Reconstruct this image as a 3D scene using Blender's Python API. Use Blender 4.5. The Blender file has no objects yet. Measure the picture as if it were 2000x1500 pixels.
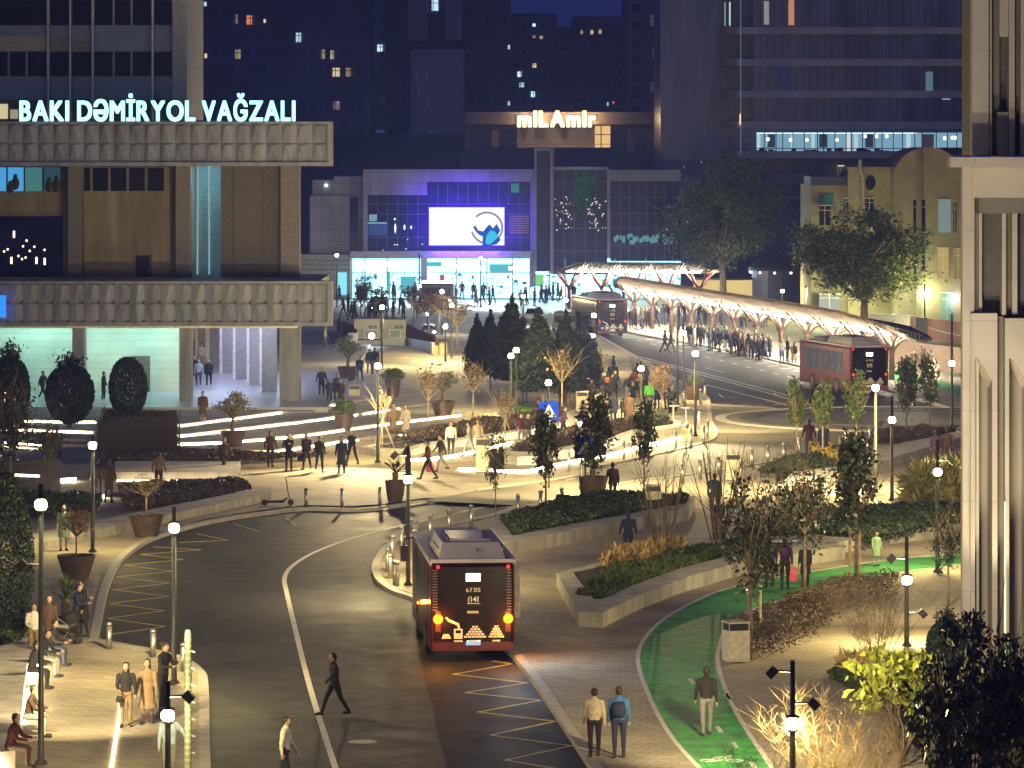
import bpy, bmesh, math, random
import numpy as np
from mathutils import Vector, Matrix, noise
from mathutils.geometry import tessellate_polygon
random.seed(7); rng = np.random.default_rng(7)
sc = bpy.context.scene
COL = sc.collection
R = math.radians
# ------------------------------------------------------------------ camera, world, exposure
F = 8000.0; H = 15.5; HY = 280.0          # focal length in photo pixels, eye height, horizon row
cam = bpy.data.objects.new('camera', bpy.data.cameras.new('camera')); COL.objects.link(cam)
cam.location = (0, 0, H); cam.rotation_euler = (R(90), 0, 0)
cam.data.sensor_width = 36; cam.data.lens = 36 * F / 2000
cam.data.shift_y = -(750 - HY) / 2000
cam.data.clip_start = 1; cam.data.clip_end = 6000
sc.camera = cam
sc.view_settings.view_transform = 'Standard'; sc.view_settings.look = 'None'
sc.view_settings.exposure = 0.0; sc.view_settings.gamma = 1
sc.cycles.use_denoising = True
sc.cycles.max_bounces = 5; sc.cycles.diffuse_bounces = 2; sc.cycles.glossy_bounces = 3
sc.cycles.transparent_max_bounces = 6; sc.cycles.sample_clamp_indirect = 4
sc.cycles.caustics_reflective = False; sc.cycles.caustics_refractive = False
w = bpy.data.worlds.new('World'); sc.world = w; w.use_nodes = True
nt = w.node_tree; nt.nodes.clear()
def N(t, k, **kw):
    n = t.nodes.new(k)
    for a, b in kw.items(): setattr(n, a, b)
    return n
out = N(nt, 'ShaderNodeOutputWorld'); add = N(nt, 'ShaderNodeAddShader')
b1 = N(nt, 'ShaderNodeBackground'); b2 = N(nt, 'ShaderNodeBackground')
sky = N(nt, 'ShaderNodeTexSky'); sky.sky_type = 'NISHITA'; sky.sun_disc = False
sky.sun_elevation = R(-4.0); sky.sun_rotation = R(200)
mx = N(nt, 'ShaderNodeMix', data_type='RGBA', blend_type='MULTIPLY')
mx.inputs['Factor'].default_value = 1; mx.inputs['B'].default_value = (.55, .6, 1.3, 1)
nt.links.new(sky.outputs[0], mx.inputs['A']); nt.links.new(mx.outputs['Result'], b1.inputs[0])
b1.inputs[1].default_value = 0.15
# city glow over the low horizon, shaped strongest behind the viewer as facade fill
geo = N(nt, 'ShaderNodeTexCoord'); sep = N(nt, 'ShaderNodeSeparateXYZ')
nt.links.new(geo.outputs['Generated'], sep.inputs[0])
m1 = N(nt, 'ShaderNodeMapRange'); m1.inputs[1].default_value = -.25; m1.inputs[2].default_value = 1.0
mneg = N(nt, 'ShaderNodeMath', operation='MULTIPLY'); mneg.inputs[1].default_value = -1
nt.links.new(sep.outputs['Y'], mneg.inputs[0]); nt.links.new(mneg.outputs[0], m1.inputs[0])
m2 = N(nt, 'ShaderNodeMapRange'); m2.inputs[1].default_value = .75; m2.inputs[2].default_value = 0.0
nt.links.new(sep.outputs['Z'], m2.inputs[0])
mm = N(nt, 'ShaderNodeMath', operation='MULTIPLY'); nt.links.new(m1.outputs[0], mm.inputs[0]); nt.links.new(m2.outputs[0], mm.inputs[1])
ms = N(nt, 'ShaderNodeMath', operation='MULTIPLY'); ms.inputs[1].default_value = 0.175
nt.links.new(mm.outputs[0], ms.inputs[0])
b2.inputs[0].default_value = (.97, .89, .90, 1); nt.links.new(ms.outputs[0], b2.inputs[1])
b3 = N(nt, 'ShaderNodeBackground'); b3.inputs[0].default_value = (.016, .021, .12, 1); b3.inputs[1].default_value = .75
add2 = N(nt, 'ShaderNodeAddShader')
nt.links.new(b1.outputs[0], add.inputs[0]); nt.links.new(b2.outputs[0], add.inputs[1])
nt.links.new(add.outputs[0], add2.inputs[0]); nt.links.new(b3.outputs[0], add2.inputs[1])
nt.links.new(add2.outputs[0], out.inputs[0])

# ------------------------------------------------------------------ pixel of the photograph -> point
def G(px, py, z=0.0):
    Y = F * (H - z) / (py - HY); return Vector(((px - 1000) * Y / F, Y, z))
def W(px, py, Y): return Vector(((px - 1000) * Y / F, Y, H - (py - HY) * Y / F))
def XY(px, py, z=0.0): p = G(px, py, z); return (p.x, p.y)
def inpoly(x, y, P):
    c = False; j = len(P) - 1
    for i in range(len(P)):
        if (P[i][1] > y) != (P[j][1] > y) and x < (P[j][0]-P[i][0])*(y-P[i][1])/(P[j][1]-P[i][1])+P[i][0]: c = not c
        j = i
    return c
# ------------------------------------------------------------------ object helpers
def tag(o, label=None, cat=None, group=None, kind=None):
    if label: o['label'] = label
    if cat: o['category'] = cat
    if group: o['group'] = group
    if kind: o['kind'] = kind
    return o
def empty(name, loc=(0, 0, 0), rz=0, label=None, cat=None, group=None):
    o = bpy.data.objects.new(name, None); COL.objects.link(o); o.location = loc; o.rotation_euler = (0, 0, rz)
    o.empty_display_size = .2
    return tag(o, label, cat, group)
def link(name, me, parent=None, loc=None, rz=0, sc_=None):
    o = bpy.data.objects.new(name, me); COL.objects.link(o)
    if parent is not None: o.parent = parent
    if loc is not None: o.location = loc
    if rz: o.rotation_euler = (0, 0, rz)
    if sc_ is not None: o.scale = sc_
    return o
KIDS = {}
def children(o): return [c for c in bpy.data.objects if c.parent == o]
def proto_tree(o):                       # (object, [children...]) read once per prototype
    return (o, [proto_tree(c) for c in children(o)])
def copy_tree(t, parent=None):
    c = t[0].copy(); COL.objects.link(c)
    if parent is not None: c.parent = parent
    for k in t[1]: copy_tree(k, c)
    return c
PROTO = {}
def inst(key, maker, loc, rz=0, scale=(1, 1, 1), label=None, group=None, cat=None):
    """first use is the prototype itself, the later ones are copies with their parts"""
    if key not in PROTO:
        o = maker(); bpy.context.view_layer.update(); PROTO[key] = proto_tree(o)
    else: o = copy_tree(PROTO[key])
    o.location = loc; o.rotation_euler = (0, 0, rz); o.scale = scale
    if label: o['label'] = label
    if group: o['group'] = group
    if cat: o['category'] = cat
    return o
class MB:
    def __init__(s): s.v = []; s.f = []; s.m = []
    def add(s, vs, fs, mi=0):
        b = len(s.v); s.v += [tuple(p) for p in vs]; s.f += [tuple(i + b for i in f) for f in fs]; s.m += [mi] * len(fs); return s
    def box(s, x0, x1, y0, y1, z0, z1, mi=0, M=None):
        v = [Vector((x, y, z)) for z in (z0, z1) for y in (y0, y1) for x in (x0, x1)]
        if M is not None: v = [M @ p for p in v]
        return s.add(v, [(0, 2, 3, 1), (4, 5, 7, 6), (0, 1, 5, 4), (2, 6, 7, 3), (0, 4, 6, 2), (1, 3, 7, 5)], mi)
    def tube(s, pts, rad, n=8, mi=0, cap=True, fl=1.0):
        pts = [Vector(p) for p in pts]; k = len(pts)
        if not hasattr(rad, '__len__'): rad = [rad] * k
        vs = []
        for i, p in enumerate(pts):
            d = (pts[min(i+1, k-1)] - pts[max(i-1, 0)])
            d = d.normalized() if d.length > 1e-9 else Vector((0, 0, 1))
            a = d.cross(Vector((0, 1, 0)) if abs(d.y) < .9 else Vector((1, 0, 0))).normalized(); b = d.cross(a)
            for j in range(n):
                t = 2*math.pi*j/n; vs.append(p + a*math.cos(t)*rad[i] + b*math.sin(t)*rad[i]*fl)
        fs = [(i*n+j, i*n+(j+1) % n, (i+1)*n+(j+1) % n, (i+1)*n+j) for i in range(k-1) for j in range(n)]
        if cap: fs += [tuple(range(n-1, -1, -1)), tuple(range((k-1)*n, k*n))]
        return s.add(vs, fs, mi)
    def lathe(s, prof, n=16, c=(0, 0), mi=0, cap=True):   # prof [(r,z)]
        vs = [(c[0]+r*math.cos(2*math.pi*j/n), c[1]+r*math.sin(2*math.pi*j/n), z) for r, z in prof for j in range(n)]
        k = len(prof)
        fs = [(i*n+j, i*n+(j+1) % n, (i+1)*n+(j+1) % n, (i+1)*n+j) for i in range(k-1) for j in range(n)]
        if cap: fs += [tuple(range(n-1, -1, -1)), tuple(range((k-1)*n, k*n))]
        return s.add(vs, fs, mi)
    def ell(s, c, r, n=10, k=7, mi=0):
        return s.rings([(c[2]+r[2]*math.sin(-math.pi/2+math.pi*(i+.5)/k), c[0], c[1], r[0]*math.cos(-math.pi/2+math.pi*(i+.5)/k), r[1]*math.cos(-math.pi/2+math.pi*(i+.5)/k)) for i in range(k)], n, mi)
    def rings(s, rr, n=12, mi=0):   # (z,cx,cy,rx,ry)
        vs = [(cx+rx*math.cos(2*math.pi*j/n), cy+ry*math.sin(2*math.pi*j/n), z) for z, cx, cy, rx, ry in rr for j in range(n)]
        k = len(rr); fs = [(i*n+j, i*n+(j+1) % n, (i+1)*n+(j+1) % n, (i+1)*n+j) for i in range(k-1) for j in range(n)]
        fs += [tuple(range(n-1, -1, -1)), tuple(range((k-1)*n, k*n))]
        return s.add(vs, fs, mi)
    def prism(s, P, z0, z1, mi=0, top=True, side=True):
        P = [Vector((p[0], p[1], 0)) for p in P]
        ar = sum(P[i].x*P[(i+1) % len(P)].y-P[(i+1) % len(P)].x*P[i].y for i in range(len(P)))
        if ar < 0: P = P[::-1]
        n = len(P); vs = [(p.x, p.y, z0) for p in P]+[(p.x, p.y, z1) for p in P]; fs = []
        if side: fs += [(i, (i+1) % n, n+(i+1) % n, n+i) for i in range(n)]
        if top:
            for t in tessellate_polygon([P]):
                a, b, c = t
                if (P[b]-P[a]).cross(P[c]-P[a]).z < 0: a, c = c, a
                fs.append((n+a, n+b, n+c))
        return s.add(vs, fs, mi)
    def build(s, name, mats, parent=None, smooth=False, loc=None, rz=0):
        me = bpy.data.meshes.new(name); me.from_pydata(s.v, [], s.f)
        if not isinstance(mats, (list, tuple)): mats = [mats]
        for m in mats: me.materials.append(m)
        if len(mats) > 1: me.polygons.foreach_set('material_index', s.m)
        if smooth: me.polygons.foreach_set('use_smooth', [True]*len(me.polygons))
        me.update()
        return link(name, me, parent, loc, rz)
def strip(P, wd):                       # offset polygon along an open polyline (list of (x,y))
    L, Rr = [], []
    for i, p in enumerate(P):
        a = Vector(P[max(i-1, 0)]); b = Vector(P[min(i+1, len(P)-1)]); d = (b-a).normalized(); n = Vector((-d.y, d.x))*wd/2
        L.append((p[0]+n.x, p[1]+n.y)); Rr.append((p[0]-n.x, p[1]-n.y))
    return L + Rr[::-1]
def smoothline(P, n=5):                 # Catmull-Rom
    out = []
    for i in range(len(P)-1):
        p0, p1, p2, p3 = [Vector(P[max(0, min(len(P)-1, i+k))]) for k in (-1, 0, 1, 2)]
        for j in range(n):
            t = j/n; out.append(tuple(.5*((2*p1)+(p2-p0)*t+(2*p0-5*p1+4*p2-p3)*t*t+(3*p1-p0-3*p2+p3)*t**3)))
    out.append(tuple(P[-1])); return out
def stripmesh(mb, P, wd, z0, z1, mi=0):
    for i in range(len(P)-1):
        a, b = Vector(P[i]), Vector(P[i+1])
    q = strip(P, wd); n = len(P)
    vs = [(x, y, z0) for x, y in q]+[(x, y, z1) for x, y in q]; m = 2*n
    fs = []
    for i in range(n-1):
        fs.append((m+i, m+m-1-i, m+m-2-i, m+i+1)); 
        fs.append((i, m+i, m+i+1, i+1)); fs.append((m-1-i, m-2-i, m+m-2-i, m+m-1-i))
    fs.append((0, m-1, 2*m-1, m)); fs.append((n-1, m+n-1, m+n, n))
    return mb.add(vs, fs, mi)
# ------------------------------------------------------------------ materials
MATS = {}
def pos(t, coords):
    if coords == 'World': g = N(t, 'ShaderNodeNewGeometry'); return g.outputs['Position']
    c = N(t, 'ShaderNodeTexCoord'); return c.outputs[coords]
def bsdf(name, col, rough=.7, metal=0, var=.15, scale=6.0, bump=0.0, bscale=40, coords='World', spec=.5, island=False, dark=None, streak=0):
    if name in MATS: return MATS[name]
    m = bpy.data.materials.new(name); m.use_nodes = True; t = m.node_tree; b = t.nodes['Principled BSDF']
    b.inputs['Roughness'].default_value = rough; b.inputs['Metallic'].default_value = metal; b.inputs['Specular IOR Level'].default_value = spec
    cs = pos(t, coords); no = N(t, 'ShaderNodeTexNoise'); no.inputs['Scale'].default_value = scale; no.inputs['Detail'].default_value = 5
    if streak:                                  # rain streaks: noise drawn out down the wall
        mp = N(t, 'ShaderNodeMapping'); mp.inputs['Scale'].default_value = (1, 1, streak); t.links.new(cs, mp.inputs[0]); t.links.new(mp.outputs[0], no.inputs['Vector'])
    else: t.links.new(cs, no.inputs['Vector'])
    rp = N(t, 'ShaderNodeMix', data_type='RGBA')
    lo = dark or tuple(x*(1-var*1.6) for x in col); hi = tuple(min(1, x*(1+var*1.2)) for x in col)
    rp.inputs['A'].default_value = (*lo, 1); rp.inputs['B'].default_value = (*hi, 1)
    if island:
        g = N(t, 'ShaderNodeNewGeometry'); t.links.new(g.outputs['Random Per Island'], rp.inputs['Factor'])
    else:
        mr = N(t, 'ShaderNodeMapRange'); mr.inputs[1].default_value = .3; mr.inputs[2].default_value = .7
        t.links.new(no.outputs['Fac'], mr.inputs[0]); t.links.new(mr.outputs[0], rp.inputs['Factor'])
    t.links.new(rp.outputs['Result'], b.inputs['Base Color'])
    if bump:
        n2 = N(t, 'ShaderNodeTexNoise'); n2.inputs['Scale'].default_value = bscale; n2.inputs['Detail'].default_value = 4
        t.links.new(cs, n2.inputs['Vector']); bp = N(t, 'ShaderNodeBump'); bp.inputs['Strength'].default_value = bump; bp.inputs['Distance'].default_value = .05
        t.links.new(n2.outputs['Fac'], bp.inputs['Height']); t.links.new(bp.outputs[0], b.inputs['Normal'])
    MATS[name] = m; return m
def emit(name, col, st):
    if name in MATS: return MATS[name]
    m = bpy.data.materials.new(name); m.use_nodes = True; t = m.node_tree; t.nodes.clear()
    o = N(t, 'ShaderNodeOutputMaterial'); e = N(t, 'ShaderNodeEmission'); e.inputs[0].default_value = (*col, 1); e.inputs[1].default_value = st
    t.links.new(e.outputs[0], o.inputs[0]); MATS[name] = m; return m
def brick(name, col, mortar, bw, bh, var=.2, rough=.75, ms=.008, rot=0.0, coords='World', offset=.5):
    m = bpy.data.materials.new(name); m.use_nodes = True; t = m.node_tree; b = t.nodes['Principled BSDF']; b.inputs['Roughness'].default_value = rough
    cs = pos(t, coords); mp = N(t, 'ShaderNodeMapping'); mp.name = 'Mapping'; mp.inputs['Rotation'].default_value[2] = rot
    br = N(t, 'ShaderNodeTexBrick'); br.inputs['Scale'].default_value = 1; br.inputs['Brick Width'].default_value = bw; br.inputs['Row Height'].default_value = bh
    br.inputs['Mortar Size'].default_value = ms; br.inputs['Mortar Smooth'].default_value = .1; br.offset = offset
    br.inputs['Color1'].default_value = (*[x*(1-var) for x in col], 1); br.inputs['Color2'].default_value = (*[x*(1+var) for x in col], 1); br.inputs['Mortar'].default_value = (*mortar, 1)
    t.links.new(cs, mp.inputs[0]); t.links.new(mp.outputs[0], br.inputs[0])
    no = N(t, 'ShaderNodeTexNoise'); no.inputs['Scale'].default_value = .35; no.inputs['Detail'].default_value = 6; t.links.new(cs, no.inputs[0])
    mr = N(t, 'ShaderNodeMapRange'); mr.inputs[1].default_value = .3; mr.inputs[2].default_value = .7; mr.inputs[3].default_value = .72; mr.inputs[4].default_value = 1.15
    t.links.new(no.outputs['Fac'], mr.inputs[0])
    mu = N(t, 'ShaderNodeMix', data_type='RGBA', blend_type='MULTIPLY'); mu.inputs['Factor'].default_value = 1
    t.links.new(br.outputs['Color'], mu.inputs['A']); t.links.new(mr.outputs[0], mu.inputs['B']); t.links.new(mu.outputs['Result'], b.inputs['Base Color'])
    MATS[name] = m; return m
paving = brick('paving', (.40, .35, .255), (.17, .155, .13), .6, .3, var=.14, ms=.014, rot=.35)
paving_cool = brick('paving_platform', (.30, .22, .18), (.16, .12, .1), .5, .25, var=.15, ms=.012, rot=-.18)
asphalt = bsdf('asphalt', (.030, .030, .033), rough=.5, var=.3, scale=14, bump=.5, bscale=30, spec=.28)
tan_road = brick('cobbled_carriageway', (.17, .155, .125), (.09, .08, .065), .25, .2, var=.15, ms=.02, rot=.1)
concrete = bsdf('concrete', (.42, .40, .36), rough=.8, var=.2, scale=1.8, bump=.1, streak=.4)
kerbm = bsdf('kerb_stone', (.45, .42, .36), rough=.7, var=.15, scale=3)
paint_w = bsdf('white_road_paint', (.68, .66, .6), rough=.6, var=.12, scale=3)
paint_y = bsdf('yellow_road_paint', (.78, .64, .12), rough=.6, var=.2, scale=3)
green = bsdf('green_cycle_surface', (.05, .36, .065), rough=.6, var=.32, scale=1.6, bump=.1, dark=(.075, .16, .10), spec=.3)
soil = bsdf('planting_soil', (.045, .035, .025), rough=.95, var=.3, scale=3)
grassm = bsdf('grass_blade', (.07, .11, .03), rough=.7, var=.4, island=True)
hedge_m = bsdf('hedge_leaf', (.035, .055, .022), rough=.55, var=.45, island=True)
hedge_r = bsdf('brown_hedge_leaf', (.062, .040, .026), rough=.65, var=.4, island=True)
straw = bsdf('straw_grass', (.42, .30, .13), rough=.7, var=.35, island=True)
leaf_d = bsdf('dark_leaf', (.04, .055, .028), rough=.4, var=.5, island=True)
leaf_g = bsdf('green_leaf', (.11, .16, .04), rough=.5, var=.45, island=True)
leaf_y = bsdf('pale_leaf', (.26, .27, .08), rough=.5, var=.35, island=True)
leaf_o = bsdf('olive_leaf', (.20, .20, .13), rough=.5, var=.4, island=True)
leaf_r = bsdf('russet_leaf', (.17, .125, .06), rough=.6, var=.4, island=True)
conifer_m = bsdf('conifer_needle', (.013, .027, .019), rough=.7, var=.5, island=True)
bark = bsdf('bark', (.16, .12, .085), rough=.9, var=.3, scale=8)
bark_p = bsdf('pale_bark', (.40, .32, .22), rough=.85, var=.25, scale=8)
wood_stake = bsdf('wooden_stake', (.42, .32, .19), rough=.8, var=.2, scale=6)
pole_m = bsdf('painted_steel', (.06, .065, .06), rough=.45, metal=.3, var=.15)
steel = bsdf('brushed_steel', (.55, .54, .50), rough=.35, metal=.85, var=.1)
dark_metal = bsdf('dark_metal', (.03, .03, .032), rough=.45, metal=.4, var=.2)
corten = bsdf('rusty_steel', (.022, .013, .011), rough=.6, metal=.2, var=.3, scale=3)
pot_m = bsdf('dark_planter', (.085, .055, .045), rough=.6, var=.25, scale=3)
stone_g = bsdf('grey_stone', (.215, .235, .29), rough=.75, var=.22, scale=2.2, bump=.1, streak=.15)
stone_t = bsdf('tan_stone', (.42, .36, .28), rough=.8, var=.1, scale=1.0, bump=.1)
stone_w = brick('cream_stone', (.44, .395, .315), (.30, .275, .23), 5.3, 2.6, var=.03, rough=.8, ms=.010); stone_w.node_tree.nodes['Mapping'].inputs['Rotation'].default_value[0] = R(90)
def rich_asphalt(m):       # patches, worn wheel tracks, cracks and oil stains in the surface colour
    t = m.node_tree; b = t.nodes['Principled BSDF']; cs = pos(t, 'World'); src = b.inputs['Base Color'].links[0].from_socket
    def mulby(src, fac_sock):
        mu = N(t, 'ShaderNodeMix', data_type='RGBA', blend_type='MULTIPLY'); mu.inputs['Factor'].default_value = 1; t.links.new(src, mu.inputs['A']); t.links.new(fac_sock, mu.inputs['B']); return mu.outputs['Result']
    def rng_(sock, a, c, lo, hi):
        mr = N(t, 'ShaderNodeMapRange'); mr.inputs[1].default_value = a; mr.inputs[2].default_value = c; mr.inputs[3].default_value = lo; mr.inputs[4].default_value = hi; t.links.new(sock, mr.inputs[0]); return mr.outputs[0]
    v = N(t, 'ShaderNodeTexVoronoi'); v.inputs['Scale'].default_value = .16; t.links.new(cs, v.inputs['Vector']); sp_ = N(t, 'ShaderNodeSeparateColor'); t.links.new(v.outputs['Color'], sp_.inputs[0]); src = mulby(src, rng_(sp_.outputs[0], 0, 1, .8, 1.15))
    n1 = N(t, 'ShaderNodeTexNoise'); n1.inputs['Scale'].default_value = .9; n1.inputs['Detail'].default_value = 8; n1.inputs['Distortion'].default_value = .4; t.links.new(cs, n1.inputs['Vector']); src = mulby(src, rng_(n1.outputs['Fac'], .36, .64, .78, 1.15))
    w_ = N(t, 'ShaderNodeMapping'); w_.inputs['Scale'].default_value = (1.4, .05, 1); w_.inputs['Rotation'].default_value = (0, 0, R(8)); t.links.new(cs, w_.inputs[0]); n3 = N(t, 'ShaderNodeTexNoise'); n3.inputs['Scale'].default_value = 1; n3.inputs['Detail'].default_value = 3; t.links.new(w_.outputs[0], n3.inputs['Vector']); src = mulby(src, rng_(n3.outputs['Fac'], .4, .6, .86, 1.1))
    v2 = N(t, 'ShaderNodeTexVoronoi', feature='DISTANCE_TO_EDGE'); v2.inputs['Scale'].default_value = .22; nn = N(t, 'ShaderNodeTexNoise'); nn.inputs['Scale'].default_value = .8; t.links.new(cs, nn.inputs['Vector']); mxv = N(t, 'ShaderNodeMix', data_type='VECTOR'); mxv.inputs['Factor'].default_value = .35; t.links.new(cs, mxv.inputs['A']); t.links.new(nn.outputs['Color'], mxv.inputs['B']); t.links.new(mxv.outputs['Result'], v2.inputs['Vector']); src = mulby(src, rng_(v2.outputs['Distance'], .0, .008, .7, 1))
    t.links.new(src, b.inputs['Base Color']); rr_ = rng_(n1.outputs['Fac'], .35, .65, .54, .68); t.links.new(rr_, b.inputs['Roughness'])
rich_asphalt(asphalt)
glass_d = bsdf('dark_glass', (.006, .007, .022), rough=.2, var=.3, spec=.22)
glass_b = bsdf('blue_dark_glass', (.007, .011, .070), rough=.25, var=.4, spec=.1, scale=.6)
led_w = emit('warm_led', (1.0, .78, .45), 90)
led_c = emit('cool_led', (.72, 1.0, .95), 9)
lamp_e = emit('lamp_glow', (1.0, .86, .52), 60)
lamp_b = emit('white_lamp_glow', (.80, .92, 1.0), 50)
rubber = bsdf('tyre_rubber', (.02, .02, .02), rough=.8, var=.2)
UNIT = {}
def unitbox(mat):
    if mat.name not in UNIT:
        mb = MB().box(-.5, .5, -.5, .5, -.5, .5); me = bpy.data.meshes.new('block_'+mat.name); me.from_pydata(mb.v, [], mb.f); me.materials.append(mat); UNIT[mat.name] = me
    return UNIT[mat.name]
def ubox(name, mat, x0, x1, y0, y1, z0, z1, parent=None):
    return link(name, unitbox(mat), parent, ((x0+x1)/2, (y0+y1)/2, (z0+z1)/2), 0, (x1-x0, y1-y0, z1-z0))
def slab(name, mat, px0, px1, py0, py1, Y, d, parent=None):   # front face at Y covering that pixel rectangle, depth d
    a = W(px0, py0, Y); b = W(px1, py1, Y); return ubox(name, mat, a.x, b.x, Y, Y+d, b.z, a.z, parent)
def slabs(mb, px0, px1, py0, py1, Y, d, mi=0):
    a = W(px0, py0, Y); b = W(px1, py1, Y); return mb.box(a.x, b.x, Y, Y+d, b.z, a.z, mi)
def point(loc, power, col=(1, .76, .36), r=.12, parent=None, name='lamp_light'):
    l = bpy.data.lights.new(name, 'POINT'); l.energy = power; l.color = col; l.shadow_soft_size = r
    o = bpy.data.objects.new(name, l); COL.objects.link(o); o.location = loc
    if parent is not None: o.parent = parent
    return o
def spot(loc, target, power, col=(1, .8, .5), ang=70, r=.1, blend=.5, name='spot_light', parent=None):
    l = bpy.data.lights.new(name, 'SPOT'); l.energy = power; l.color = col; l.shadow_soft_size = r; l.spot_size = R(ang); l.spot_blend = blend
    o = bpy.data.objects.new(name, l); COL.objects.link(o); o.location = loc
    o.rotation_euler = (Vector(target)-Vector(loc)).to_track_quat('-Z', 'Y').to_euler()
    if parent is not None: o.parent = parent; 
    return o
def area(loc, target, power, sx, sy, col, name='area_light'):
    l = bpy.data.lights.new(name, 'AREA'); l.energy = power; l.color = col; l.shape = 'RECTANGLE'; l.size = sx; l.size_y = sy
    o = bpy.data.objects.new(name, l); COL.objects.link(o); o.location = loc
    o.rotation_euler = (Vector(target)-Vector(loc)).to_track_quat('-Z', 'Y').to_euler(); return o
# ------------------------------------------------------------------ text as real letters
def glyph(ch, depth=.06, bold=.02):
    c = bpy.data.curves.new('letter', 'FONT'); c.body = ch; c.size = 1; c.extrude = depth; c.resolution_u = 4
    o = bpy.data.objects.new('letter', c); COL.objects.link(o); bpy.context.view_layer.update()
    me = bpy.data.meshes.new_from_object(o.evaluated_get(bpy.context.evaluated_depsgraph_get())); bpy.data.objects.remove(o)
    if bold:                              # heavier stroke: the letter joined with slightly shifted copies of itself
        b = bmesh.new(); k = 0
        for dx in (-1, 0, 1):
            for dy in (-1, 1):
                m2 = me.copy(); m2.transform(Matrix.Translation((dx*bold, dy*bold*.6, k*.0015))); b.from_mesh(m2); k += 1
        b.to_mesh(me); b.free()
    return me
BOLD_NO = 'ƏM'
def word(txt, x0, x1, z0, capz, mat, parent, Y, name='letter', depth=.06, bold=.02, gap=.09, thin=1.0, tmat=None):
    """letters standing in the XZ plane facing -Y, cap height capz, filling x0..x1"""
    gl = [glyph(c, depth, bold) for c in txt]
    ws = []
    for me in gl:
        xs = [v.co.x for v in me.vertices]; ws.append((min(xs), max(xs)))
    tot = sum(b-a for a, b in ws)+gap*(len(txt)-1); k = (x1-x0)/tot; x = x0
    for me, (a, b) in zip(gl, ws):
        kz = capz/.73
        for v in me.vertices:
            q = v.co.copy(); v.co = Vector(((q.x-a)*k, -q.z, q.y*kz))
        me.materials.append(mat); me.update()
        link(name, me, parent, (x, Y, z0)); x += (b-a+gap)*k
# ------------------------------------------------------------------ ground, roads, kerbs
RZ = -0.12
R1px = [(408, 1640), (400, 1480), (398, 1345), (388, 1310), (350, 1286), (290, 1272), (182, 1252), (190, 1212), (203, 1152), (222, 1108), (250, 1077), (300, 1048), (400, 1019), (520, 1000), (600, 992), (690, 994), (745, 990), (830, 978),
        (965, 985), (1018, 988), (960, 1008), (850, 1033), (768, 1060), (744, 1083), (734, 1107), (742, 1132), (772, 1154), (812, 1168), (905, 1215), (1012, 1282), (1165, 1500), (1265, 1640)]
R1 = [XY(x, y, RZ) for x, y in R1px]
R3px = [(1384, 792), (1372, 770), (1300, 730), (1190, 668), (1140, 640), (1120, 628), (1180, 622), (1226, 647), (1400, 679), (1560, 713), (1740, 762), (2080, 858), (2080, 905), (1500, 798)]
R3 = [XY(x, y, RZ) for x, y in R3px]
def holed(name, outer, holes, z, mat):
    loops = [[Vector((x, y, 0)) for x, y in outer]]+[[Vector((x, y, 0)) for x, y in h] for h in holes]
    flat = [p for l in loops for p in l]; fs = []
    for a, b, c in tessellate_polygon(loops):
        if (flat[b]-flat[a]).cross(flat[c]-flat[a]).z < 0: a, c = c, a
        fs.append((a, b, c))
    mb = MB(); mb.add([(p.x, p.y, z) for p in flat], fs); return mb.build(name, mat)
g = holed('ground', [(-700, 60), (700, 60), (1500, 4000), (-1500, 4000)], [R1, R3], 0, paving); tag(g, kind='structure')
mb = MB(); mb.add([(-200, 60, RZ), (200, 60, RZ), (200, 420, RZ), (-200, 420, RZ)], [(0, 1, 2, 3)]); tag(mb.build('road', asphalt), kind='structure')
# kerbs round the road holes
def kerb(pts, name='kerb', mat=kerbm, wd=.28, z1=.035, z0=RZ-.01, closed=False):
    P = smoothline([XY(x, y, 0) for x, y in pts], 5); mb = MB(); stripmesh(mb, P, wd, z0, z1); return tag(mb.build(name, mat), kind='structure')
kerb(R1px[:7]); kerb(R1px[6:18]); kerb(R1px[19:]); kerb(R3px[:5]); kerb(R3px[6:12])
# shared carriageway and roundabout
sh = [(830, 978), (930, 958), (1110, 932), (1200, 906), (1310, 882), (1384, 862), (1398, 845), (1388, 822), (1384, 792), (1500, 798), (1650, 826), (2080, 905), (2080, 930), (1880, 872), (1700, 868), (1560, 892), (1460, 910), (1330, 930), (1230, 942), (1100, 968), (1018, 988), (965, 985)]
mb = MB(); mb.prism([XY(x, y) for x, y in sh], .0, .004, side=False); tag(mb.build('shared_carriageway', tan_road), kind='structure')
kerb(sh[1:9], wd=.22, z0=0, z1=.06); kerb(sh[14:20], wd=.2, z0=0, z1=.05)
rc = G(1775, 818); rr = MB()
for r0, r1, z, mi in ((10.6, 10.9, .03, 0), (9.0, 9.5, .05, 1), (6.4, 6.7, .06, 1)):
    P = [(rc.x+r0*math.cos(t*math.pi/36), rc.y+r0*math.sin(t*math.pi/36)) for t in range(73)]
    stripmesh(rr, P, (r1-r0)*2, .0, z, mi)
rr.prism([(rc.x+9*math.cos(t*math.pi/30), rc.y+9*math.sin(t*math.pi/30)) for t in range(60)], 0, .016, 2)
tag(rr.build('roundabout', [kerbm, bsdf('dark_sett', (.05, .045, .04), rough=.6), bsdf('sett_apron', (.10, .095, .075), rough=.5, var=.2)]), kind='structure')
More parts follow.
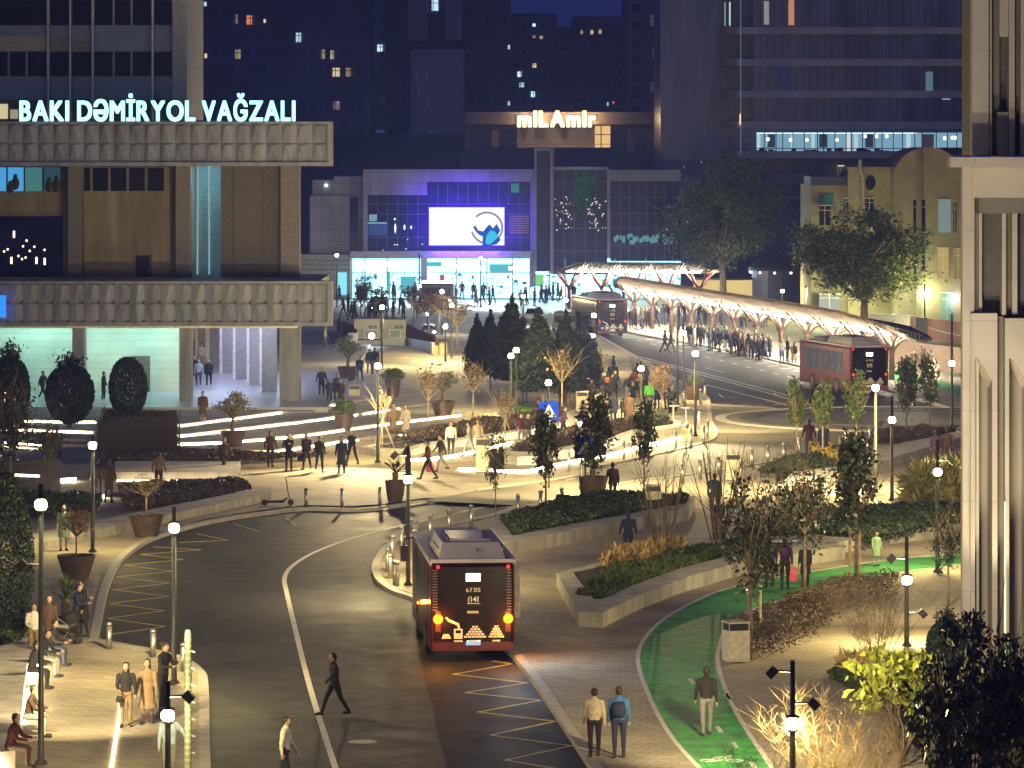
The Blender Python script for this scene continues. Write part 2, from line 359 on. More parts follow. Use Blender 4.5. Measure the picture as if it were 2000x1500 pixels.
# green cycle path
gl = [(1375, 1510), (1312, 1440), (1270, 1365), (1246, 1290), (1262, 1243), (1310, 1200), (1400, 1156), (1500, 1131), (1600, 1114), (1750, 1092), (1900, 1080)]
gr = [(1515, 1510), (1440, 1395), (1405, 1310), (1405, 1262), (1430, 1215), (1500, 1180), (1640, 1141), (1760, 1118), (1900, 1100)]
GL = smoothline([XY(*p) for p in gl]); GR = smoothline([XY(*p) for p in gr])
mb = MB(); mb.prism(GL+GR[::-1], 0, .004, side=False); tag(mb.build('cycle_path', green), kind='structure')
mb = MB(); stripmesh(mb, GL, .13, .002, .010); stripmesh(mb, GR, .13, .002, .010)
for px, py in ((1404, 1424), (1435, 1455), (1470, 1494), (1420, 1360), (1350, 1330)):
    a = Vector(XY(px-3, py-5)); b = Vector(XY(px+4, py+6)); stripmesh(mb, [tuple(a), tuple(b)], .12, .002, .010)
# painted bicycle
def ring(c, r, wd, mbx, z=.010, n=20):
    P = [(c[0]+r*math.cos(2*math.pi*t/n), c[1]+r*math.sin(2*math.pi*t/n)) for t in range(n+1)]; stripmesh(mbx, P, wd, .002, z)
bc = Vector(XY(1408, 1483)); s = .45
ring((bc.x-.32, bc.y-.25), .2, .06, mb); ring((bc.x+.32, bc.y-.25), .2, .06, mb)
for q in ([(-.32, -.25), (-.1, .35), (.2, .35), (0, -.25), (-.32, -.25)], [(0, -.25), (-.12, .45)], [(.32, -.25), (.18, .5), (.3, .55)]):
    stripmesh(mb, [(bc.x+a, bc.y+b) for a, b in q], .06, .002, .0115)
tag(mb.build('cycle_path_markings', paint_w), kind='structure')
# white and yellow markings of the near road
def mark(name, lines, wd, mat, z=RZ, sm=True):
    mb = MB()
    for L in lines:
        P = [XY(x, y, z) for x, y in L]
        if sm: P = smoothline(P, 6)
        stripmesh(mb, P, wd, z+.002, z+.008)
    return tag(mb.build(name, mat), kind='structure')
mark('white_edge_line', [[(665, 1530), (655, 1500), (606, 1345), (575, 1222), (560, 1158), (556, 1128), (574, 1103), (625, 1074), (720, 1042), (850, 1012), (965, 986)]], .16, paint_w)
zz = [(962, 1291), (1000, 1297), (886, 1317), (1029, 1334), (909, 1353), (1056, 1368), (934, 1391), (1085, 1409), (958, 1436), (1116, 1457), (987, 1485), (1150, 1512)]
mark('yellow_zigzag_line', [zz], .09, paint_y, sm=False)
zl = [(503, 1037), (458, 1024)]
z2 = [(350, 1060), (445, 1055), (385, 1043)]
z3 = [(300, 1068), (392, 1074), (276, 1083), (358, 1093), (243, 1104), (337, 1116), (227, 1127), (331, 1139), (221, 1152), (330, 1165), (215, 1179), (320, 1193), (211, 1208), (322, 1224), (208, 1240)]
mark('bay_zigzag_line', [zl, z2, z3, [(560, 1012), (578, 1026)]], .07, paint_y, sm=False)
mark('bus_road_lines', [[(1200, 684), (1315, 714), (1440, 746), (1560, 778)], [(1204, 689), (1318, 719), (1440, 751), (1550, 782)], [(1380, 752), (1460, 772), (1537, 791)], [(1228, 652), (1400, 684), (1560, 719), (1740, 768), (1880, 808)]], .14, paint_w)
dl = []
for k in range(16):
    t = k/15; x = 1190+t*400; y = 652+t*(748-652)
    dl.append([(x, y), (x+10, y+2.4)])
for k in range(14):
    x = 1260+k*24; y = 664+(x-1260)*.215
    dl.append([(x, y), (x+22, y-2)]); 
for k in range(6): dl.append([(1418+k*31, 789+k*.2), (1430+k*31, 789+k*.2)])
dl += [[(1378, 719), (1415, 727)], [(1378, 719), (1392, 718)], [(1404, 770), (1412, 776), (1444, 776)], [(1512, 768), (1520, 773), (1550, 773)]]
mark('bus_lane_marks', dl, .11, paint_w, sm=False)
mark('crossing_marks', [[(1105, 938), (1122, 934)], [(975, 992), (1045, 985), (1100, 972)], [(745, 996), (830, 981)]], .14, paint_w, z=0, sm=False)
# ground cover strips at the manholes
mb = MB()
for px, py in ((553, 1400), (708, 1449), (470, 1300)):
    c = G(px, py, RZ); mb.lathe([(.38, RZ), (.38, RZ+.006)], 20, (c.x, c.y))
tag(mb.build('manhole_covers', dark_metal), kind='structure')
# bus platform between kerb and shelter
pl = [(1226, 646), (1400, 677.5), (1562, 712), (1740, 760), (1740, 735), (1590, 700), (1450, 672), (1320, 645), (1226, 628)]
mb = MB(); mb.prism([XY(*p) for p in pl], 0, .006, side=False); tag(mb.build('platform_paving', paving_cool), kind='structure')

# ------------------------------------------------------------------ terraced plaza (glowing step edges)
EL = [ [(-40, 868), (347, 879), (450, 884), (520, 886), (580, 878), (660, 866), (790, 850), (890, 836), (1013, 813), (1100, 798)],
       [(-40, 861), (347, 876), (450, 872), (580, 860), (740, 838), (905, 817), (1000, 803)],
       [(-40, 850), (180, 858), (347, 866), (580, 838), (700, 822), (785, 809), (860, 797)],
       [(-40, 840), (190, 843), (347, 851), (580, 819), (660, 807), (740, 795), (800, 785)] ]
ELW = [[XY(*p) for p in l] for l in EL]
XEND = [3.2, .5, -3.2, -5.0]; RISE = .15
def edgeY(k, X):
    L = ELW[k]
    if X <= L[0][0]: return L[0][1]
    for a, b in zip(L[:-1], L[1:]):
        if a[0] <= X <= b[0]: return a[1]+(b[1]-a[1])*(X-a[0])/(b[0]-a[0])
    return L[-1][1]
def rise(k, X): return RISE*max(0, min(1, (XEND[k]-X)/4.0))
def zat(X, Y):
    if inpoly(X, Y, R1) or inpoly(X, Y, R3): return RZ
    if X > 3.2 or Y < 195: return 0.0
    z = sum(rise(k, X) for k in range(4) if Y > edgeY(k, X))
    if Y > 300: z *= max(0, 1-(Y-300)/60)
    return z
def on(px, py):
    z = 0
    for _ in range(4):
        p = G(px, py, z); z = zat(p.x, p.y)
    return G(px, py, z)
mb = MB(); xs = [i*.5 for i in range(-64, 7)]
def vtx(x):
    v = [(x, edgeY(0, x), .0)]; z = 0
    for k in range(4):
        z += rise(k, x)
        v.append((x, edgeY(k, x), z+.005)); v.append((x, edgeY(k+1, x) if k < 3 else 300, z+.005))
    v.append((x, 365, .005)); return v
cols_ = [vtx(x) for x in xs]
for a, b in zip(cols_[:-1], cols_[1:]):
    for i in range(len(a)-1):
        if abs(a[i][2]-a[i+1][2])+abs(a[i][1]-a[i+1][1])+abs(b[i][2]-b[i+1][2])+abs(b[i][1]-b[i+1][1]) < 1e-4: continue
        mb.add([a[i], b[i], b[i+1], a[i+1]], [(0, 1, 2, 3)])
tag(mb.build('terraced_plaza', brick('plaza_paving', (.34, .315, .27), (.19, .175, .15), .9, .6, var=.1, ms=.012, rot=.15)), kind='structure')
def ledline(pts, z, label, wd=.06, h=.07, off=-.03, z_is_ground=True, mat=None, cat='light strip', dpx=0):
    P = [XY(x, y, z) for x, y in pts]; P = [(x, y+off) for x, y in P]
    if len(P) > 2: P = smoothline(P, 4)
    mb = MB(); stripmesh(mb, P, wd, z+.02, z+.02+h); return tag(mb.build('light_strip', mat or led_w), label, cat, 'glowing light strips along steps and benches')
LEDN = 0
def stepled(k, px0, px1, label, h=.045):
    L = EL[k]; pts = []; x = px0
    while x <= px1:
        for a, b in zip(L[:-1], L[1:]):
            if a[0] <= x <= b[0]: pts.append((x, a[1]+(b[1]-a[1])*(x-a[0])/(b[0]-a[0])))
        x += (px1-px0)/14-.001
    P = [XY(*p) for p in pts]; mb = MB(); vs = []
    for (X, Y) in P:
        zb = sum(rise(j, X) for j in range(k)); vs += [(X, Y-.035, zb+.02), (X, Y-.035, zb+.02+h), (X, Y-.004, zb+.02+h), (X, Y-.004, zb+.02)]
    fs = []
    for i in range(len(P)-1):
        a, b = 4*i, 4*i+4
        for j in range(4): fs.append((a+j, b+j, b+(j+1) % 4, a+(j+1) % 4))
    mb.add(vs, fs); return tag(mb.build('light_strip', led_w), label, 'light strip', 'glowing light strips along steps and benches')
stepled(3, 350, 655, 'topmost glowing strip of the plaza steps, left of the pot')
stepled(2, 350, 780, 'second glowing strip from the top of the plaza steps')
stepled(1, 350, 900, 'third glowing strip of the steps, passing the two women in pale coats')
stepled(0, 447, 700, 'lowest glowing strip of the plaza steps behind the standing group')
stepled(0, 780, 1010, 'thin glowing strip above the dark hedge in the middle', .04)
stepled(3, 14, 188, 'upper warm strip at the far left beyond the round clipped trees')
stepled(2, 8, 180, 'lower warm strip at the far left beyond the round clipped trees')
tag(ledline([(10, 866), (82, 871)], .15, 'faint cool strip on the far left below two warm ones', h=.03), None)

# ------------------------------------------------------------------ bench walls and planters
def wallpoly(name, pts, z0, z1, mat, label, cat, group=None):
    mb = MB(); mb.prism([XY(x, y, 0) for x, y in pts], z0, z1); return tag(mb.build(name, mat), label, cat, group)
def planter(outer, inner, h, label, bedmat=soil, group=None, z0=0):
    t = empty('planter', (*XY(*outer[0]), 0), 0, label, 'planter', group)
    O = [Vector(XY(*p)) for p in outer]; I = [Vector(XY(*p)) for p in inner]; o = Vector(t.location)
    loops = [[Vector((p.x, p.y, 0)) for p in O], [Vector((p.x, p.y, 0)) for p in I]]
    flat = loops[0]+loops[1]; mb = MB(); fs = []
    for a, b, c in tessellate_polygon(loops):
        if (flat[b]-flat[a]).cross(flat[c]-flat[a]).z < 0: a, c = c, a
        fs.append((a, b, c))
    mb.add([(p.x-o.x, p.y-o.y, h) for p in flat], fs)
    mb.prism([(p.x-o.x, p.y-o.y) for p in O], z0, h, top=False); mb.prism([(p.x-o.x, p.y-o.y) for p in I], z0, h, top=False)
    mb.build('rim', concrete, t)
    m2 = MB(); m2.prism([(p.x-o.x, p.y-o.y) for p in I], z0, h-.06, side=False); m2.build('soil', bedmat, t)
    return t
planter([(1087, 1146), (1130, 1224), (1177, 1226), (1245, 1192), (1330, 1158), (1430, 1128), (1560, 1106), (1650, 1092), (1560, 1070), (1440, 1075), (1300, 1090), (1190, 1118)],
        [(1118, 1143), (1160, 1199), (1178, 1198), (1240, 1168), (1330, 1136), (1430, 1109), (1540, 1093), (1560, 1080), (1440, 1082), (1305, 1098), (1200, 1124)], .48, 'pointed pale concrete planter of straw grass and bare shrubs right of the near bus')
planter([(985, 1086), (1110, 1062), (1345, 1016), (1358, 992), (1260, 982), (1160, 988), (1060, 1008), (970, 1030), (955, 1050)],
        [(1000, 1070), (1110, 1049), (1338, 1006), (1346, 995), (1255, 987), (1165, 992), (1065, 1013), (975, 1036)], .5, 'long concrete planter with dark low hedge behind the near bus')
planter([(985, 905), (1010, 909), (1042, 908), (1082, 899), (1172, 884), (1236, 862), (1328, 848), (1330, 838), (1240, 828), (1130, 846), (1040, 862), (1000, 880)],
        [(998, 897), (1040, 900), (1080, 892), (1168, 877), (1232, 855), (1318, 843), (1240, 833), (1132, 851), (1046, 867), (1008, 884)], .42, 'curved concrete planter bench with light beneath, by the crossing signs')
planter([(700, 886), (742, 893), (785, 896), (830, 884), (1000, 858), (1110, 838), (1112, 822), (1000, 842), (880, 858), (760, 874)],
        [(715, 885), (745, 888), (785, 890), (830, 878), (1000, 853), (1102, 833), (1102, 826), (1000, 846), (880, 862), (765, 878)], .35, 'concrete edged bed with brown hedge along the glowing steps')
planter([(1740, 1003), (1760, 1012), (1990, 1012), (1990, 960), (1850, 962), (1790, 975)], [(1765, 1000), (1775, 1004), (1980, 1004), (1980, 966), (1850, 968), (1800, 978)], .5, 'white concrete planter with reedy grass beside the right building')
wallpoly('bench_wall', [(1500, 985), (1870, 872), (1990, 850), (1990, 836), (1870, 858), (1700, 895), (1560, 930)], 0, .42, concrete, 'long low concrete wall rising toward the right building', 'wall')
wallpoly('bench_wall', [(1620, 1086), (1700, 1068), (1990, 1030), (1990, 1000), (1700, 1045), (1560, 1062)], 0, .45, concrete, 'low concrete wall in front of the dark hedge at right', 'wall')
wallpoly('bench_wall', [(40, 1065), (250, 1020), (527, 965), (529, 978), (260, 1036), (40, 1086)], 0, .35, concrete, 'long low concrete wall behind the bus bay kerb', 'wall')
wallpoly('bench_wall', [(225, 940), (470, 940), (470, 918), (225, 918)], .0, .42, concrete, 'straight bench wall with light beneath where a man stands', 'wall')
wallpoly('bench_wall', [(0, 1290), (34, 1283), (60, 1270), (74, 1300), (52, 1330), (30, 1500), (-40, 1510), (-40, 1300)], 0, .45, concrete, 'pale concrete bench block at the bottom left corner', 'wall')
ledline([(896, 919), (936, 920), (964, 921), (1020, 924), (1050, 919), (1072, 913), (1150, 899), (1200, 889), (1240, 877), (1328, 857)], 0, 'long bright strip under the curved planter bench by the crossing', h=.10)
ledline([(800, 901), (830, 899), (872, 895), (940, 881), (1000, 867), (1048, 859), (1120, 845), (1160, 836)], 0, 'bright strip along the walkway in front of the brown hedge', h=.09)
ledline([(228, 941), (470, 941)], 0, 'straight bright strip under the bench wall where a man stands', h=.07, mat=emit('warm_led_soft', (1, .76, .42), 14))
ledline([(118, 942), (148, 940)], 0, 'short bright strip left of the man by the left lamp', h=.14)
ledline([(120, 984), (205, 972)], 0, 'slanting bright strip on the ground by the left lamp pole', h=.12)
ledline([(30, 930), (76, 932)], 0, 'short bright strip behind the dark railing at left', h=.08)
ledline([(588, 664), (655, 663)], .3, 'bright strip right behind the corner column of the station', h=.1)
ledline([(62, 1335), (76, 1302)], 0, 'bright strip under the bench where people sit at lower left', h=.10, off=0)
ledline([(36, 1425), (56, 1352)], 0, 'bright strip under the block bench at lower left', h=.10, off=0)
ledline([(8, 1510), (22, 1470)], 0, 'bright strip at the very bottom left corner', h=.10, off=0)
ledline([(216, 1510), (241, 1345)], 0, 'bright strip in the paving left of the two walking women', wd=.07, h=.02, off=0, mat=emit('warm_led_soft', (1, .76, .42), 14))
# ------------------------------------------------------------------ railway station at the left
YC = 234.6; YF = 230.0; YW = 243.3; ZP = .75
st = empty('station_building', (0, 0, 0), 0, 'station building with two ribbed stone fascias, dark tower and lit cyan arcade', 'building')
def sbox(name, mat, px0, px1, py0, py1, Y, d): return slab(name, mat, px0, px1, py0, py1, Y, d, st)
mb = MB(); mb.box(-45, W(640, 800, 229).x, 229, 300, .3, ZP); mb.build('platform', bsdf('station_floor', (.36, .37, .40), rough=.3, var=.08, scale=.7), st)
mb = MB(); mb.box(-45, W(612, 800, 228.4).x, 228.2, 229, .3, ZP-.17); mb.build('step', stone_g, st)
EDG = W(649, 0, YF).x
for nm, zt, zb in (('upper_fascia', 16.72, 14.22), ('lower_fascia', 7.76, 5.24)):
    mb = MB(); mb.box(-45, EDG, YF, YF+1.2, zb, zb+.22); mb.box(-45, EDG, YF+.0, YF+1.2, zt-.14, zt)
    mb.box(-45, EDG-.27, YF+.32, YF+1.19, zb+.22, zt-.14); mb.box(EDG-.27, EDG, YF, YF+1.2, zb+.22, zt-.14); mb.box(-45, EDG-.75, YF+1.2, YF+13, zb+.02, zt-.02)
    mb.build(nm, stone_g, st)
    pw = .855; z0, z1 = zb+.22, zt-.14; zm = (z0+z1)/2
    panel = MB(); dmb = MB(); x = EDG-.30-pw; k = 0
    while x > -31:
        for r, (a, b) in enumerate(((z0, zm-.012), (zm+.012, z1))):
            d = .30; yb = YF+.31; g_ = .012
            t1, t2 = (.30, .62) if nm == 'upper_fascia' else ((.58, .40) if r else (.40, .58))
            amp = .15 if nm == 'upper_fascia' else .14
            P = [(x+g_, yb, a), (x+pw-g_, yb, a), (x+pw-g_, yb, b), (x+g_, yb, b), (x+pw*t2, yb-amp*.55, a), (x+pw*t1, yb-amp, b-.12), (x+pw*t1*.9, yb-.02, b), (x+pw*(t2+t1)/2+.05, yb-amp*.9, (a+b)/2)]
            panel.add(P, [(0, 4, 7), (0, 7, 5), (0, 5, 3), (3, 5, 6), (5, 2, 6), (4, 1, 2, 7), (7, 2, 5)])
        if nm == 'lower_fascia':
            for zc, hh in ((zm, .16), (z0+.02, .11), (z1-.02, .11)):
                dmb.add([(x-.16, YF+.20, zc), (x, YF+.20, zc-hh), (x+.16, YF+.20, zc), (x, YF+.20, zc+hh), (x, YF+.10, zc)], [(0, 1, 4), (1, 2, 4), (2, 3, 4), (3, 0, 4)])
        x -= pw; k += 1
    panel.build('relief_panels', stone_g, st)
    if dmb.v: dmb.build('diamond_bosses', bsdf('dark_boss', (.16, .13, .12), rough=.8), st)
# columns of the arcade
for a, b in ((141, 165), (350, 374), (546, 586)): ubox('column', stone_g, W(a, 0, YC).x, W(b, 0, YC).x, YC, YC+1.2, ZP, 5.24, st)
cyw = brick('arcade_wall_stone', (.55, .54, .46), (.36, .36, .32), 3.2, .42, var=.05, ms=.012, coords='Object')
cyw.node_tree.nodes['Mapping'].inputs['Rotation'].default_value[0] = R(90)
mb = MB(); mb.box(-45, W(350, 0, YW).x, YW, YW+.4, ZP, 5.24); mb.build('arcade_wall', cyw, st)
mb = MB(); p = W(260, 695, YW); q = W(290, 767, YW)
mb.box(p.x, q.x, YW-.05, YW-.003, ZP, p.z-.08); mb.box(p.x-.1, q.x+.1, YW-.06, YW-.003, p.z-.08, p.z); mb.box(q.x, q.x+.1, YW-.06, YW-.003, ZP, p.z-.08); mb.build('door', bsdf('brown_door', (.13, .10, .08), rough=.5), st)
mb = MB(); mb.box(-45, W(586, 0, YC).x, YF+.6, YW+30, 5.1, 5.235); mb.build('soffit', bsdf('white_soffit', (.7, .72, .7), rough=.6), st)
for a, b in ((-30, 135), (172, 345)):
    p0, p1 = W(a, 0, YC).x, W(b, 0, YC).x
    ubox('ceiling_light', emit('arcade_led', (.42, 1.0, .90), 38), p0, p1, YC+6.9, YC+7.15, 5.0, 5.095, st)
    ubox('ceiling_light', emit('arcade_led2', (.42, .95, 1.0), 24), p0, p1, YC+2.4, YC+2.6, 5.0, 5.095, st)
# passage with slanting line of fins
finm = bsdf('fin_stone', (.33, .33, .36), rough=.7, var=.1)
for k, (xa, xb, yb) in enumerate(((512, 540, 766), (487, 508, 752), (460, 482, 741), (434, 456, 729), (409, 429, 717), (386, 402, 706))):
    Yk = F*(H-ZP)/(yb-HY); ubox('fin', finm, W(xa, 0, Yk).x, W(xb, 0, Yk).x, Yk, Yk+.5, ZP, 5.1, st)
    ubox('fin_edge', bsdf('fin_edge_white', (.7, .72, .78), rough=.5), W(xa-5, 0, Yk).x, W(xa, 0, Yk).x, Yk-.05, Yk+.5, ZP, 5.1, st)
area((-16.5, 252, 4.9), (-16.5, 252, 0), 1500, 6, 26, (.62, .68, 1.0), 'passage_ceiling_lamp')
ubox('passage_end_wall', bsdf('pale_wall', (.5, .5, .55), rough=.7), W(374, 0, 300).x, W(450, 0, 300).x, 300, 300.4, ZP, 5.1, st)
# between the fascias
umb = bsdf('warm_cladding', (.21, .18, .14), rough=.8, var=.2, scale=1.5, streak=.15)
YU = 237.0
sbox('upper_wall', umb, -60, 350, 326, 552, YU+1.2, .5)
for a, b in ((133, 160), (343, 372)): sbox('pier', bsdf('brown_grey_pier', (.15, .14, .16), rough=.8), a, b, 324, 552, YU, 1.2)
sbox('corner_panel', bsdf('dark_panel', (.09, .08, .085), rough=.7, var=.1), 431, 548, 324, 552, YU+.3, 1)
sbox('corner_column', bsdf('brown_grey_pier', (.24, .19, .18)), 548, 585, 324, 552, YU-.2, 1.4)
for x in (455, 512): sbox('panel_joint', dark_metal, x, x+1.5, 324, 552, YU+.27, .03)
sbox('recess_wall', bsdf('teal_recess', (.22, .33, .36), rough=.6), 372, 431, 324, 548, YU+6, .3)
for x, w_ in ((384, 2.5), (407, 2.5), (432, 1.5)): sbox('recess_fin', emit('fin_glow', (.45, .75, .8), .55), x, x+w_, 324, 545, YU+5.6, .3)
point((W(395, 0, YU).x, YU+3.5, 13.5), 150, (.5, .9, 1.0), .3)
t = sbox('window', glass_d, 163, 320, 328, 373, YU+1.14, .05)
for x in (176, 211, 247, 283): sbox('mullion', bsdf('brown_grey_pier', (.24, .19, .18)), x, x+5, 328, 373, YU+1.08, .05)
sbox('window', emit('office_blue_window', (.08, .42, .80), .9), -10, 46, 327, 373, YU+1.14, .05)
sbox('window', emit('office_teal_window', (.07, .24, .23), .8), 49, 82, 327, 373, YU+1.14, .05)
sbox('window', emit('office_dim_window', (.03, .09, .10), .8), 86, 118, 327, 373, YU+1.14, .05)
for x in (12, 46, 83, 118): sbox('mullion', dark_metal, x, x+3, 327, 373, YU+1.05, .06)
for cx, cy, h_ in ((30, 345, 22), (20, 358, 16), (110, 348, 24), (96, 352, 20)):      # dark figures against the blue office window
    mb = MB(); a = W(cx, cy, YU+1.05); mb.ell(a, (.13, .05, .16)); b = W(cx, cy+h_*.6, YU+1.05); mb.ell(b, (.24, .05, h_/35*.6)); mb.build('window_silhouette', dark_metal, st)
sbox('window', glass_b, -20, 123, 422, 546, YU+1.12, .06)
sbox('window_frame', bsdf('brown_grey_pier', (.24, .19, .18)), -20, 126, 417, 422, YU+1.08, .1)
sbox('service_door', glass_d, 266, 291, 499, 548, YU+1.1, .08); sbox('door_frame', dark_metal, 291, 296, 497, 548, YU+1.05, .12)
rs = random.Random(3)
for (x, y) in ((27, 457), (52, 470), (67, 482), (45, 481), (87, 488), (8, 491), (22, 508), (43, 506), (58, 490), (87, 510), (36, 500), (71, 508), (15, 487), (50, 503)):
    a = W(x, y, YU+1.0); mb = MB()
    if y in (457, 508, 510): mb.box(a.x-.05, a.x+.06, YU+1.0, YU+1.03, a.z-.22, a.z+.18)
    else: mb.ell(a, (.06, .03, .07), 6, 5)
    mb.build('pane_reflection_dot', emit('pane_reflection_glow', (1, .75, .5), 3), st)  # glowing dots painted in for lights reflected by the dark window
# office tower above
sp = bsdf('grey_spandrel', (.24, .25, .33), rough=.7, var=.1, scale=.6); YT = 246
sbox('tower_wall', sp, -60, 340, -90, 200, YT+.4, 12)
sbox('tower_base', bsdf('dim_base', (.10, .09, .10), rough=.8), -60, 365, 195, 245, YT+.3, 12)
sbox('tower_end_pier', bsdf('tower_pier', (.34, .31, .31), rough=.8), 337, 365, -90, 240, YT-.6, 13)
for ya, yb, xs_ in ((-60, -8, (0, 30, 62)), (0, 49, (222, 257)), (101, 149, (17, 52, 222, 257))):
    xx = [-40, 90, 93, 135, 137, 178, 182, 297, 300, 335]
    for a, b in zip(xx[::2], xx[1::2]): sbox('window', glass_d, a, b, ya, yb, YT+.3, .1)
    for x in xs_: sbox('mullion', sp, x-2, x+2, ya, yb, YT+.22, .1)
sbox('spandrel_light_band', bsdf('tan_band', (.40, .33, .24), rough=.8), -60, 92, 71, 100, YT+.3, .1)
sbox('spandrel_light_band', bsdf('tan_band2', (.28, .235, .20), rough=.8), 96, 176, 75, 100, YT+.3, .1)
for x in (92, 135, 179, 296): sbox('vertical_fin', bsdf('metal_fin', (.45, .43, .45), rough=.5, metal=.3), x, x+4, -90, 235, YT-.4, .7)
sbox('lit_base_window', emit('warm_window', (.85, .75, .42), .8), -20, 15, 203, 232, YT+.2, .1)
sbox('lit_base_window', emit('warm_window_dim', (.5, .45, .28), .7), 20, 35, 214, 232, YT+.2, .1)
# roof letters
sg = empty('roof_sign', (0, 0, 0), 0, 'glowing cyan white station name letters standing on the upper fascia', 'sign')
lm = emit('cyan_letter', (.34, .93, 1.0), 2.6)
for txt, a, b in (('BAKI', 36, 133), ('DƏMİRYOL', 149, 380), ('VAĞZALI', 393, 576)):
    word(txt, W(a, 0, YF).x, W(b, 0, YF).x, 16.78, 1.17, lm, sg, YF+.5, bold=.035, gap=.07)
mb = MB(); mb.box(W(34, 0, YF).x, W(578, 0, YF).x, YF+.6, YF+.66, 16.72, 16.80); mb.build('sign_rail', dark_metal, sg)
for txt, a, b in ((0, 40, 130), (0, 160, 370), (0, 400, 570)): area((W((a+b)/2, 0, YF).x, YF-.1, 17.4), (W((a+b)/2, 0, YF).x, YF+4, 16.9), 45, (b-a)/35, .5, (.4, .9, 1), 'letter_glow')
b_ = slab('blue_box_sign', emit('blue_sign', (.02, .16, 1.0), 2.2), -30, 11, 577, 620, YF-.12, .1); tag(b_, 'glowing blue box sign on the lower fascia at the left edge', 'sign')
# ------------------------------------------------------------------ pale stone building at the right edge
rb = empty('stone_facade_building', (0, 0, 0), 0, 'tall pale stone building with deep piers filling the right edge', 'building')
Yr = 118.0
def rbox(name, mat, px0, px1, py0, py1, Y, d): return slab(name, mat, px0, px1, py0, py1, Y, d, rb)
dkw = bsdf('shaded_recess_stone', (.17, .15, .115), rough=.8, var=.1, scale=1)  # cream stone coloured darker to stand for shade in the recesses
rbox('wall', stone_w, 1900, 2200, 308, 1350, Yr+1.15, .6); rbox('wall', stone_w, 2030, 2500, 308, 1350, Yr+1.75, 12)
rbox('corner_pier', stone_w, 1880, 1903, 368, 1350, Yr, .5)
rbox('corner_pier', stone_w, 1903, 1912, 620, 1350, Yr+.25, 1.5)
rbox('frieze', stone_w, 1880, 2200, 326, 386, Yr-.02, .5); rbox('frieze_back', stone_w, 1900, 2200, 326, 386, Yr+.48, .7)
rbox('cornice', stone_w, 1856, 2200, 307, 327, Yr-.75, .8); rbox('roof_slab', stone_w, 1905, 2200, 308, 326, Yr+.05, 3)
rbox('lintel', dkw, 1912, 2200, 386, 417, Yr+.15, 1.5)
for a, b in ((1912, 1918), (1957, 1965), (1977, 1987)): rbox('pilaster', stone_w, a, b, 386, 615, Yr+.22, 1.4)
rbox('window', bsdf('dim_window', (.11, .10, .075), rough=.35, var=.1), 1918, 1957, 417, 612, Yr+.9, .3)
rbox('window', bsdf('dim_window', (.11, .10, .075)), 1987, 2200, 417, 618, Yr+.9, .3)
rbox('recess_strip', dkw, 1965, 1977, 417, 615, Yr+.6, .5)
rbox('balcony_front', stone_w, 1896, 1948, 612, 700, Yr-.15, 1.3)
rbox('balcony_front', stone_w, 1963, 2200, 622, 700, Yr-.15, 1.3)
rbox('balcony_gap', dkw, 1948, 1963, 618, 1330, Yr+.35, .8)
for a, b in ((1896, 1904), (1938, 1948), (1963, 1971), (2005, 2200)): rbox('pier', stone_w, a, b, 700, 1350, Yr-.15, 1.3)
for a, b in ((1904, 1938), (1971, 2005)): rbox('niche_back', bsdf('shaded_niche_stone', (.27, .245, .20), rough=.8, var=.15, scale=1, streak=.2), a, b, 700, 1350, Yr+1.0, .1)  # niche backs get a darker stone colour for their shade
for a, b in ((1904, 1938), (1971, 2005)):     # deep niches with a slanting top
    A = W(a, 690, Yr); Bq = W(b, 690, Yr); mb = MB(); zt = A.z; zl = W(a, 745, Yr).z; zb = 0
    mb.add([(A.x, Yr-.14, zt), (Bq.x, Yr-.14, zt), (Bq.x, Yr-.14, zl), (A.x, Yr+.9, zt-.2), (Bq.x, Yr+.9, zl-.3)], [(0, 2, 1), (0, 3, 4, 2)])
    mb.build('niche_head', stone_w, rb)
for a, b, y in ((1899, 1931, 0), (1934, 1937, 0)): rbox('upper_pier', stone_w, a, b, -120, 304, Yr+.9+y, .6)
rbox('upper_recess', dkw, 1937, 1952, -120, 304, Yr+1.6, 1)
rbox('upper_wall', stone_w, 1952, 1976, -120, 71, Yr+1.3, 2); rbox('upper_wall', stone_w, 1948, 1974, 219, 304, Yr+1.3, 2)
rbox('window', bsdf('green_grey_window', (.10, .12, .08), rough=.3), 1937, 1971, 71, 219, Yr+2, .2)
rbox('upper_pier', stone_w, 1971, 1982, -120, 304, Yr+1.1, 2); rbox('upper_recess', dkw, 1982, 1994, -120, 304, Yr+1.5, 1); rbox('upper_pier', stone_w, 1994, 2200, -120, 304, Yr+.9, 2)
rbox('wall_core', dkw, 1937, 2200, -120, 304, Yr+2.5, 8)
for px, pw_ in ((1925, 150), (1957, 260), (1990, 150)):
    c = G(px, 1345); spot((c.x, c.y-.9, .25), (c.x, c.y+.6, 6), pw_*5.5, (1, .84, .52), 50)
mb = MB(); a = W(1964, 0, Yr-.2).x; mb.box(a-.04, a+.02, Yr-.20, Yr-.153, .2, 5.2); mb.build('wall_light_tube', emit('wall_tube', (1, .88, .6), 1.3), rb)

for (px, py, z0), (tx, tz), pw_ in (((1790, 1420, 3.5), (1955, 4), 2600), ((1760, 1500, 4.5), (1960, 11), 5200), ((1850, 1460, 4.0), (1990, 15), 5200)):
    c = G(px, py); spot((c.x, c.y-2, z0), ((tx-1000)*118/F, 118, tz), pw_, (1, .86, .66), 75, .3, .8, 'facade_fill_spot')  # spots added to brighten the pale facade, without fittings of their own
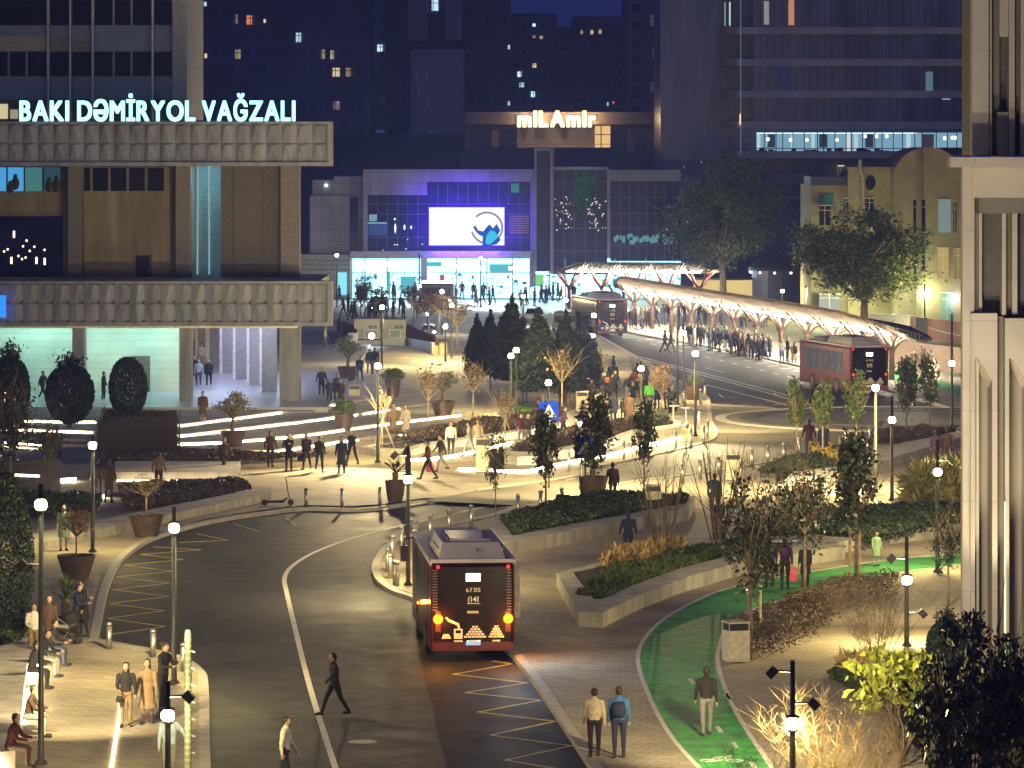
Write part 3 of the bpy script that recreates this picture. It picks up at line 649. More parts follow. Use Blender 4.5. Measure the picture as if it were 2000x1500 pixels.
# ------------------------------------------------------------------ shopping centre with the big screen
YM = 406.0
ml = empty('shopping_centre', (0, 0, 0), 0, 'low panelled shopping centre with big white screen and glaring glass ground floor', 'building')
def mbox(name, mat, a, b, c, d, Y, dd): return slab(name, mat, a, b, c, d, Y, dd, ml)
pan = brick('facade_panels', (.34, .33, .40), (.16, .15, .2), 1.0, 1.15, var=.05, ms=.02, offset=0); pan.node_tree.nodes['Mapping'].inputs['Rotation'].default_value[0] = R(90)
mbox('rear_mass', pan, 700, 1330, 345, 590, YM+3, 20)
mbox('top_band', pan, 709, 1043, 331, 355, YM-.6, 4); mbox('side_pier', pan, 709, 718, 355, 492, YM-.6, 4); mbox('side_pier', pan, 1036, 1046, 355, 560, YM-.6, 4)
mbox('panel_block', pan, 718, 834, 355, 381, YM-.2, 3)
mbox('canopy_band', bsdf('canopy_white', (.5, .5, .56), rough=.6), 684, 1038, 491, 505, YM-1.6, 5)
mbox('low_wing', pan, 605, 684, 382, 495, YM+1, 10); mbox('low_wing_top', pan, 610, 656, 352, 382, YM+2, 10); mbox('low_wing_top', pan, 652, 709, 345, 495, YM+1.5, 8)
mbox('window', glass_b, 683, 699, 385, 492, YM+.9, .1)
mbox('ground_wing', bsdf('ground_wing', (.42, .42, .38), rough=.7), 586, 684, 497, 585, YM-.4, 8)
mbox('window', emit('shop_side', (.25, .8, .9), 1.2), 660, 677, 532, 576, YM-.5, .1)
for y in (508, 517, 526): mbox('wall_groove', dark_metal, 590, 684, y, y+1, YM-.42, .05)
# dark curtain wall with mullions
mbox('glass_wall', glass_b, 718, 1036, 381, 492, YM+.3, .2); mbox('glass_wall', glass_b, 834, 1036, 355, 381, YM+.2, .2)
mu = bsdf('mullion_blue', (.10, .12, .22), rough=.4)
for x in (736, 756, 776, 796, 816, 1015): mbox('mullion', mu, x, x+1, 381, 492, YM+.24, .05)
for x in (855, 874, 894, 913, 933, 953, 973, 993): mbox('mullion', mu, x, x+1, 355, 400, YM+.14, .05)
for y in (398, 418, 463): mbox('transom', mu, 718, 1036, y, y+1, YM+.24, .05)
mbox('interior_glimpse', emit('shop_blue_interior', (.05, .12, .32), .6), 720, 756, 436, 460, YM+.26, .03)
mbox('interior_glimpse', emit('shop_white_interior', (.30, .5, .62), .7), 721, 737, 418, 432, YM+.26, .03)
mbox('interior_glimpse', emit('shop_counter', (.35, .6, .7), .7), 718, 757, 434, 437, YM+.25, .03)
mb = MB()
for x, y, h_ in ((772, 446, 18), (790, 444, 10), (803, 444, 6), (771, 428, 4), (771, 478, 2), (776, 478, 2), (796, 468, 1.5), (793, 486, 1.5), (825, 477, 1.5), (748, 488, 1.2)):
    a = W(x, y, YM+.2); mb.ell(a, (.09, .03, h_/20*.55), 6, 6)
tag(mb.build('shop_window_lights', emit('shop_lamps', (.85, .9, 1), 1.8), ml), kind='stuff')
for k in range(8): mbox('louvre', emit('louvre_glow', (.42, .22, .42), .7), 995, 1033, 422+k*4.6, 423.6+k*4.6, YM+.22, .03)
mbox('interior_glimpse', emit('green_shop', (.05, .28, .24), .8), 998, 1014, 358, 376, YM+.1, .03)
# big screen
scn = empty('led_screen', (0, 0, 0), 0, 'glaring white advertising screen with a blue figure in a grey ring', 'screen', None)
slab('screen_panel', emit('screen_white', (1, .99, 1), 1.25), 838, 985, 405, 479, YM-.25, .18, scn)
slab('screen_glow_rim', emit('screen_violet_bloom', (.05, .0, .9), 2.0), 836, 987, 403, 481, YM-.15, .25, scn)  # glowing rim added for the violet bloom around the screen
mb = MB(); c = W(951, 445, YM-.3); k = 20.0/F*YM/20
P = [(c.x+1.52*math.cos(t/24*math.pi), c.z+1.52*math.sin(t/24*math.pi)) for t in range(-22, 19)]
q = strip(P, .20); n = len(P); mb.add([(x, YM-.262, z) for x, z in q], [(i, i+1, 2*n-2-i, 2*n-1-i) for i in range(n-1)])
mb.build('ring_graphic', emit('ring_grey', (.30, .27, .50), 1), scn)
mb = MB(); fig = [(942, 479), (943, 462), (935, 458), (929, 452), (924, 444), (928, 440), (934, 450), (944, 452), (950, 444), (956, 438), (963, 446), (970, 437), (977, 450), (972, 460), (978, 468), (970, 477), (960, 479)]
pts = [W(x, y, YM-.27) for x, y in fig]
L3 = [Vector((p.x, p.z, 0)) for p in pts]; mb.add([(p.x, YM-.27, p.z) for p in pts], [tuple(t) for t in tessellate_polygon([L3])]); mb.build('figure_graphic', emit('screen_blue', (.0, .10, .50), 1), scn)
mb = MB(); fig = [(948, 476), (950, 460), (958, 450), (966, 452), (974, 462), (964, 472), (956, 478)]
pts = [W(x, y, YM-.28) for x, y in fig]; L3 = [Vector((p.x, p.z, 0)) for p in pts]; mb.add([(p.x, YM-.28, p.z) for p in pts], [tuple(t) for t in tessellate_polygon([L3])]); mb.build('figure_graphic', emit('screen_cyan', (.05, .6, .85), 1), scn)
for (x, y), pw_ in (((838, 440), 1), ((987, 440), 1), ((911, 398), 1.6), ((911, 486), 1.6)):
    p = W(x, y, YM-2.2); area(p, W(911, 440, YM+.3) if False else Vector((p.x, YM+.3, p.z)), 380*pw_, 2.0 if y == 440 else 6.5, 3.2 if y == 440 else 1.6, (.10, .03, 1.0), 'screen_bloom_fill')  # area lamps added to wash the wall violet like that bloom
area(W(911, 440, YM-1), (0, 300, 0), 900, 7, 3.5, (.8, .8, 1.0), 'screen_light')
# glazed ground floor: lit shop interiors behind glass
mbox('shop_back_wall', emit('shop_interior', (.42, .90, .98), 2.6), 684, 1330, 505, 582, YM+2.4, .2)
rs = random.Random(11)
shelfmats = [emit('shelf_teal', (.10, .55, .62), 1.0), emit('shelf_white', (.9, 1, 1), 2.2), bsdf('shelf_dark', (.05, .12, .16), rough=.6), emit('shelf_red', (.6, .12, .10), .9), emit('shelf_blue', (.08, .3, .6), 1.0), emit('shelf_green', (.25, .75, .2), 1.0)]
groups = [MB() for _ in shelfmats]
for k in range(420):
    x = rs.uniform(690, 1325); y = rs.uniform(532, 578); w_ = rs.choice((1.5, 2, 3, 5, 8)); h_ = rs.choice((1.2, 2, 3, 6)); i = rs.choice((0, 0, 1, 1, 1, 2, 2, 3, 4, 4)) if x < 1040 else rs.choice((0, 1, 1, 2, 3, 4, 5, 5))
    a = W(x, y, YM+1.6+rs.random()*.7); b = W(x+w_, y+h_, YM+1.6); groups[i].box(a.x, b.x, a.y, a.y+.05, b.z, a.z)
for gmb, mt in zip(groups, shelfmats): tag(gmb.build('shop_shelf_goods', mt, ml), kind='stuff')
for a, b, c, d, mt in ((755, 762, 530, 582, 0), (782, 812, 540, 575, 0), (832, 862, 512, 520, 0), (834, 858, 530, 550, 1), (859, 868, 536, 550, 3), (956, 1000, 516, 532, 0), (1041, 1062, 536, 560, 5), (1090, 1104, 538, 580, 1), (1175, 1188, 545, 566, 5), (1196, 1206, 545, 558, 4)):
    mbox('shop_display', shelfmats[mt], a, b, c, d, YM+1.5, .1)
for x in (686, 712, 755, 822, 832, 890, 950, 1000, 1034, 1072, 1103, 1200, 1260): mbox('shopfront_pier', bsdf('shopfront_pier', (.45, .5, .55), rough=.5), x, x+(10 if x in (822,) else 2.2), 505, 582, YM, .35)
mbox('shopfront_transom', bsdf('shopfront_pier', (.45, .5, .55)), 684, 1036, 532, 533.5, YM+.05, .2)
for x in (720, 742, 770, 800, 845, 865, 885, 905, 925, 945, 975, 1005, 1022):
    a = W(x, 508, YM+.8); ubox('shop_downlight', emit('shop_spot', (.9, 1, 1), 16), a.x-.25, a.x+.25, YM+.6, YM+1.0, a.z-.1, a.z, ml)
for x, y, s in ((722, 520, 1.0), (734, 527, .9), (760, 516, .8), (900, 520, .8), (920, 524, .9), (1005, 524, .6), (1006, 540, .5)):
    a = W(x, y, YM+1.2); mb = MB(); mb.box(a.x-s, a.x+s, YM+1.2, YM+1.3, a.z-.28*s, a.z+.28*s); mb.build('shop_sign_light', emit('shop_sign_white', (.9, 1, 1), 6), ml)
area((-7, YM-2.2, 4.0), (-7, YM-12, 0), 4600, 17, .8, (.62, .95, 1.0), 'shopfront_spill'); area((8, YM-2.2, 3.8), (8, YM-12, 0), 2200, 12, .8, (.6, 1, .95), 'shopfront_spill')
# tall slot and right glazed halls
mbox('slot_frame', pan, 1044, 1082, 289, 295, YM-1.2, 3); mbox('slot_frame', pan, 1044, 1048, 295, 530, YM-1.2, 3); mbox('slot_frame', pan, 1075, 1081, 295, 535, YM-1.2, 3)
mbox('slot_glass', glass_b, 1048, 1075, 295, 530, YM-.4, .2)
mbox('side_pier', pan, 1081, 1189, 326, 332, YM-.6, 3); mbox('side_pier', pan, 1186, 1192, 332, 500, YM-.8, 3)
mbox('glass_wall', glass_b, 1081, 1186, 332, 536, YM+.2, .2); mbox('glass_wall', glass_b, 1192, 1330, 354, 510, YM+.2, .2); mbox('top_band', pan, 1190, 1330, 332, 354, YM-.4, 2)
for x in (1100, 1121, 1143, 1164): mbox('mullion', mu, x, x+1, 332, 536, YM+.14, .05)
for y in (355, 400, 445, 490): mbox('transom', mu, 1081, 1186, y, y+1, YM+.14, .05)
for k in range(7): mbox('mullion', mu, 1212+k*17, 1213+k*17, 354, 510, YM+.14, .05)
for y in (385, 416, 445, 478): mbox('transom', mu, 1192, 1330, y, y+1, YM+.14, .05)
mb = MB(); m2 = MB()
for k in range(150):
    x = 1122+36*rs.random(); y = 335+95*rs.random()**1.3; s = .04+.12*rs.random(); a = W(x+4*math.sin(y/9), y, YM+.13); mb.box(a.x-s, a.x+s, YM+.10, YM+.13, a.z-s*1.3, a.z+s*1.3)
for k in range(70):
    x = rs.choice((rs.uniform(1083, 1118), rs.uniform(1145, 1184))); y = rs.uniform(380, 450); a = W(x, y, YM+.13); s = .03+.05*rs.random(); m2.box(a.x-s, a.x+s, YM+.10, YM+.13, a.z-s, a.z+s)
tag(mb.build('green_hall_planting', emit('green_interior', (.04, .15, .05), .35), ml), kind='stuff'); tag(m2.build('fairy_lights', emit('fairy', (.9, .8, .6), 1.0), ml), kind='stuff')
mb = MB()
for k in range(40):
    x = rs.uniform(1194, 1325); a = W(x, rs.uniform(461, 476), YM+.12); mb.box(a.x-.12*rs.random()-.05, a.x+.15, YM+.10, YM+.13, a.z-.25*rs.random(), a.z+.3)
tag(mb.build('painted_window_reflections', emit('teal_bits', (.2, .5, .52), .6), ml), kind='stuff')  # glowing chips stand for reflections in the glass
a = W(637, 362, YM+1.9); mb = MB(); mb.ell(a, (.12, .1, .12)); mb.build('wall_lamp', emit('wall_lamp_white', (.8, 1, .9), 12), ml)

# ------------------------------------------------------------------ buildings behind
navy = bsdf('haze_navy_plaster', (.055, .055, .17), rough=.9, var=.2, scale=.1)  # tower walls tinted navy in place of haze and blue skylight
def tower(label, a, b, top, Y, D, wall, cols=0, rows=0, lit=(), win=glass_b, wy0=None, wy1=None, ww=.5, wh=.5, bands=(), bandmat=None):
    t = empty('apartment_building', ((W((a+b)/2, 0, Y)).x, Y, 0), 0, label, 'building', 'unlit blocks of flats in the background'); ox = t.location.x
    A = W(a, top, Y); Bq = W(b, top, Y)
    ubox('wall', wall, A.x-ox, Bq.x-ox, 0, D, 0, A.z, t)
    if rows and cols:
        y0 = wy0 if wy0 is not None else max(top, 0)+8; y1 = wy1 if wy1 is not None else 330
        for r in range(rows):
            for c_ in range(cols):
                x = a+(b-a)*(c_+.5)/cols; y = y0+(y1-y0)*(r+.5)/rows; hw = (b-a)/cols*ww/2; hh = (y1-y0)/rows*wh/2
                p = W(x-hw, y-hh, Y); q = W(x+hw, y+hh, Y); ubox('window', win, p.x-ox, q.x-ox, -.08, -.01, q.z, p.z, t)
    for y, h_ in bands:
        p = W(a-3, y, Y); q = W(b+3, y+h_, Y); ubox('balcony_band', bandmat or wall, p.x-ox, q.x-ox, -.9, -.1, q.z, p.z, t)
    for i, (x, y, w_, h_, col, s) in enumerate(lit):
        m = emit('lit_%02d_%02d_%02d_%02d' % (*[int(v*99) for v in col], int(s*10)), col, s)
        p = W(x-w_/2, y-h_/2, Y); q = W(x+w_/2, y+h_/2, Y)
        f = ubox('lit_window', m, p.x-ox, q.x-ox, -.16, -.10, q.z, p.z, t)
        if w_ > 7:
            cu = MB(); cw_ = (q.x-p.x)*(.16+.3*((i*37) % 10)/10); sd = 1 if i % 2 else -1; x_ = p.x-ox if sd > 0 else q.x-ox
            cu.box(min(x_, x_+sd*cw_), max(x_, x_+sd*cw_), -.175, -.165, q.z, p.z); cu.build('curtain', bsdf('curtain', (.16, .12, .10)), t)
            mb = MB(); c_ = (p.x+q.x)/2-ox; mb.box(c_-.05, c_+.05, -.21, -.17, q.z, p.z); zz_ = q.z+(p.z-q.z)*.68; mb.box(p.x-ox, q.x-ox, -.23, -.215, zz_-.05, zz_+.05); mb.build('window_bars', dark_metal, t)
    return t
wm = (1, .72, .42); cw = (.62, .92, 1.0); rd = (1, .28, .12); ye = (.9, .85, .5)
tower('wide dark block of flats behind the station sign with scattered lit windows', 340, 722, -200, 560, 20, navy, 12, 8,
      [(401, 8, 5, 8, cw, 1.0), (460, 37, 9, 18, (.6, .5, .5), .35), (489, 39, 15, 18, rd, .9), (517, 41, 4, 7, wm, 1.2), (371, 71, 12, 18, cw, 1.6), (371, 103, 11, 14, cw, 1.2), (371, 137, 11, 13, cw, 1.1), (371, 170, 10, 14, cw, .5), (402, 109, 5, 9, wm, 1.0), (463, 106, 14, 18, ye, .35), (584, 73, 12, 18, cw, .9), (629, 106, 11, 18, ye, .35), (650, 107, 9, 17, wm, .7), (655, 141, 17, 17, wm, .9), (684, 141, 17, 17, wm, .3), (655, 206, 17, 16, (.7, .45, .5), .3), (660, 202, 4, 6, wm, 1)], bsdf('unlit_pane', (.03, .03, .11), rough=.5, spec=.2), 10, 300, .34, .45)
tower('slim blue grey block right of the wide dark flats', 715, 756, -150, 610, 15, bsdf('blue_plaster', (.22, .25, .46), rough=.9), 2, 7, [(743, 94, 12, 13, cw, 1.4), (758, 197, 13, 8, wm, 1.3)], glass_b, 20, 260, .3, .4)
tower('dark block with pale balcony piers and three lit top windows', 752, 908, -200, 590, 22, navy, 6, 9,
      [(810, 10, 17, 22, (.55, .8, 1), 1.1), (846, 10, 20, 22, (.55, .8, 1), 1.3), (886, 11, 26, 20, (.55, .8, 1), 1.3), (807, 126, 5, 5, (.7, .7, .8), .5)], glass_b, 20, 300, .35, .55)
_tw = [o for o in COL.objects if o.get('label', '').startswith('dark block with pale')][0]
for x0, x1 in ((797, 834), (870, 902)): ubox('balcony_pier', bsdf('pier_violet', (.26, .26, .42), rough=.9), W(x0, 0, 588).x-_tw.location.x, W(x1, 0, 588).x-_tw.location.x, -1.4, -.2, W(0, 78, 588).z, W(0, -40, 588).z, _tw)
tower('low violet grey block with blank side wall below the pale balcony piers', 802, 906, 96, 565, 18, bsdf('violet_plaster', (.24, .23, .40), rough=.9), 0, 0, [(816, 150, 8, 16, (.05, .05, .14), .5), (816, 176, 8, 16, (.05, .05, .14), .5), (834, 148, 5, 14, (.05, .05, .12), .5), (836, 200, 10, 12, (.05, .05, .12), .5)])
tower('tall flats with thin floor slabs behind the low violet block', 904, 998, -120, 600, 20, bsdf('violet_plaster2', (.10, .10, .22), rough=.9), 3, 11, [(994, 92, 4, 8, cw, .9), (994, 202, 4, 8, cw, .8)], glass_b, 0, 290, .3, .5, [(y, 3) for y in range(25, 260, 28)], bsdf('slab_dim', (.12, .10, .13), rough=.8))
tower('flat topped brown tower with a few bright windows left of the gap of sky', 996, 1088, 26, 660, 20, bsdf('brown_dim', (.08, .065, .16), rough=.9), 5, 9,
      [(1043, 49, 6, 6, cw, 1.4), (1043, 72, 6, 5, wm, .3), (1057, 73, 6, 6, wm, .5), (1043, 128, 9, 8, wm, 1.2), (1017, 145, 13, 10, cw, 1.6), (1017, 166, 13, 9, cw, .9), (1042, 184, 10, 11, cw, 1.5)], glass_b, 40, 260, .4, .35)
tower('lower dark mass under the gap of sky', 1080, 1130, 52, 640, 12, bsdf('violet_plaster3', (.12, .12, .26), rough=.9), 1, 9, (), glass_b, 60, 280, .7, .25)
tower('dark tower right of the gap of sky with three small lit windows', 1119, 1225, 32, 620, 18, bsdf('brown_dim2', (.07, .058, .15), rough=.9), 4, 8, [(1136, 63, 5, 7, wm, .4), (1156, 63, 6, 8, wm, .7), (1172, 62, 6, 8, wm, .5), (1187, 203, 3, 7, (.3, 1, .5), 1.0), (1198, 200, 4, 4, (1, .1, .2), 1)], glass_b, 50, 260, .4, .35)
tower('tall violet tower with a column of pale windows beside the glass offices', 1222, 1306, -150, 560, 20, bsdf('violet_plaster4', (.12, .11, .21), rough=.9), 2, 9, [(1275, 40, 9, 22, (.3, .28, .34), .25), (1275, 104, 9, 20, (.3, .28, .34), .2), (1275, 170, 9, 20, (.3, .28, .34), .15)], glass_b, 0, 300, .35, .5)
tower('dark low houses and trees behind the station roof end', 560, 920, 262, 540, 20, bsdf('night_mass', (.006, .007, .03), rough=.95), 0, 0, [(745, 256, 20, 5, (.1, .12, .4), .5), (838, 258, 16, 4, (.1, .12, .4), .4)])
# building with the glowing roof sign
rs_ = empty('sign_building', (0, 0, 0), 0, 'low brown building behind the shopping centre with flat overhanging roof', 'building')
Ys = 470
wallb = bsdf('brown_plaster', (.13, .11, .12), rough=.85, var=.1, scale=.5)
slab('wall', wallb, 908, 1300, 240, 345, Ys, 12, rs_); slab('roof_band', bsdf('roof_band', (.17, .14, .14), rough=.8), 908, 1300, 219, 243, Ys-1.2, 14, rs_)
slab('lower_roof', bsdf('violet_wall', (.09, .075, .10), rough=.85), 900, 1330, 288, 345, Ys-6, 5, rs_)
for a, b in ((920, 960), (975, 1010), (1190, 1225), (1232, 1262)): slab('window', glass_b, a, b, 252, 288, Ys-.06, .05, rs_)
slab('lit_window', emit('orange_window', (1, .62, .22), 1.0), 1162, 1192, 246, 294, Ys-.12, .05, rs_)
for a, b, c, d in ((1173, 1175, 246, 294), (1162, 1192, 262, 263.5), (1162, 1192, 281, 282)): slab('window_bar', dark_metal, a, b, c, d, Ys-.2, .05, rs_)
slab('handrail', bsdf('pale_rail', (.4, .35, .35)), 1000, 1160, 280, 281, Ys-6.2, .05, rs_)
for x, m in ((1232, concrete), (1268, wallb)): slab('roof_cylinder', m, x-6, x+6, 273, 296, Ys-6.8, .6, rs_)
ssg = empty('roof_sign', (0, 0, 0), 0, 'warm glowing shop name letters on the low brown building', 'sign')
word('mILAmIr', W(1010, 0, Ys).x, W(1164, 0, Ys).x, W(0, 247, Ys-1.5).z, 1.85, emit('warm_letter', (1, .80, .36), 3.6), ssg, Ys-1.5, bold=.055, gap=.08)
for x in (1025, 1060, 1095, 1130, 1155): point((W(x, 0, Ys).x, Ys-2.5, W(0, 232, Ys).z), 420, (1, .66, .28), .3, name='sign_glow')
# glass offices
go = empty('glass_office_building', (0, 0, 0), 0, 'large dim glass office building with rounded corner and one brightly lit floor', 'building')
Yg = 430
gm = bsdf('office_glass', (.13, .15, .30), rough=.3, var=.45, scale=.5, spec=.3, streak=.12); band = bsdf('office_band', (.34, .35, .46), rough=.6, var=.15, scale=.3); gm2 = bsdf('office_glass_dark', (.07, .08, .19), rough=.2, var=.4)  # glass and bands lightened toward blue in place of haze
slab('core', gm2, 1290, 1890, -120, 560, Yg+3.2, 20, go); slab('set_back_wing', gm, 1290, 1420, -120, 560, Yg+2, 1, go)
for y in (60, 122, 184, 244, 302):
    slab('floor_band', band, 1440, 1890, y-7, y+7, Yg-.3, 3.4, go)
    mb = MB(); cx = W(1452, 0, Yg).x; n = 14; rr_ = 2.4
    zt, zb = W(0, y-8, Yg).z, W(0, y+7, Yg).z
    P = [(cx+rr_*math.cos(math.pi/2+math.pi*t/n*1.0), Yg+2.1+rr_*math.sin(math.pi/2+math.pi*t/n)) for t in range(n+1)]
    mb.prism(P, zb, zt); mb.build('rounded_slab', bsdf('slab_warm', (.26, .24, .22), rough=.7), go)
    if y < 300: slab('floor_edge', bsdf('edge_line', (.3, .3, .34)), 1320, 1400, y-18, y-17, Yg+1.8, .1, go)
for y0, y1 in ((-30, 53), (67, 115), (129, 177), (191, 237)):
    slab('glazing', gm, 1470, 1880, y0, y1, Yg+.1, .1, go)
    for x in range(1470, 1880, 14): slab('mullion', gm2, x, x+1.6, y0, y1, Yg-.02, .1, go)
    for x in (1404, 1415, 1425, 1435): slab('corner_mullion', bsdf('corner_rail', (.15, .14, .15)), x, x+1, y0, y1, Yg+1.2, .1, go)
slab('glass_edge', emit('edge_glow', (.4, .5, .65), .35), 1446, 1447.5, -60, 300, Yg-.6, .05, go)
slab('edge_lamp', emit('edge_lamp', (1, .7, .4), 1.5), 1444.5, 1447, 222, 244, Yg-.65, .05, go)
for a, b, c, d, col, s in ((1492, 1502, 2, 48, (.8, .8, .75), .35), (1540, 1551, 0, 49, (1, .45, .2), .6), (1424, 1427, 4, 50, (.6, .9, .8), .9), (1415, 1417, 4, 50, (.6, .9, .8), .5), (1545, 1630, 62, 63.3, (.8, .9, 1), 1.2), (1808, 1822, 140, 178, (.2, .35, .42), .5), (1840, 1856, 193, 194, (.7, .9, 1), 1.0), (1518, 1545, 129, 177, (.02, .02, .05), 1)):
    slab('office_light', emit('ol_%d_%d' % (a, c), col, s), a, b, c, d, Yg-.12, .05, go)
slab('lit_floor', emit('lit_floor', (.22, .42, .55), 1.0), 1476, 1880, 259, 304, Yg+1.6, .2, go)
slab('lit_floor_ceiling', emit('lit_floor_line', (.75, .95, 1), 1.6), 1478, 1790, 259, 261, Yg+.3, .2, go)
for x in (1476, 1492, 1515, 1528, 1548, 1570, 1596, 1608, 1630, 1652, 1662, 1684, 1708, 1722, 1744, 1762, 1786, 1800, 1828, 1850, 1868): slab('mullion', dark_metal, x, x+1.6, 258, 304, Yg+.2, .1, go)
slab('transom', dark_metal, 1476, 1880, 289, 290.5, Yg+.15, .1, go)
for x, w_, c in ((1478, 7, cw), (1545, 5, cw), (1652, 9, (1, 1, 1)), (1668, 8, cw), (1770, 9, cw), (1585, 6, cw), (1500, 14, (.03, .05, .08)), (1600, 16, (.03, .05, .08)), (1690, 16, (.03, .05, .08)), (1800, 24, (.05, .05, .05))): slab('bright_bay', emit('bay_%d' % x, c, .8), x, x+w_, 262, 303 if c[0] > .5 else 288, Yg+1.3, .1, go)
for x, y in ((1500, 272), (1544, 273), (1576, 273), (1635, 273), (1690, 266), (1712, 266), (1732, 266), (1845, 270), (1860, 269), (1866, 269)): mb = MB(); mb.ell(W(x, y, Yg+.7), (.16, .1, .2), 8, 6); mb.build('pendant_lamp', emit('pendant', (1, .85, .5), 3.5), go)
mb = MB()
for k in range(34): a = W(rs.uniform(1480, 1740), rs.uniform(292, 300), Yg+.9); mb.box(a.x-.25, a.x+.25, a.y, a.y+.1, a.z-.25, a.z+.2)
tag(mb.build('office_desks', dark_metal, go), kind='stuff')
for a, b, c, d in ((1520, 1580, 340, 360), (1520, 1580, 384, 388), (1535, 1583, 412, 413), (1535, 1583, 430, 431), (1535, 1583, 445, 446)): slab('lower_floor_band', bsdf('lower_band', (.16, .19, .22)), a, b, c, d, Yg-.2, .3, go)
# yellow school-like building
yb = empty('yellow_stone_building', (0, 0, 0), 0, 'yellow stone building with barrel roof gable and tall windows', 'building')
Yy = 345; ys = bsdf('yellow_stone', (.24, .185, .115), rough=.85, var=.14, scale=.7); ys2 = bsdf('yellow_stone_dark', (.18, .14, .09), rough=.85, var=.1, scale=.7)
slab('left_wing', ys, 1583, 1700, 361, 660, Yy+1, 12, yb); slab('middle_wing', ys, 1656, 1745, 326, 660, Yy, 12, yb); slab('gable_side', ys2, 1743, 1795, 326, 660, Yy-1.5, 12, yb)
slab('right_wing', ys, 1795, 1900, 372, 660, Yy-2.5, 12, yb)
mb = MB(); c = W(1812, 350, Yy-2.5); P = []
a0 = W(1745, 345, Yy-2.5); a1 = W(1878, 345, Yy-2.5); mx_ = (a0.x+a1.x)/2; hw = (a1.x-a0.x)/2
arc = [(mx_+hw*math.cos(math.pi*t/20), a0.z+2.45*math.sin(math.pi*t/20)) for t in range(21)]+[(a0.x, W(0, 660, Yy).z), (a1.x, W(0, 660, Yy).z)]
n = len(arc); mb.add([(x, Yy-3.0, z) for x, z in arc]+[(x, Yy+9, z) for x, z in arc], [tuple(range(n))]+[(i, (i+1) % n, n+(i+1) % n, n+i) for i in range(n)])
mb.build('barrel_gable', ys, yb)
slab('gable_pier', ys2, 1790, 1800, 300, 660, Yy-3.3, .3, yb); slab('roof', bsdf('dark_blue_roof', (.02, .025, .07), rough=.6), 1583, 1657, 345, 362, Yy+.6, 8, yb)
slab('roof', bsdf('dark_blue_roof', (.02, .025, .07)), 1840, 1900, 288, 303, Yy+10, 3, yb)
for a, b, c, d, m in ((1784, 1807, 390, 452, 'd'), (1833, 1857, 390, 454, 'b'), (1862, 1868, 394, 454, 'd'), (1784, 1807, 486, 530, 'd'), (1831, 1853, 484, 545, 'y'), (1863, 1880, 486, 545, 'y2'), (1600, 1622, 402, 440, 'd'), (1648, 1656, 388, 412, 'd'), (1690, 1706, 388, 420, 'd'), (1600, 1640, 575, 605, 'c'), (1838, 1862, 572, 625, 't')):
    mt = {'d': glass_d, 'b': emit('school_blue', (.34, .50, .48), .55), 'y': emit('school_yellow', (.75, .55, .20), .7), 'y2': emit('school_yellow2', (.8, .55, .2), .35), 'c': emit('school_cream', (.75, .78, .6), .7), 't': bsdf('teal_shutter', (.10, .18, .16), rough=.5)}[m]
    yy = Yy-3.05 if a > 1745 else Yy-.1
    slab('window', mt, a, b, c, d, yy, .05, yb); slab('window_frame', bsdf('cream_frame', (.5, .45, .33)), a-1, b+1, c-1.5, c, yy-.06, .1, yb)
    for f in (.5,): slab('window_bar', bsdf('cream_frame', (.5, .45, .33)), a+(b-a)*f-.5, a+(b-a)*f+.5, c, d, yy-.05, .04, yb)
    slab('window_bar', bsdf('cream_frame', (.5, .45, .33)), a, b, c+(d-c)*.22, c+(d-c)*.22+1, yy-.045, .03, yb)
slab('wall_panel_sign', bsdf('blue_panel', (.02, .10, .16)), 1599, 1628, 379, 400, Yy+.9, .1, yb)
mb = MB(); c = W(1700, 357, Yy-.08); P = [(c.x+.42*math.cos(t*math.pi/10), c.z+.62*math.sin(t*math.pi/10)) for t in range(20)]; mb.add([(x, Yy-.06, z) for x, z in P], [tuple(range(20))]); mb.build('oval_window', glass_d, yb)
mb = MB(); mb.tube([W(1680, 312, Yy-.4), W(1680, 330, Yy-.4), W(1686, 342, Yy-.4), W(1686, 400, Yy-.4)], .16, 8); mb.build('drain_pipe', bsdf('pipe', (.3, .25, .18)), yb)
slab('lit_box', emit('yellow_box', (1, .85, .3), 1.5), 1636, 1649, 323, 330, Yg-1, .1, yb)
mb = MB(); a = W(1869, 600, Yy-3.4); mb.lathe([(.15, .0), (.22, .3), (.1, .6)], 10, (0, 0)); o = mb.build('wall_lantern', lamp_b, yb); o.location = W(1868, 590, Yy-3.6)
point(W(1868, 592, Yy-4.4), 110, (.95, .95, .7), .2); point(W(1790, 588, Yy-6), 250, (.65, .85, 1.0), .3); point(W(1620, 595, Yy-4), 130, (1, .85, .55), .3); point(W(1690, 590, Yy-9), 200, (.9, 1, .6), .3)
area(W(1800, 650, Yy-14), W(1800, 440, Yy), 160, 6, 2, (1, .8, .5), 'facade_flood')
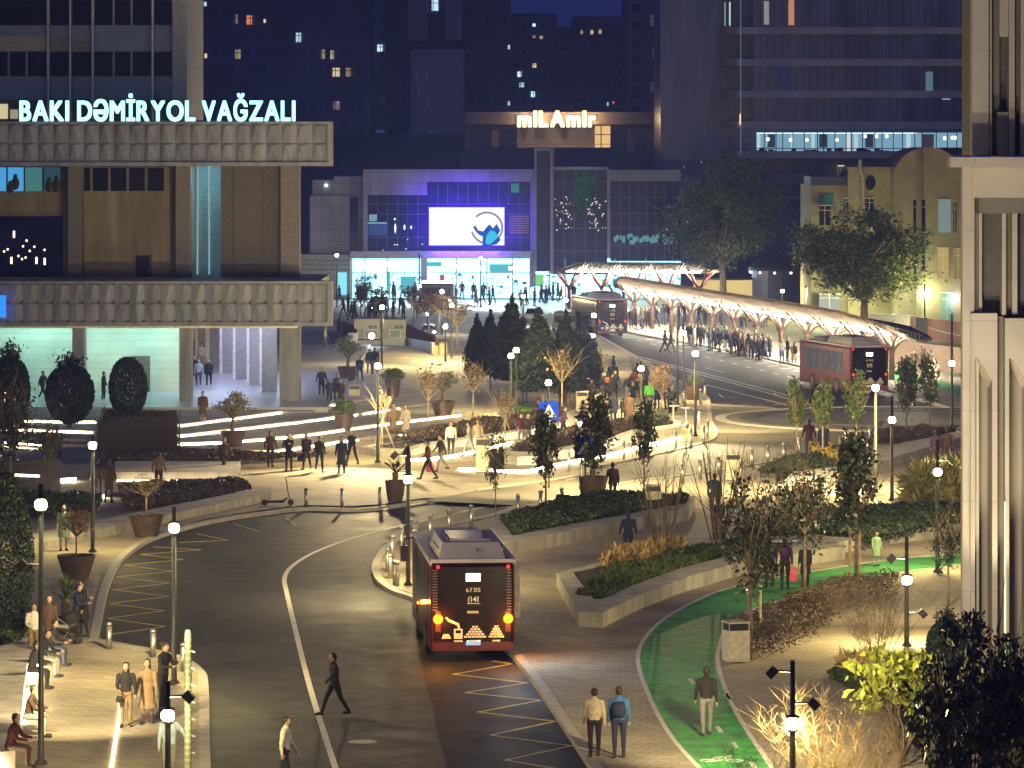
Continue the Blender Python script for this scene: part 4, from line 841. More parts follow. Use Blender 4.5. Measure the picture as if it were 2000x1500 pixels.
# ------------------------------------------------------------------ bus shelter canopies
brownw = bsdf('brown_timber_slat', (.20, .145, .105), rough=.6, var=.2, scale=4)
def canopy(label, P0, P1, zt, ze, hw, ncol, name='bus_shelter', slat=.62, colmat=bsdf('brown_timber_column', (.10, .06, .045), rough=.7), power=60, up=.95, cols_at=None, taper=.16):
    """butterfly roof on Y shaped columns from P0 to P1 (world XY)"""
    a, b = Vector((*P0, 0)), Vector((*P1, 0)); d = (b-a); L = d.length; ang = math.atan2(d.y, d.x)-math.pi/2
    t = empty(name, (a.x, a.y, 0), ang, label, 'bus shelter')      # local +Y runs along the roof, camera side is whichever side rises
    nsl = int(L/slat); mb = MB(); mt = MB(); ms = MB()
    def wdt(s): return hw*min(1, .12+s/(L*taper), .12+(L-s)/(L*taper))
    zf = zt+.18                                  # the far wing stays low, the near wing (local +x) rises to ze
    for i in range(nsl):
        s = L*i/nsl; w0 = wdt(s)
        for sg_ in (-1, 1):
            x1 = sg_*w0; z1 = zt+((ze if sg_ > 0 else zf)-zt)*w0/hw
            mb.add([(0, s, zt-.12), (0, s+.14, zt-.12), (x1, s+.14+.8, z1-.10), (x1, s+.8, z1-.10), (0, s, zt+.14), (0, s+.14, zt+.14), (x1, s+.94, z1+.12), (x1, s+.8, z1+.12)],
                   [(0, 3, 2, 1), (4, 5, 6, 7), (0, 1, 5, 4), (3, 7, 6, 2), (0, 4, 7, 3), (1, 2, 6, 5)])
    mb.build('roof_slats', brownw, t)
    n = 16; vs = []
    for i in range(n+1):
        s = L*i/n; w0 = wdt(s); z1 = zt+(ze-zt)*w0/hw; z2 = zt+(zf-zt)*w0/hw
        vs += [(-w0, s+.4, z2+.13), (0, s, zt+.15), (w0, s+.4, z1+.13), (-w0, s+.4, z2+.17), (0, s, zt+.19), (w0, s+.4, z1+.17)]
    for i in range(n):
        q = 6*i; r_ = q+6; mt.add([vs[q], vs[q+1], vs[q+2], vs[r_], vs[r_+1], vs[r_+2]], [(0, 1, 4, 3), (1, 2, 5, 4)]); mt.add([vs[q+3], vs[q+4], vs[q+5], vs[r_+3], vs[r_+4], vs[r_+5]], [(0, 3, 4, 1), (1, 4, 5, 2)])
        for u, v in ((0, 3), (2, 5)): mt.add([vs[q+u], vs[r_+u], vs[r_+v], vs[q+v]], [(0, 1, 2, 3)])
    mt.build('roof_sheet', bsdf('roof_sheet', (.26, .22, .18), rough=.6), t)
    for sg_ in (-1, 1):
        l = MB(); l.box(sg_*.42-.05, sg_*.42+.05, L*.07, L*.93, zt-.02, zt+.05); l.build('strip_lamp', emit('shelter_strip', (1, .92, .66), 230), t)
    step = L*.84/(ncol-1)
    for k in range(ncol):
        s = L*.08+k*step; c = MB(); c.tube([(0, s, 0), (0, s, 1.6), (0, s, 2.2)], [.20, .17, .20], 8)
        for dx, dy in ((-1.3, -1.0), (1.3, -1.0), (-1.3, 1.0), (1.3, 1.0), (0, -1.4), (0, 1.4)):
            c.tube([(0, s, 1.9), (dx*.35, s+dy*.35, 2.5), (dx, s+dy, zt+.05+(dx*.32 if dx > 0 else 0))], [.13, .10, .07], 6)
        c.build('column', colmat, t)
        for sg_ in (-1, 1):
            point((sg_*.6, s+.5*step, zt-.28), power, (1, .90, .66), .25, t, 'shelter_lamp')
    return t
P0 = G(1195, 628); 
canopy('long slatted bus shelter roof on branching brown columns, glowing beneath, along the bus road', (9.0, 357), (26.3, 261), 3.0, 4.3, 2.6, 12, power=330)
canopy('second glowing bus shelter roof across the street in front of the shopping centre', (4.2, 384), (18.6, 381), 3.5, 4.3, 2.0, 5, slat=.3, power=260, colmat=bsdf('red_column', (.14, .03, .03), rough=.5))
# ------------------------------------------------------------------ underpass entrance block in the middle distance
ub = empty('underpass_entrance', (0, 0, 0), 0, 'flat roofed concrete underpass entrance with two framed vents and rusty ramp walls', 'structure')
def bb(name, mat, a, b, c, d, Y, dd): return slab(name, mat, a, b, c, d, Y, dd, ub)
cb = bsdf('pale_concrete', (.36, .35, .28), rough=.8, var=.08, scale=.8); YU2 = 303
bb('roof_block', cb, 692, 742, 623, 642, YU2, 3); bb('roof_block', cb, 745, 791, 624, 642, YU2, 3); bb('wall', cb, 697, 791, 642, 662, YU2+.5, 2); bb('lower_wall', cb, 745, 791, 662, 692, YU2-.2, 2); bb('lower_wall', cb, 698, 745, 664, 692, YU2+.2, 2)
for a, b in ((711, 739), (760, 783)):
    bb('vent_frame', bsdf('pale_frame', (.6, .6, .55)), a, b, 643, 645, YU2+.3, .15); bb('vent_frame', bsdf('pale_frame', (.6, .6, .55)), a, b, 659, 661, YU2+.3, .15); bb('vent_frame', bsdf('pale_frame', (.6, .6, .55)), a, a+2, 645, 659, YU2+.3, .15); bb('vent_frame', bsdf('pale_frame', (.6, .6, .55)), b-2, b, 645, 659, YU2+.3, .15)
    bb('vent_panel', bsdf('teal_panel', (.22, .27, .22)), a+2, b-2, 645, 659, YU2+.36, .1)
for a in (720, 729, 771, 780): bb('slot', dark_metal, a, a+7, 636, 638.5, YU2-.03, .05); bb('slot', dark_metal, a, a+7, 639.5, 641.5, YU2-.03, .05)
def wallseg(name, mat, A, B_, h0, h1, th=.2, parent=ub):   # sloping wall between two ground pixels
    a = G(*A); b = G(*B_); d = (b-a).normalized(); n = Vector((-d.y, d.x, 0))*th/2; mb = MB()
    mb.add([a-n, b-n, b+n, a+n, a-n+Vector((0, 0, h0)), b-n+Vector((0, 0, h1)), b+n+Vector((0, 0, h1)), a+n+Vector((0, 0, h0))], [(3, 2, 1, 0), (4, 5, 6, 7), (0, 1, 5, 4), (1, 2, 6, 5), (2, 3, 7, 6), (3, 0, 4, 7)]); return mb.build(name, mat, parent)
rw = bsdf('rust_panel', (.33, .115, .06), rough=.6, var=.15, scale=1)
wallseg('rusty_ramp_wall', rw, (790, 668), (852, 684), 1.5, 1.0); wallseg('rusty_ramp_wall', rw, (660, 654), (712, 676), 1.3, 1.3)
o = wallseg('white_picture_panel', bsdf('pale_blue_panel', (.5, .56, .62), rough=.4), (792, 686), (846, 703), 1.0, 1.25)
mb = MB()
for x, y in ((796, 683), (811, 688), (827, 692)): a = G(x, y+2); mb.ell((a.x, a.y-.35, .55), (.12, .05, .22), 6, 5)
mb.build('picture_motifs', dark_metal, ub)
bb('pale_pier', bsdf('gold_pier', (.45, .36, .2)), 846, 856, 675, 704, 292, .4); bb('pale_pier', bsdf('gold_pier2', (.5, .45, .3)), 858, 873, 667, 702, 293, 1.2); bb('pier_cap', corten, 856, 876, 664, 668, 292.8, 1.6)
ubox('kiosk', cb, *sorted((W(679, 0, 300).x, W(697, 0, 300).x)), 300, 301.5, 0, 1.6, ub)
p = G(727, 692); point((p.x, p.y-1.6, 1.3), 110, (.45, .65, 1.0), .2, name='blue_white_lamp'); o = MB().ell((0, 0, 0), (.22, .1, .22)).build('flood_lamp', lamp_b, None); o.location = (p.x, p.y-1.2, 1.4); tag(o, 'bluish white floodlight on the concrete underpass entrance', 'lamp')
mb = MB(); mb.prism([XY(*q) for q in ((688, 706), (800, 706), (826, 710), (818, 716), (700, 712))], 0.02, .35); tag(mb.build('low_bench', concrete), 'low flat concrete bench in front of the underpass entrance', 'bench')
# right hand ramp wall beyond the shelter
rp = empty('ramp_wall', (0, 0, 0), 0, 'rusty steel ramp wall with railing right of the bus shelter', 'wall')
wallseg('wall_panel', bsdf('rust_dark', (.20, .12, .08), rough=.6), (1700, 700), (1890, 730), 1.6, 1.7, parent=rp)
wallseg('upper_panel', rw, (1780, 655), (1890, 672), 1.6, 1.6, parent=rp); wallseg('pale_pier', cb, (1787, 668), (1811, 668), 1.9, 1.9, 1.0, parent=rp)
wallseg('pale_fence_panel', bsdf('pale_screen', (.42, .45, .38)), (1700, 650), (1782, 654), 1.6, 1.6, parent=rp)
mb = MB(); P = [G(1815, 690)+Vector((0, 0, 1.9)), G(1835, 693)+Vector((0, 0, 1.75)), G(1880, 703)+Vector((0, 0, 1.7))]; mb.tube(P, .05, 6); mb.build('handrail', steel, rp)
mb = MB(); mb.prism([XY(*q) for q in ((1720, 722), (1900, 758), (1900, 778), (1740, 742))], 0, .006, side=False); tag(mb.build('green_cycle_lane', green), kind='structure')
# oval kiosk and dark round pavilion beyond the shelter
kx = empty('oval_kiosk', (*XY(1412, 600), 0), 0, 'small oval shop with yellow lit window band behind the shelter', 'kiosk')
mb = MB(); mb.rings([(0, 0, 0, 2.9, 1.4), (1.0, 0, 0, 2.9, 1.4)], 28); mb.build('base', bsdf('kiosk_base', (.2, .06, .05)), kx); mb = MB(); mb.rings([(1.0, 0, 0, 2.8, 1.3), (2.6, 0, 0, 2.8, 1.3)], 28); mb.build('window_band', emit('kiosk_yellow', (.95, .72, .25), .9), kx); mb = MB(); mb.rings([(2.6, 0, 0, 3.0, 1.5), (2.8, 0, 0, 3.0, 1.5), (3.0, 0, 0, 2.0, 1.0)], 28); mb.build('roof', dark_metal, kx)
pv = empty('round_pavilion', (*XY(1525, 602), 0), 0, 'dark domed pavilion between the two big trees with white lights under its eaves', 'pavilion')
mb = MB(); mb.lathe([(2.7, 0), (2.7, 3.6)], 24); mb.build('wall', bsdf('pavilion_blue', (.03, .04, .08), rough=.5), pv); mb = MB(); mb.lathe([(3.1, 3.6), (3.0, 3.9), (2.2, 4.6), (.9, 5.0), (.1, 5.1)], 24); mb.build('roof', bsdf('pavilion_roof', (.02, .02, .03), rough=.5), pv)
mb = MB()
for k in range(24):
    if k % 2: mb.ell((2.95*math.cos(k*math.pi/12), 2.95*math.sin(k*math.pi/12), 3.4), (.10, .10, .10), 6, 5)
mb.build('eaves_lamps', emit('eaves_lamp', (1, .9, .8), 7), pv)
# far park strip between the mall and the plaza: pale street
mb = MB(); mb.prism([XY(*q) for q in ((660, 582), (1226, 588), (1226, 612), (1040, 612), (900, 606), (660, 596))], 0, .01, side=False); tag(mb.build('street', bsdf('far_street', (.26, .25, .25), rough=.5)), kind='structure')
# ------------------------------------------------------------------ street lamps
LAMPG = 'street lamps around the square'
def street_lamp(px, hy, by, ty=None, label='', power=520, spots=(), col=(1, .77, .31), head=lamp_e, bright=1.0, road=False):
    b = G(px, by); k = b.y/F; hh = (by-hy)*k; th = (by-(ty if ty is not None else hy-8))*k
    t = empty('street_lamp', b, 0, label, 'street lamp', LAMPG)
    mb = MB(); mb.lathe([(.16, 0), (.16, .05), (.085, .12), (.075, 1.0), (.055, th)], 12); mb.build('pole', pole_m, t, True)
    mb = MB(); mb.lathe([(.10, hh-.14), (.13, hh-.10), (.13, hh-.06)], 12, (0, 0)); mb.build('collar', pole_m, t)
    mb = MB(); mb.lathe([(.10, hh-.06), (.15, hh), (.15, hh+.12), (.08, hh+.2)], 14, (0, -.06)); mb.build('lamp_head', head, t)
    mb = MB(); mb.lathe([(.16, hh+.2), (.16, hh+.24), (.02, hh+.28)], 12, (0, -.03)); mb.build('cap', pole_m, t)
    for sgn, zf in spots:
        mb = MB(); z = zf*th; mb.tube([(0, 0, z), (sgn*.35, -.02, z+.02)], .025, 6)
        M = Matrix.Translation((sgn*.48, -.05, z)) @ Matrix.Rotation(R(45*sgn), 4, 'Y'); mb.box(-.13, .13, -.12, .12, -.10, .10, M=M); mb.build('projector', dark_metal, t)
    point((0, .42, hh-.02), power, col, .14, t, 'lamp_bulb')
    return t
LAMPS = [
 (340, 1035, 1335, 990, 'near lamp on its pole at the left bus bay corner', 700, ()),
 (80, 990, 1492, 945, 'tall dark lamp pole with side projector at the left by the hedge', 150, ((-1, .71),)),
 (328, 1402, 1585, 1330, 'glaring lamp low in the foreground beside the green banded post', 420, ((1, .88),)),
 (181, 873, 1078, 850, 'lamp beside two standing men at left below the round trees', 420, ()),
 (797, 940, 1143, 870, 'lamp on the island nose just behind the near red bus', 640, ((-1, .93),)),
 (738, 717, 903, 705, 'lamp at the foot of the glowing steps left of centre', 620, ()),
 (746, 602, 735, 560, 'lamp in front of the concrete underpass block', 520, ((-1, .8),)),
 (1358, 693, 852, 684, 'lamp at the roundabout edge beside the round pot shrub', 620, ()),
 (1335, 652, 786, 620, 'lamp behind the motorbike by the bus road', 420, ()),
 (1252, 722, 838, 705, 'lamp among the crowd behind the lime green jacket', 520, ((1, .95),)),
 (1157, 658, 790, 640, 'lamp in front of the brightly lit round shrub', 520, ((-1, .93),)),
 (1160, 618, 730, 600, 'lamp left of the far bus rear, behind the conifers', 380, ((-1, .8),)),
 (1105, 588, 690, 578, 'lamp rising above the dark conifers', 380, ()),
 (998, 697, 815, 690, 'left of two slim poles at the right plaza edge', 420, ()),
 (1008, 686, 822, 680, 'right of two slim poles at the right plaza edge', 120, ()),
 (1071, 750, 870, 735, 'lamp behind the blue crossing sign with triangle', 480, ()),
 (870, 640, 716, 632, 'lamp right of the white picture ramp wall', 420, ()),
 (882, 598, 708, 590, 'taller lamp behind the white picture ramp', 380, ()),
 (863, 571, 660, 560, 'small far lamp before the parked coach', 260, ()),
 (1022, 580, 640, 572, 'far lamp before the bright shop windows', 260, ()),
 (939, 505, 600, 496, 'tall far lamp pole in front of the shopping centre', 200, ()),
 (819, 560, 612, 495, 'tall thin mast in front of the shopping centre', 40, ()),
 (1710, 760, 962, 745, 'lamp in front of the parked right bus rear', 560, ()),
 (1742, 823, 978, 775, 'lamp beside the long low wall at right', 640, ((-1, .75),)),
 (1831, 925, 1118, 860, 'lamp standing before the reedy white planter', 600, ((1, .85),)),
 (1771, 1137, 1262, 1048, 'lamp right of the hedge block by the green path', 560, ((1, .3), (-1, .8))),
 (1548, 1418, 1600, 1290, 'big lamp pole with projectors at the lower right', 560, ((-1, .93), (1, .73))),
 (1859, 712, 845, 612, 'pole with lamp left of the pale right building', 380, ()),
 (1136, 830, 952, 785, 'lamp carrying the square blue signs beside the tall pot', 520, ((-1, .8),)),
 (1528, 570, 628, 560, 'far lamp behind the shelter near the dome', 320, ()),
 (1806, 575, 660, 555, 'far lamp under the right big tree', 320, ()),
 (658, 500, 600, 497, 'far lamp left by the low mall wing', 100, ()),
]
PW = 3.2; PS = 6.0
for (x, hy, by, ty, lb, pw, sp_) in LAMPS: street_lamp(x, hy, by, ty, lb, pw*PW*(1.5 if by < 965 else 1), sp_)
b = on(835, 640); o = street_lamp(835, 615, 660, 608, 'bluish white lamp among bare shrubs in the far middle', 300, (), (.6, .8, 1), lamp_b)
# thick green pole without lamp, banded post, signs
b = G(1323, 790); t = tag(MB().lathe([(.13, 0), (.13, .06), (.09, .15), (.07, 5.2)], 12).build('signal_pole', bsdf('dark_green_steel', (.02, .06, .05), rough=.4), None), 'thick dark green pole left of the roundabout pot', 'pole'); t.location = b
b = G(1400, 560)
for x, by, ty, lb in ((1700, 610, 480, 'green pole rising through the right big tree'), (1330, 600, 520, 'thin grey mast behind the shelter roof')):
    b = G(x, by); t = tag(MB().lathe([(.10, 0), (.07, (by-ty)*b.y/F)], 8).build('mast', pole_m, None), lb, 'pole'); t.location = b
b = G(367, 1560); t = empty('banded_post', b, 0, 'green post wrapped with white bands at the bottom left kerb', 'post')
MB().lathe([(.085, 0), (.085, 3.9), (.06, 4.0)], 12).build('pole', bsdf('green_pole', (.05, .065, .05), rough=.5), t); mb = MB()
for k in range(26): mb.lathe([(.088, .15*k), (.088, .15*k+.05)], 12)
mb.build('white_wrap', bsdf('wrap_white', (.10, .11, .085), rough=.6), t)
for k in range(9): mb = MB(); mb.tube([(.08, 0, .4*k+.3), (.17, -.02, .4*k+.27)], .018, 5); mb.build('peg', steel, t)
for (px, py, lb) in ((1072, 803, 'blue square pedestrian crossing sign with white triangle'), (1143, 874, 'second blue crossing sign half hidden by a leafy tree')):
    b = G(px, py+150 if px < 1100 else 985); Yq = b.y-.12; t = empty('crossing_sign', (b.x, Yq, 0), 0, lb, 'road sign'); z = H-(py-HY)*Yq/F; s = .42 if px < 1100 else .46
    mb = MB(); mb.box(-s, s, 0, .03, z-s, z+s); mb.build('panel', bsdf('sign_blue', (.004, .022, .26), rough=.85, spec=.05), t)
    mb = MB(); mb.add([(-s*.75, -.006, z-s*.62), (s*.75, -.006, z-s*.62), (0, -.006, z+s*.72)], [(0, 1, 2)]); mb.build('triangle', bsdf('sign_white', (.5, .5, .5), rough=.8, spec=.1), t)
    mb = MB(); q = [(-.05, .02), (.04, .06), (.12, -.04), (.09, -.06), (.03, .0), (.05, -.16), (.13, -.26), (.10, -.28), (.0, -.17), (-.08, -.28), (-.11, -.26), (-.04, -.14)]
    mb.add([(x*s*2, -.011, z+y*s*2) for x, y in q], [tuple(c) for c in tessellate_polygon([[Vector((x, y, 0)) for x, y in q]])]); mb.ell((0, -.012, z+.13*s*2), (.035*s*2, .004, .035*s*2), 8, 5); mb.build('walking_figure', dark_metal, t)
    mb = MB(); mb.tube([(.0, .06, 0), (0, .06, z+s)], .04, 8); mb.build('post', pole_m, t)
# ------------------------------------------------------------------ bollards
def mk_bollard():
    t = empty('bollard', (0, 0, 0), 0, '', 'bollard', 'steel bollards along the kerbs'); MB().lathe([(.075, 0), (.075, .72)], 12).build('post', steel, t, True); MB().lathe([(.082, .74), (.082, .80), (.05, .83)], 12).build('cap', steel, t, True); MB().lathe([(.07, .72), (.07, .74)], 12).build('groove', dark_metal, t); return t
def bollard(px, py, h=1.0, w=1.0, label=''):
    p = on(px, py); inst('bollard', mk_bollard, p, 0, (w, w, h), label)
rows = [
 ('bollard on the bright far kerb below the curved planter', [(1111, 921), (1158, 908), (1218, 900), (1260, 890), (1320, 878), (1350, 872), (1375, 868), (1382, 856), (1365, 840)], 1.2, .9),
 ('bollard on the near kerb of the paved crossing road', [(1333, 943), (1367, 935), (1404, 927), (1469, 912), (1500, 906), (1531, 900), (1561, 891), (1591, 888), (1653, 870), (1700, 864)], 1.1, 1.1),
 ('bollard on the island kerb behind the near bus', [(1012, 1010), (1056, 1001), (1097, 996), (920, 1031), (877, 1040), (840, 1052), (811, 1064), (784, 1076)], 1.15, 1.1),
 ('bollard on the island nose left of the near bus', [(757, 1117), (766, 1090), (762, 1130), (771, 1143), (776, 1145)], 1.05, 1),
 ('bollard along the far kerb between scooter and big pot', [(598, 990), (668, 991), (742, 988)], 1.0, 1),
 ('bollard by the round pot at the bus road mouth', [(1377, 782), (1368, 790), (1337, 793)], 1.1, 1),
 ('pale bollard closing the paved corner at lower left', [(213, 1268), (299, 1283), (358, 1311)], 1.0, 1.15)]
ORD = ('leftmost', 'second', 'third', 'fourth', 'fifth', 'sixth', 'seventh', 'eighth', 'ninth', 'tenth')
for lb, L, h, w_ in rows:
    for i, (x, y) in enumerate(sorted(L)):
        bollard(x, y, h, w_, lb if len(L) == 1 else ('leftmost ' + lb if i == 0 else '%s %s, counted from the left' % (ORD[i], lb)))
# ------------------------------------------------------------------ litter bins
def mk_bin():
    t = empty('litter_bin', (0, 0, 0), 0, '', 'litter bin', 'square pale litter bins'); mb = MB(); mb.box(-.33, .33, -.33, .33, .04, .95); mb.build('body', bsdf('bin_cream', (.5, .46, .36), rough=.6), t)
    mb = MB(); mb.box(-.30, .30, -.30, .30, .95, 1.16); mb.build('opening', dark_metal, t); mb = MB(); mb.box(-.345, .345, -.345, .345, 1.16, 1.20); mb.build('lid', bsdf('bin_cream', (.5, .46, .36)), t)
    mb = MB()
    for x in (-.32, .30):
        for y in (-.32, .30): mb.box(x, x+.02, y, y+.02, .95, 1.16)
    mb.build('corner_posts', bsdf('bin_cream', (.5, .46, .36)), t); return t
for x, y, rz, lb in ((1437, 1293, .28, 'pale square litter bin beside the staked tree and green path'), (943, 922, 0, 'pale litter bin at the end of the curved planter bench'), (1137, 806, 0, 'pale litter bin behind the blue crossing sign'), (692, 792, .1, 'pale litter bin by the pot beside the station corner'), (1432, 938, 0, 'litter bin with dark lid among bare shrubs before the bollards'), (1276, 1004, 0, 'litter bin with dark lid behind the dark low hedge')):
    inst('bin', mk_bin, G(x, y), rz, (1, 1, 1.02 if x != 943 else 1.35), lb)
# ------------------------------------------------------------------ foliage meshes
def leafmesh(name, C, size, mat, rng_, flat=0.0, elong=1.6):
    n = len(C); C = np.asarray(C, float); a = rng_.normal(size=(n, 3)); a /= np.linalg.norm(a, axis=1)[:, None]; b = rng_.normal(size=(n, 3)); b -= (a*b).sum(1)[:, None]*a; b /= np.linalg.norm(b, axis=1)[:, None]
    s = size*rng_.uniform(.6, 1.3, n)[:, None]; a = a*s*elong*.5; b = b*s*.5
    V = np.stack([C-a, C-b*.9+a*.1, C+a, C+b*.9+a*.1], 1).reshape(-1, 3)
    me = bpy.data.meshes.new(name); me.vertices.add(4*n); me.vertices.foreach_set('co', V.ravel()); me.loops.add(4*n); me.loops.foreach_set('vertex_index', np.arange(4*n)); me.polygons.add(n); me.polygons.foreach_set('loop_start', np.arange(0, 4*n, 4)); me.polygons.foreach_set('loop_total', np.full(n, 4)); me.update(calc_edges=True); me.validate(); me.materials.append(mat); return me
def clump_points(n, r, c, ncl, seed, csize=.28, shell=.75, squash=1.0):
    g = np.random.default_rng(seed); d = g.normal(size=(ncl, 3)); d /= np.linalg.norm(d, axis=1)[:, None]; rad = g.uniform(shell*.45, 1.0, ncl)[:, None]
    cc = d*rad; k = g.integers(0, ncl, n); p = cc[k]+g.normal(size=(n, 3))*csize*g.uniform(.6, 1.2, ncl)[k][:, None]
    return p*np.array(r)+np.array(c), g
def trunk(mb, h, r, top=None, lean=(0, 0), n=7):
    mb.tube([(0, 0, 0), (lean[0]*.4, lean[1]*.4, h*.5), (lean[0], lean[1], h)], [r, r*.8, r*.6], n)
def branches(mb, base, n, length, r, seed, up=.6, spread=.6, sub=2):
    rs = random.Random(seed)
    for i in range(n):
        a = 2*math.pi*i/n+rs.uniform(-.4, .4); p = Vector(base); d = Vector((math.cos(a)*spread, math.sin(a)*spread, up)).normalized(); pts = [p.copy()]; L = length*rs.uniform(.75, 1.15)
        for k in range(4): d = (d+Vector((rs.uniform(-.25, .25), rs.uniform(-.25, .25), rs.uniform(-.05, .2)))).normalized(); p = p+d*L/4; pts.append(p.copy())
        mb.tube(pts, [r, r*.8, r*.6, r*.4, r*.15], 5, cap=False)
        for s in range(sub):
            q = pts[1+s % 3]; e = (d+Vector((rs.uniform(-.8, .8), rs.uniform(-.8, .8), rs.uniform(0, .5)))).normalized(); q2 = q+e*L*.35; q3 = q2+(e+Vector((rs.uniform(-.4, .4), rs.uniform(-.4, .4), .2))).normalized()*L*.3; mb.tube([q, q2, q3], [r*.5, r*.3, r*.1], 4, cap=False)
def mk_tree(kind):
    def f():
        t = empty('tree', (0, 0, 0), 0, '', 'tree'); mb = MB(); g = None
        if kind == 'young':          # slim street tree, height 1, crown .45..1
            trunk(mb, .62, .014); branches(mb, (0, 0, .45), 7, .36, .008, 3, up=1.2, spread=.5)
            P, g = clump_points(1100, (.15, .15, .30), (0, 0, .70), 34, 5, .18); me = leafmesh('crown', P, .028, leaf_g, g)
        elif kind == 'young_dark':
            trunk(mb, .62, .014); branches(mb, (0, 0, .40), 8, .36, .008, 9, up=1.1, spread=.5)
            P, g = clump_points(1900, (.17, .17, .32), (0, 0, .68), 40, 15, .17); me = leafmesh('crown', P, .028, leaf_d, g)
        elif kind == 'sparse':
            trunk(mb, .66, .012); branches(mb, (0, 0, .50), 8, .42, .007, 5, up=1.0, spread=.6, sub=3)
            P, g = clump_points(260, (.16, .16, .26), (0, 0, .76), 26, 25, .18); me = leafmesh('crown', P, .034, leaf_r, g)
        elif kind == 'sparse_dark':
            trunk(mb, .75, .012); branches(mb, (0, 0, .45), 9, .46, .007, 6, up=1.1, spread=.5, sub=3)
            P, g = clump_points(1500, (.17, .17, .32), (0, 0, .66), 60, 27, .13); me = leafmesh('crown', P, .019, leaf_d, g)
        elif kind == 'big':          # width 1 ~ height 1
            trunk(mb, .34, .030, n=9); branches(mb, (0, 0, .27), 9, .58, .018, 2, up=.9, spread=.8, sub=4)
            P, g = clump_points(20000, (.43, .43, .36), (0, 0, .60), 85, 31, .13, .95); me = leafmesh('crown', P, .016, leaf_g, g)
        elif kind == 'topiary':
            trunk(mb, .3, .03); g = np.random.default_rng(4); d = g.normal(size=(7000, 3)); d /= np.linalg.norm(d, axis=1)[:, None]
            P = d*(g.uniform(.86, 1.03, 7000)[:, None])*np.array((.42, .42, .42))+np.array((0, 0, .58)); P[:, 2] = np.where(P[:, 2] < .3, .3-(.3-P[:, 2])*.6, P[:, 2]); me = leafmesh('crown', P, .035, conifer_m, g)
        elif kind == 'oval':          # clipped ovoid, stands on the ground, wisps on top
            trunk(mb, .2, .03); g = np.random.default_rng(6); d = g.normal(size=(8000, 3)); d /= np.linalg.norm(d, axis=1)[:, None]
            P = d*(g.uniform(.85, 1.02, 8000)[:, None])*np.array((.36, .36, .40))+np.array((0, 0, .46)); Q = g.normal(size=(300, 3))*np.array((.10, .10, .05))+np.array((-.02, 0, .90)); me = leafmesh('crown', np.vstack([P, Q]), .034, conifer_m, g)
        elif kind == 'conifer':       # bushy pointed conifer on a bare stem, width .5
            trunk(mb, .5, .018); g = np.random.default_rng(8); n = 11000; K = 24; a_ = g.uniform(0, 2*np.pi, K); rd = .19*np.sqrt(g.uniform(0, 1, K)); tp = 1-.42*(rd/.19)*g.uniform(.6, 1, K); tp[0] = 1.0; rd[0] = 0; wd = g.uniform(.07, .11, K); k = g.integers(0, K, n); u = g.uniform(0, 1, n)**.85; th = g.uniform(0, 2*np.pi, n)
            r2 = wd[k]*np.sin(np.pi*np.clip(.12+u*.86, 0, 1))**.8*(1.05-u*.75)*g.uniform(.5, 1.15, n)*1.5; bw = 1-.25*(u)
            P = np.stack([rd[k]*np.cos(a_[k])*bw+r2*np.cos(th), rd[k]*np.sin(a_[k])*bw+r2*np.sin(th), .19+u*(tp[k]-.19)], 1); me = leafmesh('crown', P, .022, conifer_m, g, elong=3.2)
        elif kind == 'bright':
            trunk(mb, .3, .02); P, g = clump_points(2200, (.36, .36, .36), (0, 0, .62), 60, 41, .16); me = leafmesh('crown', P, .045, leaf_y, g)
        elif kind == 'olive':
            mb.tube([(0, 0, 0), (.03, 0, .14), (-.02, 0, .26), (.02, 0, .36)], [.075, .055, .05, .035], 8); branches(mb, (0, 0, .3), 8, .42, .02, 12, up=.8, spread=.8, sub=3)
            P, g = clump_points(1500, (.46, .46, .27), (0, 0, .68), 40, 43, .16); me = leafmesh('crown', P, .035, leaf_o, g, elong=2.6)
        elif kind == 'roundlit':
            trunk(mb, .5, .015); branches(mb, (0, 0, .42), 11, .48, .010, 19, up=1.0, spread=.75, sub=4)
            P, g = clump_points(420, (.24, .24, .24), (0, 0, .74), 30, 47, .2); me = leafmesh('crown', P, .04, bsdf('orange_leaf', (.30, .20, .10), rough=.6, var=.4, island=True), g)
        elif kind == 'magnolia':
            trunk(mb, .4, .022); branches(mb, (0, 0, .12), 12, .75, .015, 22, up=.9, spread=.8, sub=4)
            P, g = clump_points(6000, (.45, .45, .42), (0, 0, .55), 110, 51, .085, 1.0); me = leafmesh('crown', P, .026, leaf_d, g, elong=2.2)
        elif kind == 'shrublit':
            trunk(mb, .2, .02); branches(mb, (0, 0, .05), 9, .7, .012, 23, up=1.0, spread=.7, sub=3)
            P, g = clump_points(1400, (.42, .42, .30), (0, 0, .68), 36, 53, .13); me = leafmesh('crown', P, .045, bsdf('yellow_green_leaf', (.28, .33, .05), rough=.45, var=.4, island=True), g, elong=2.0)
        if kind == 'bush':
            t_ = mb.lathe([(.03, 0), (.02, .2)], 6); P, g = clump_points(3200, (.40, .40, .44), (0, 0, .50), 60, 61, .13, .95); me = leafmesh('crown', P, .05, leaf_g, g)
        mb.build('trunk', bark if kind not in ('sparse', 'young') else bark_p, t, True); c = link('crown', me, t); return t
    return f
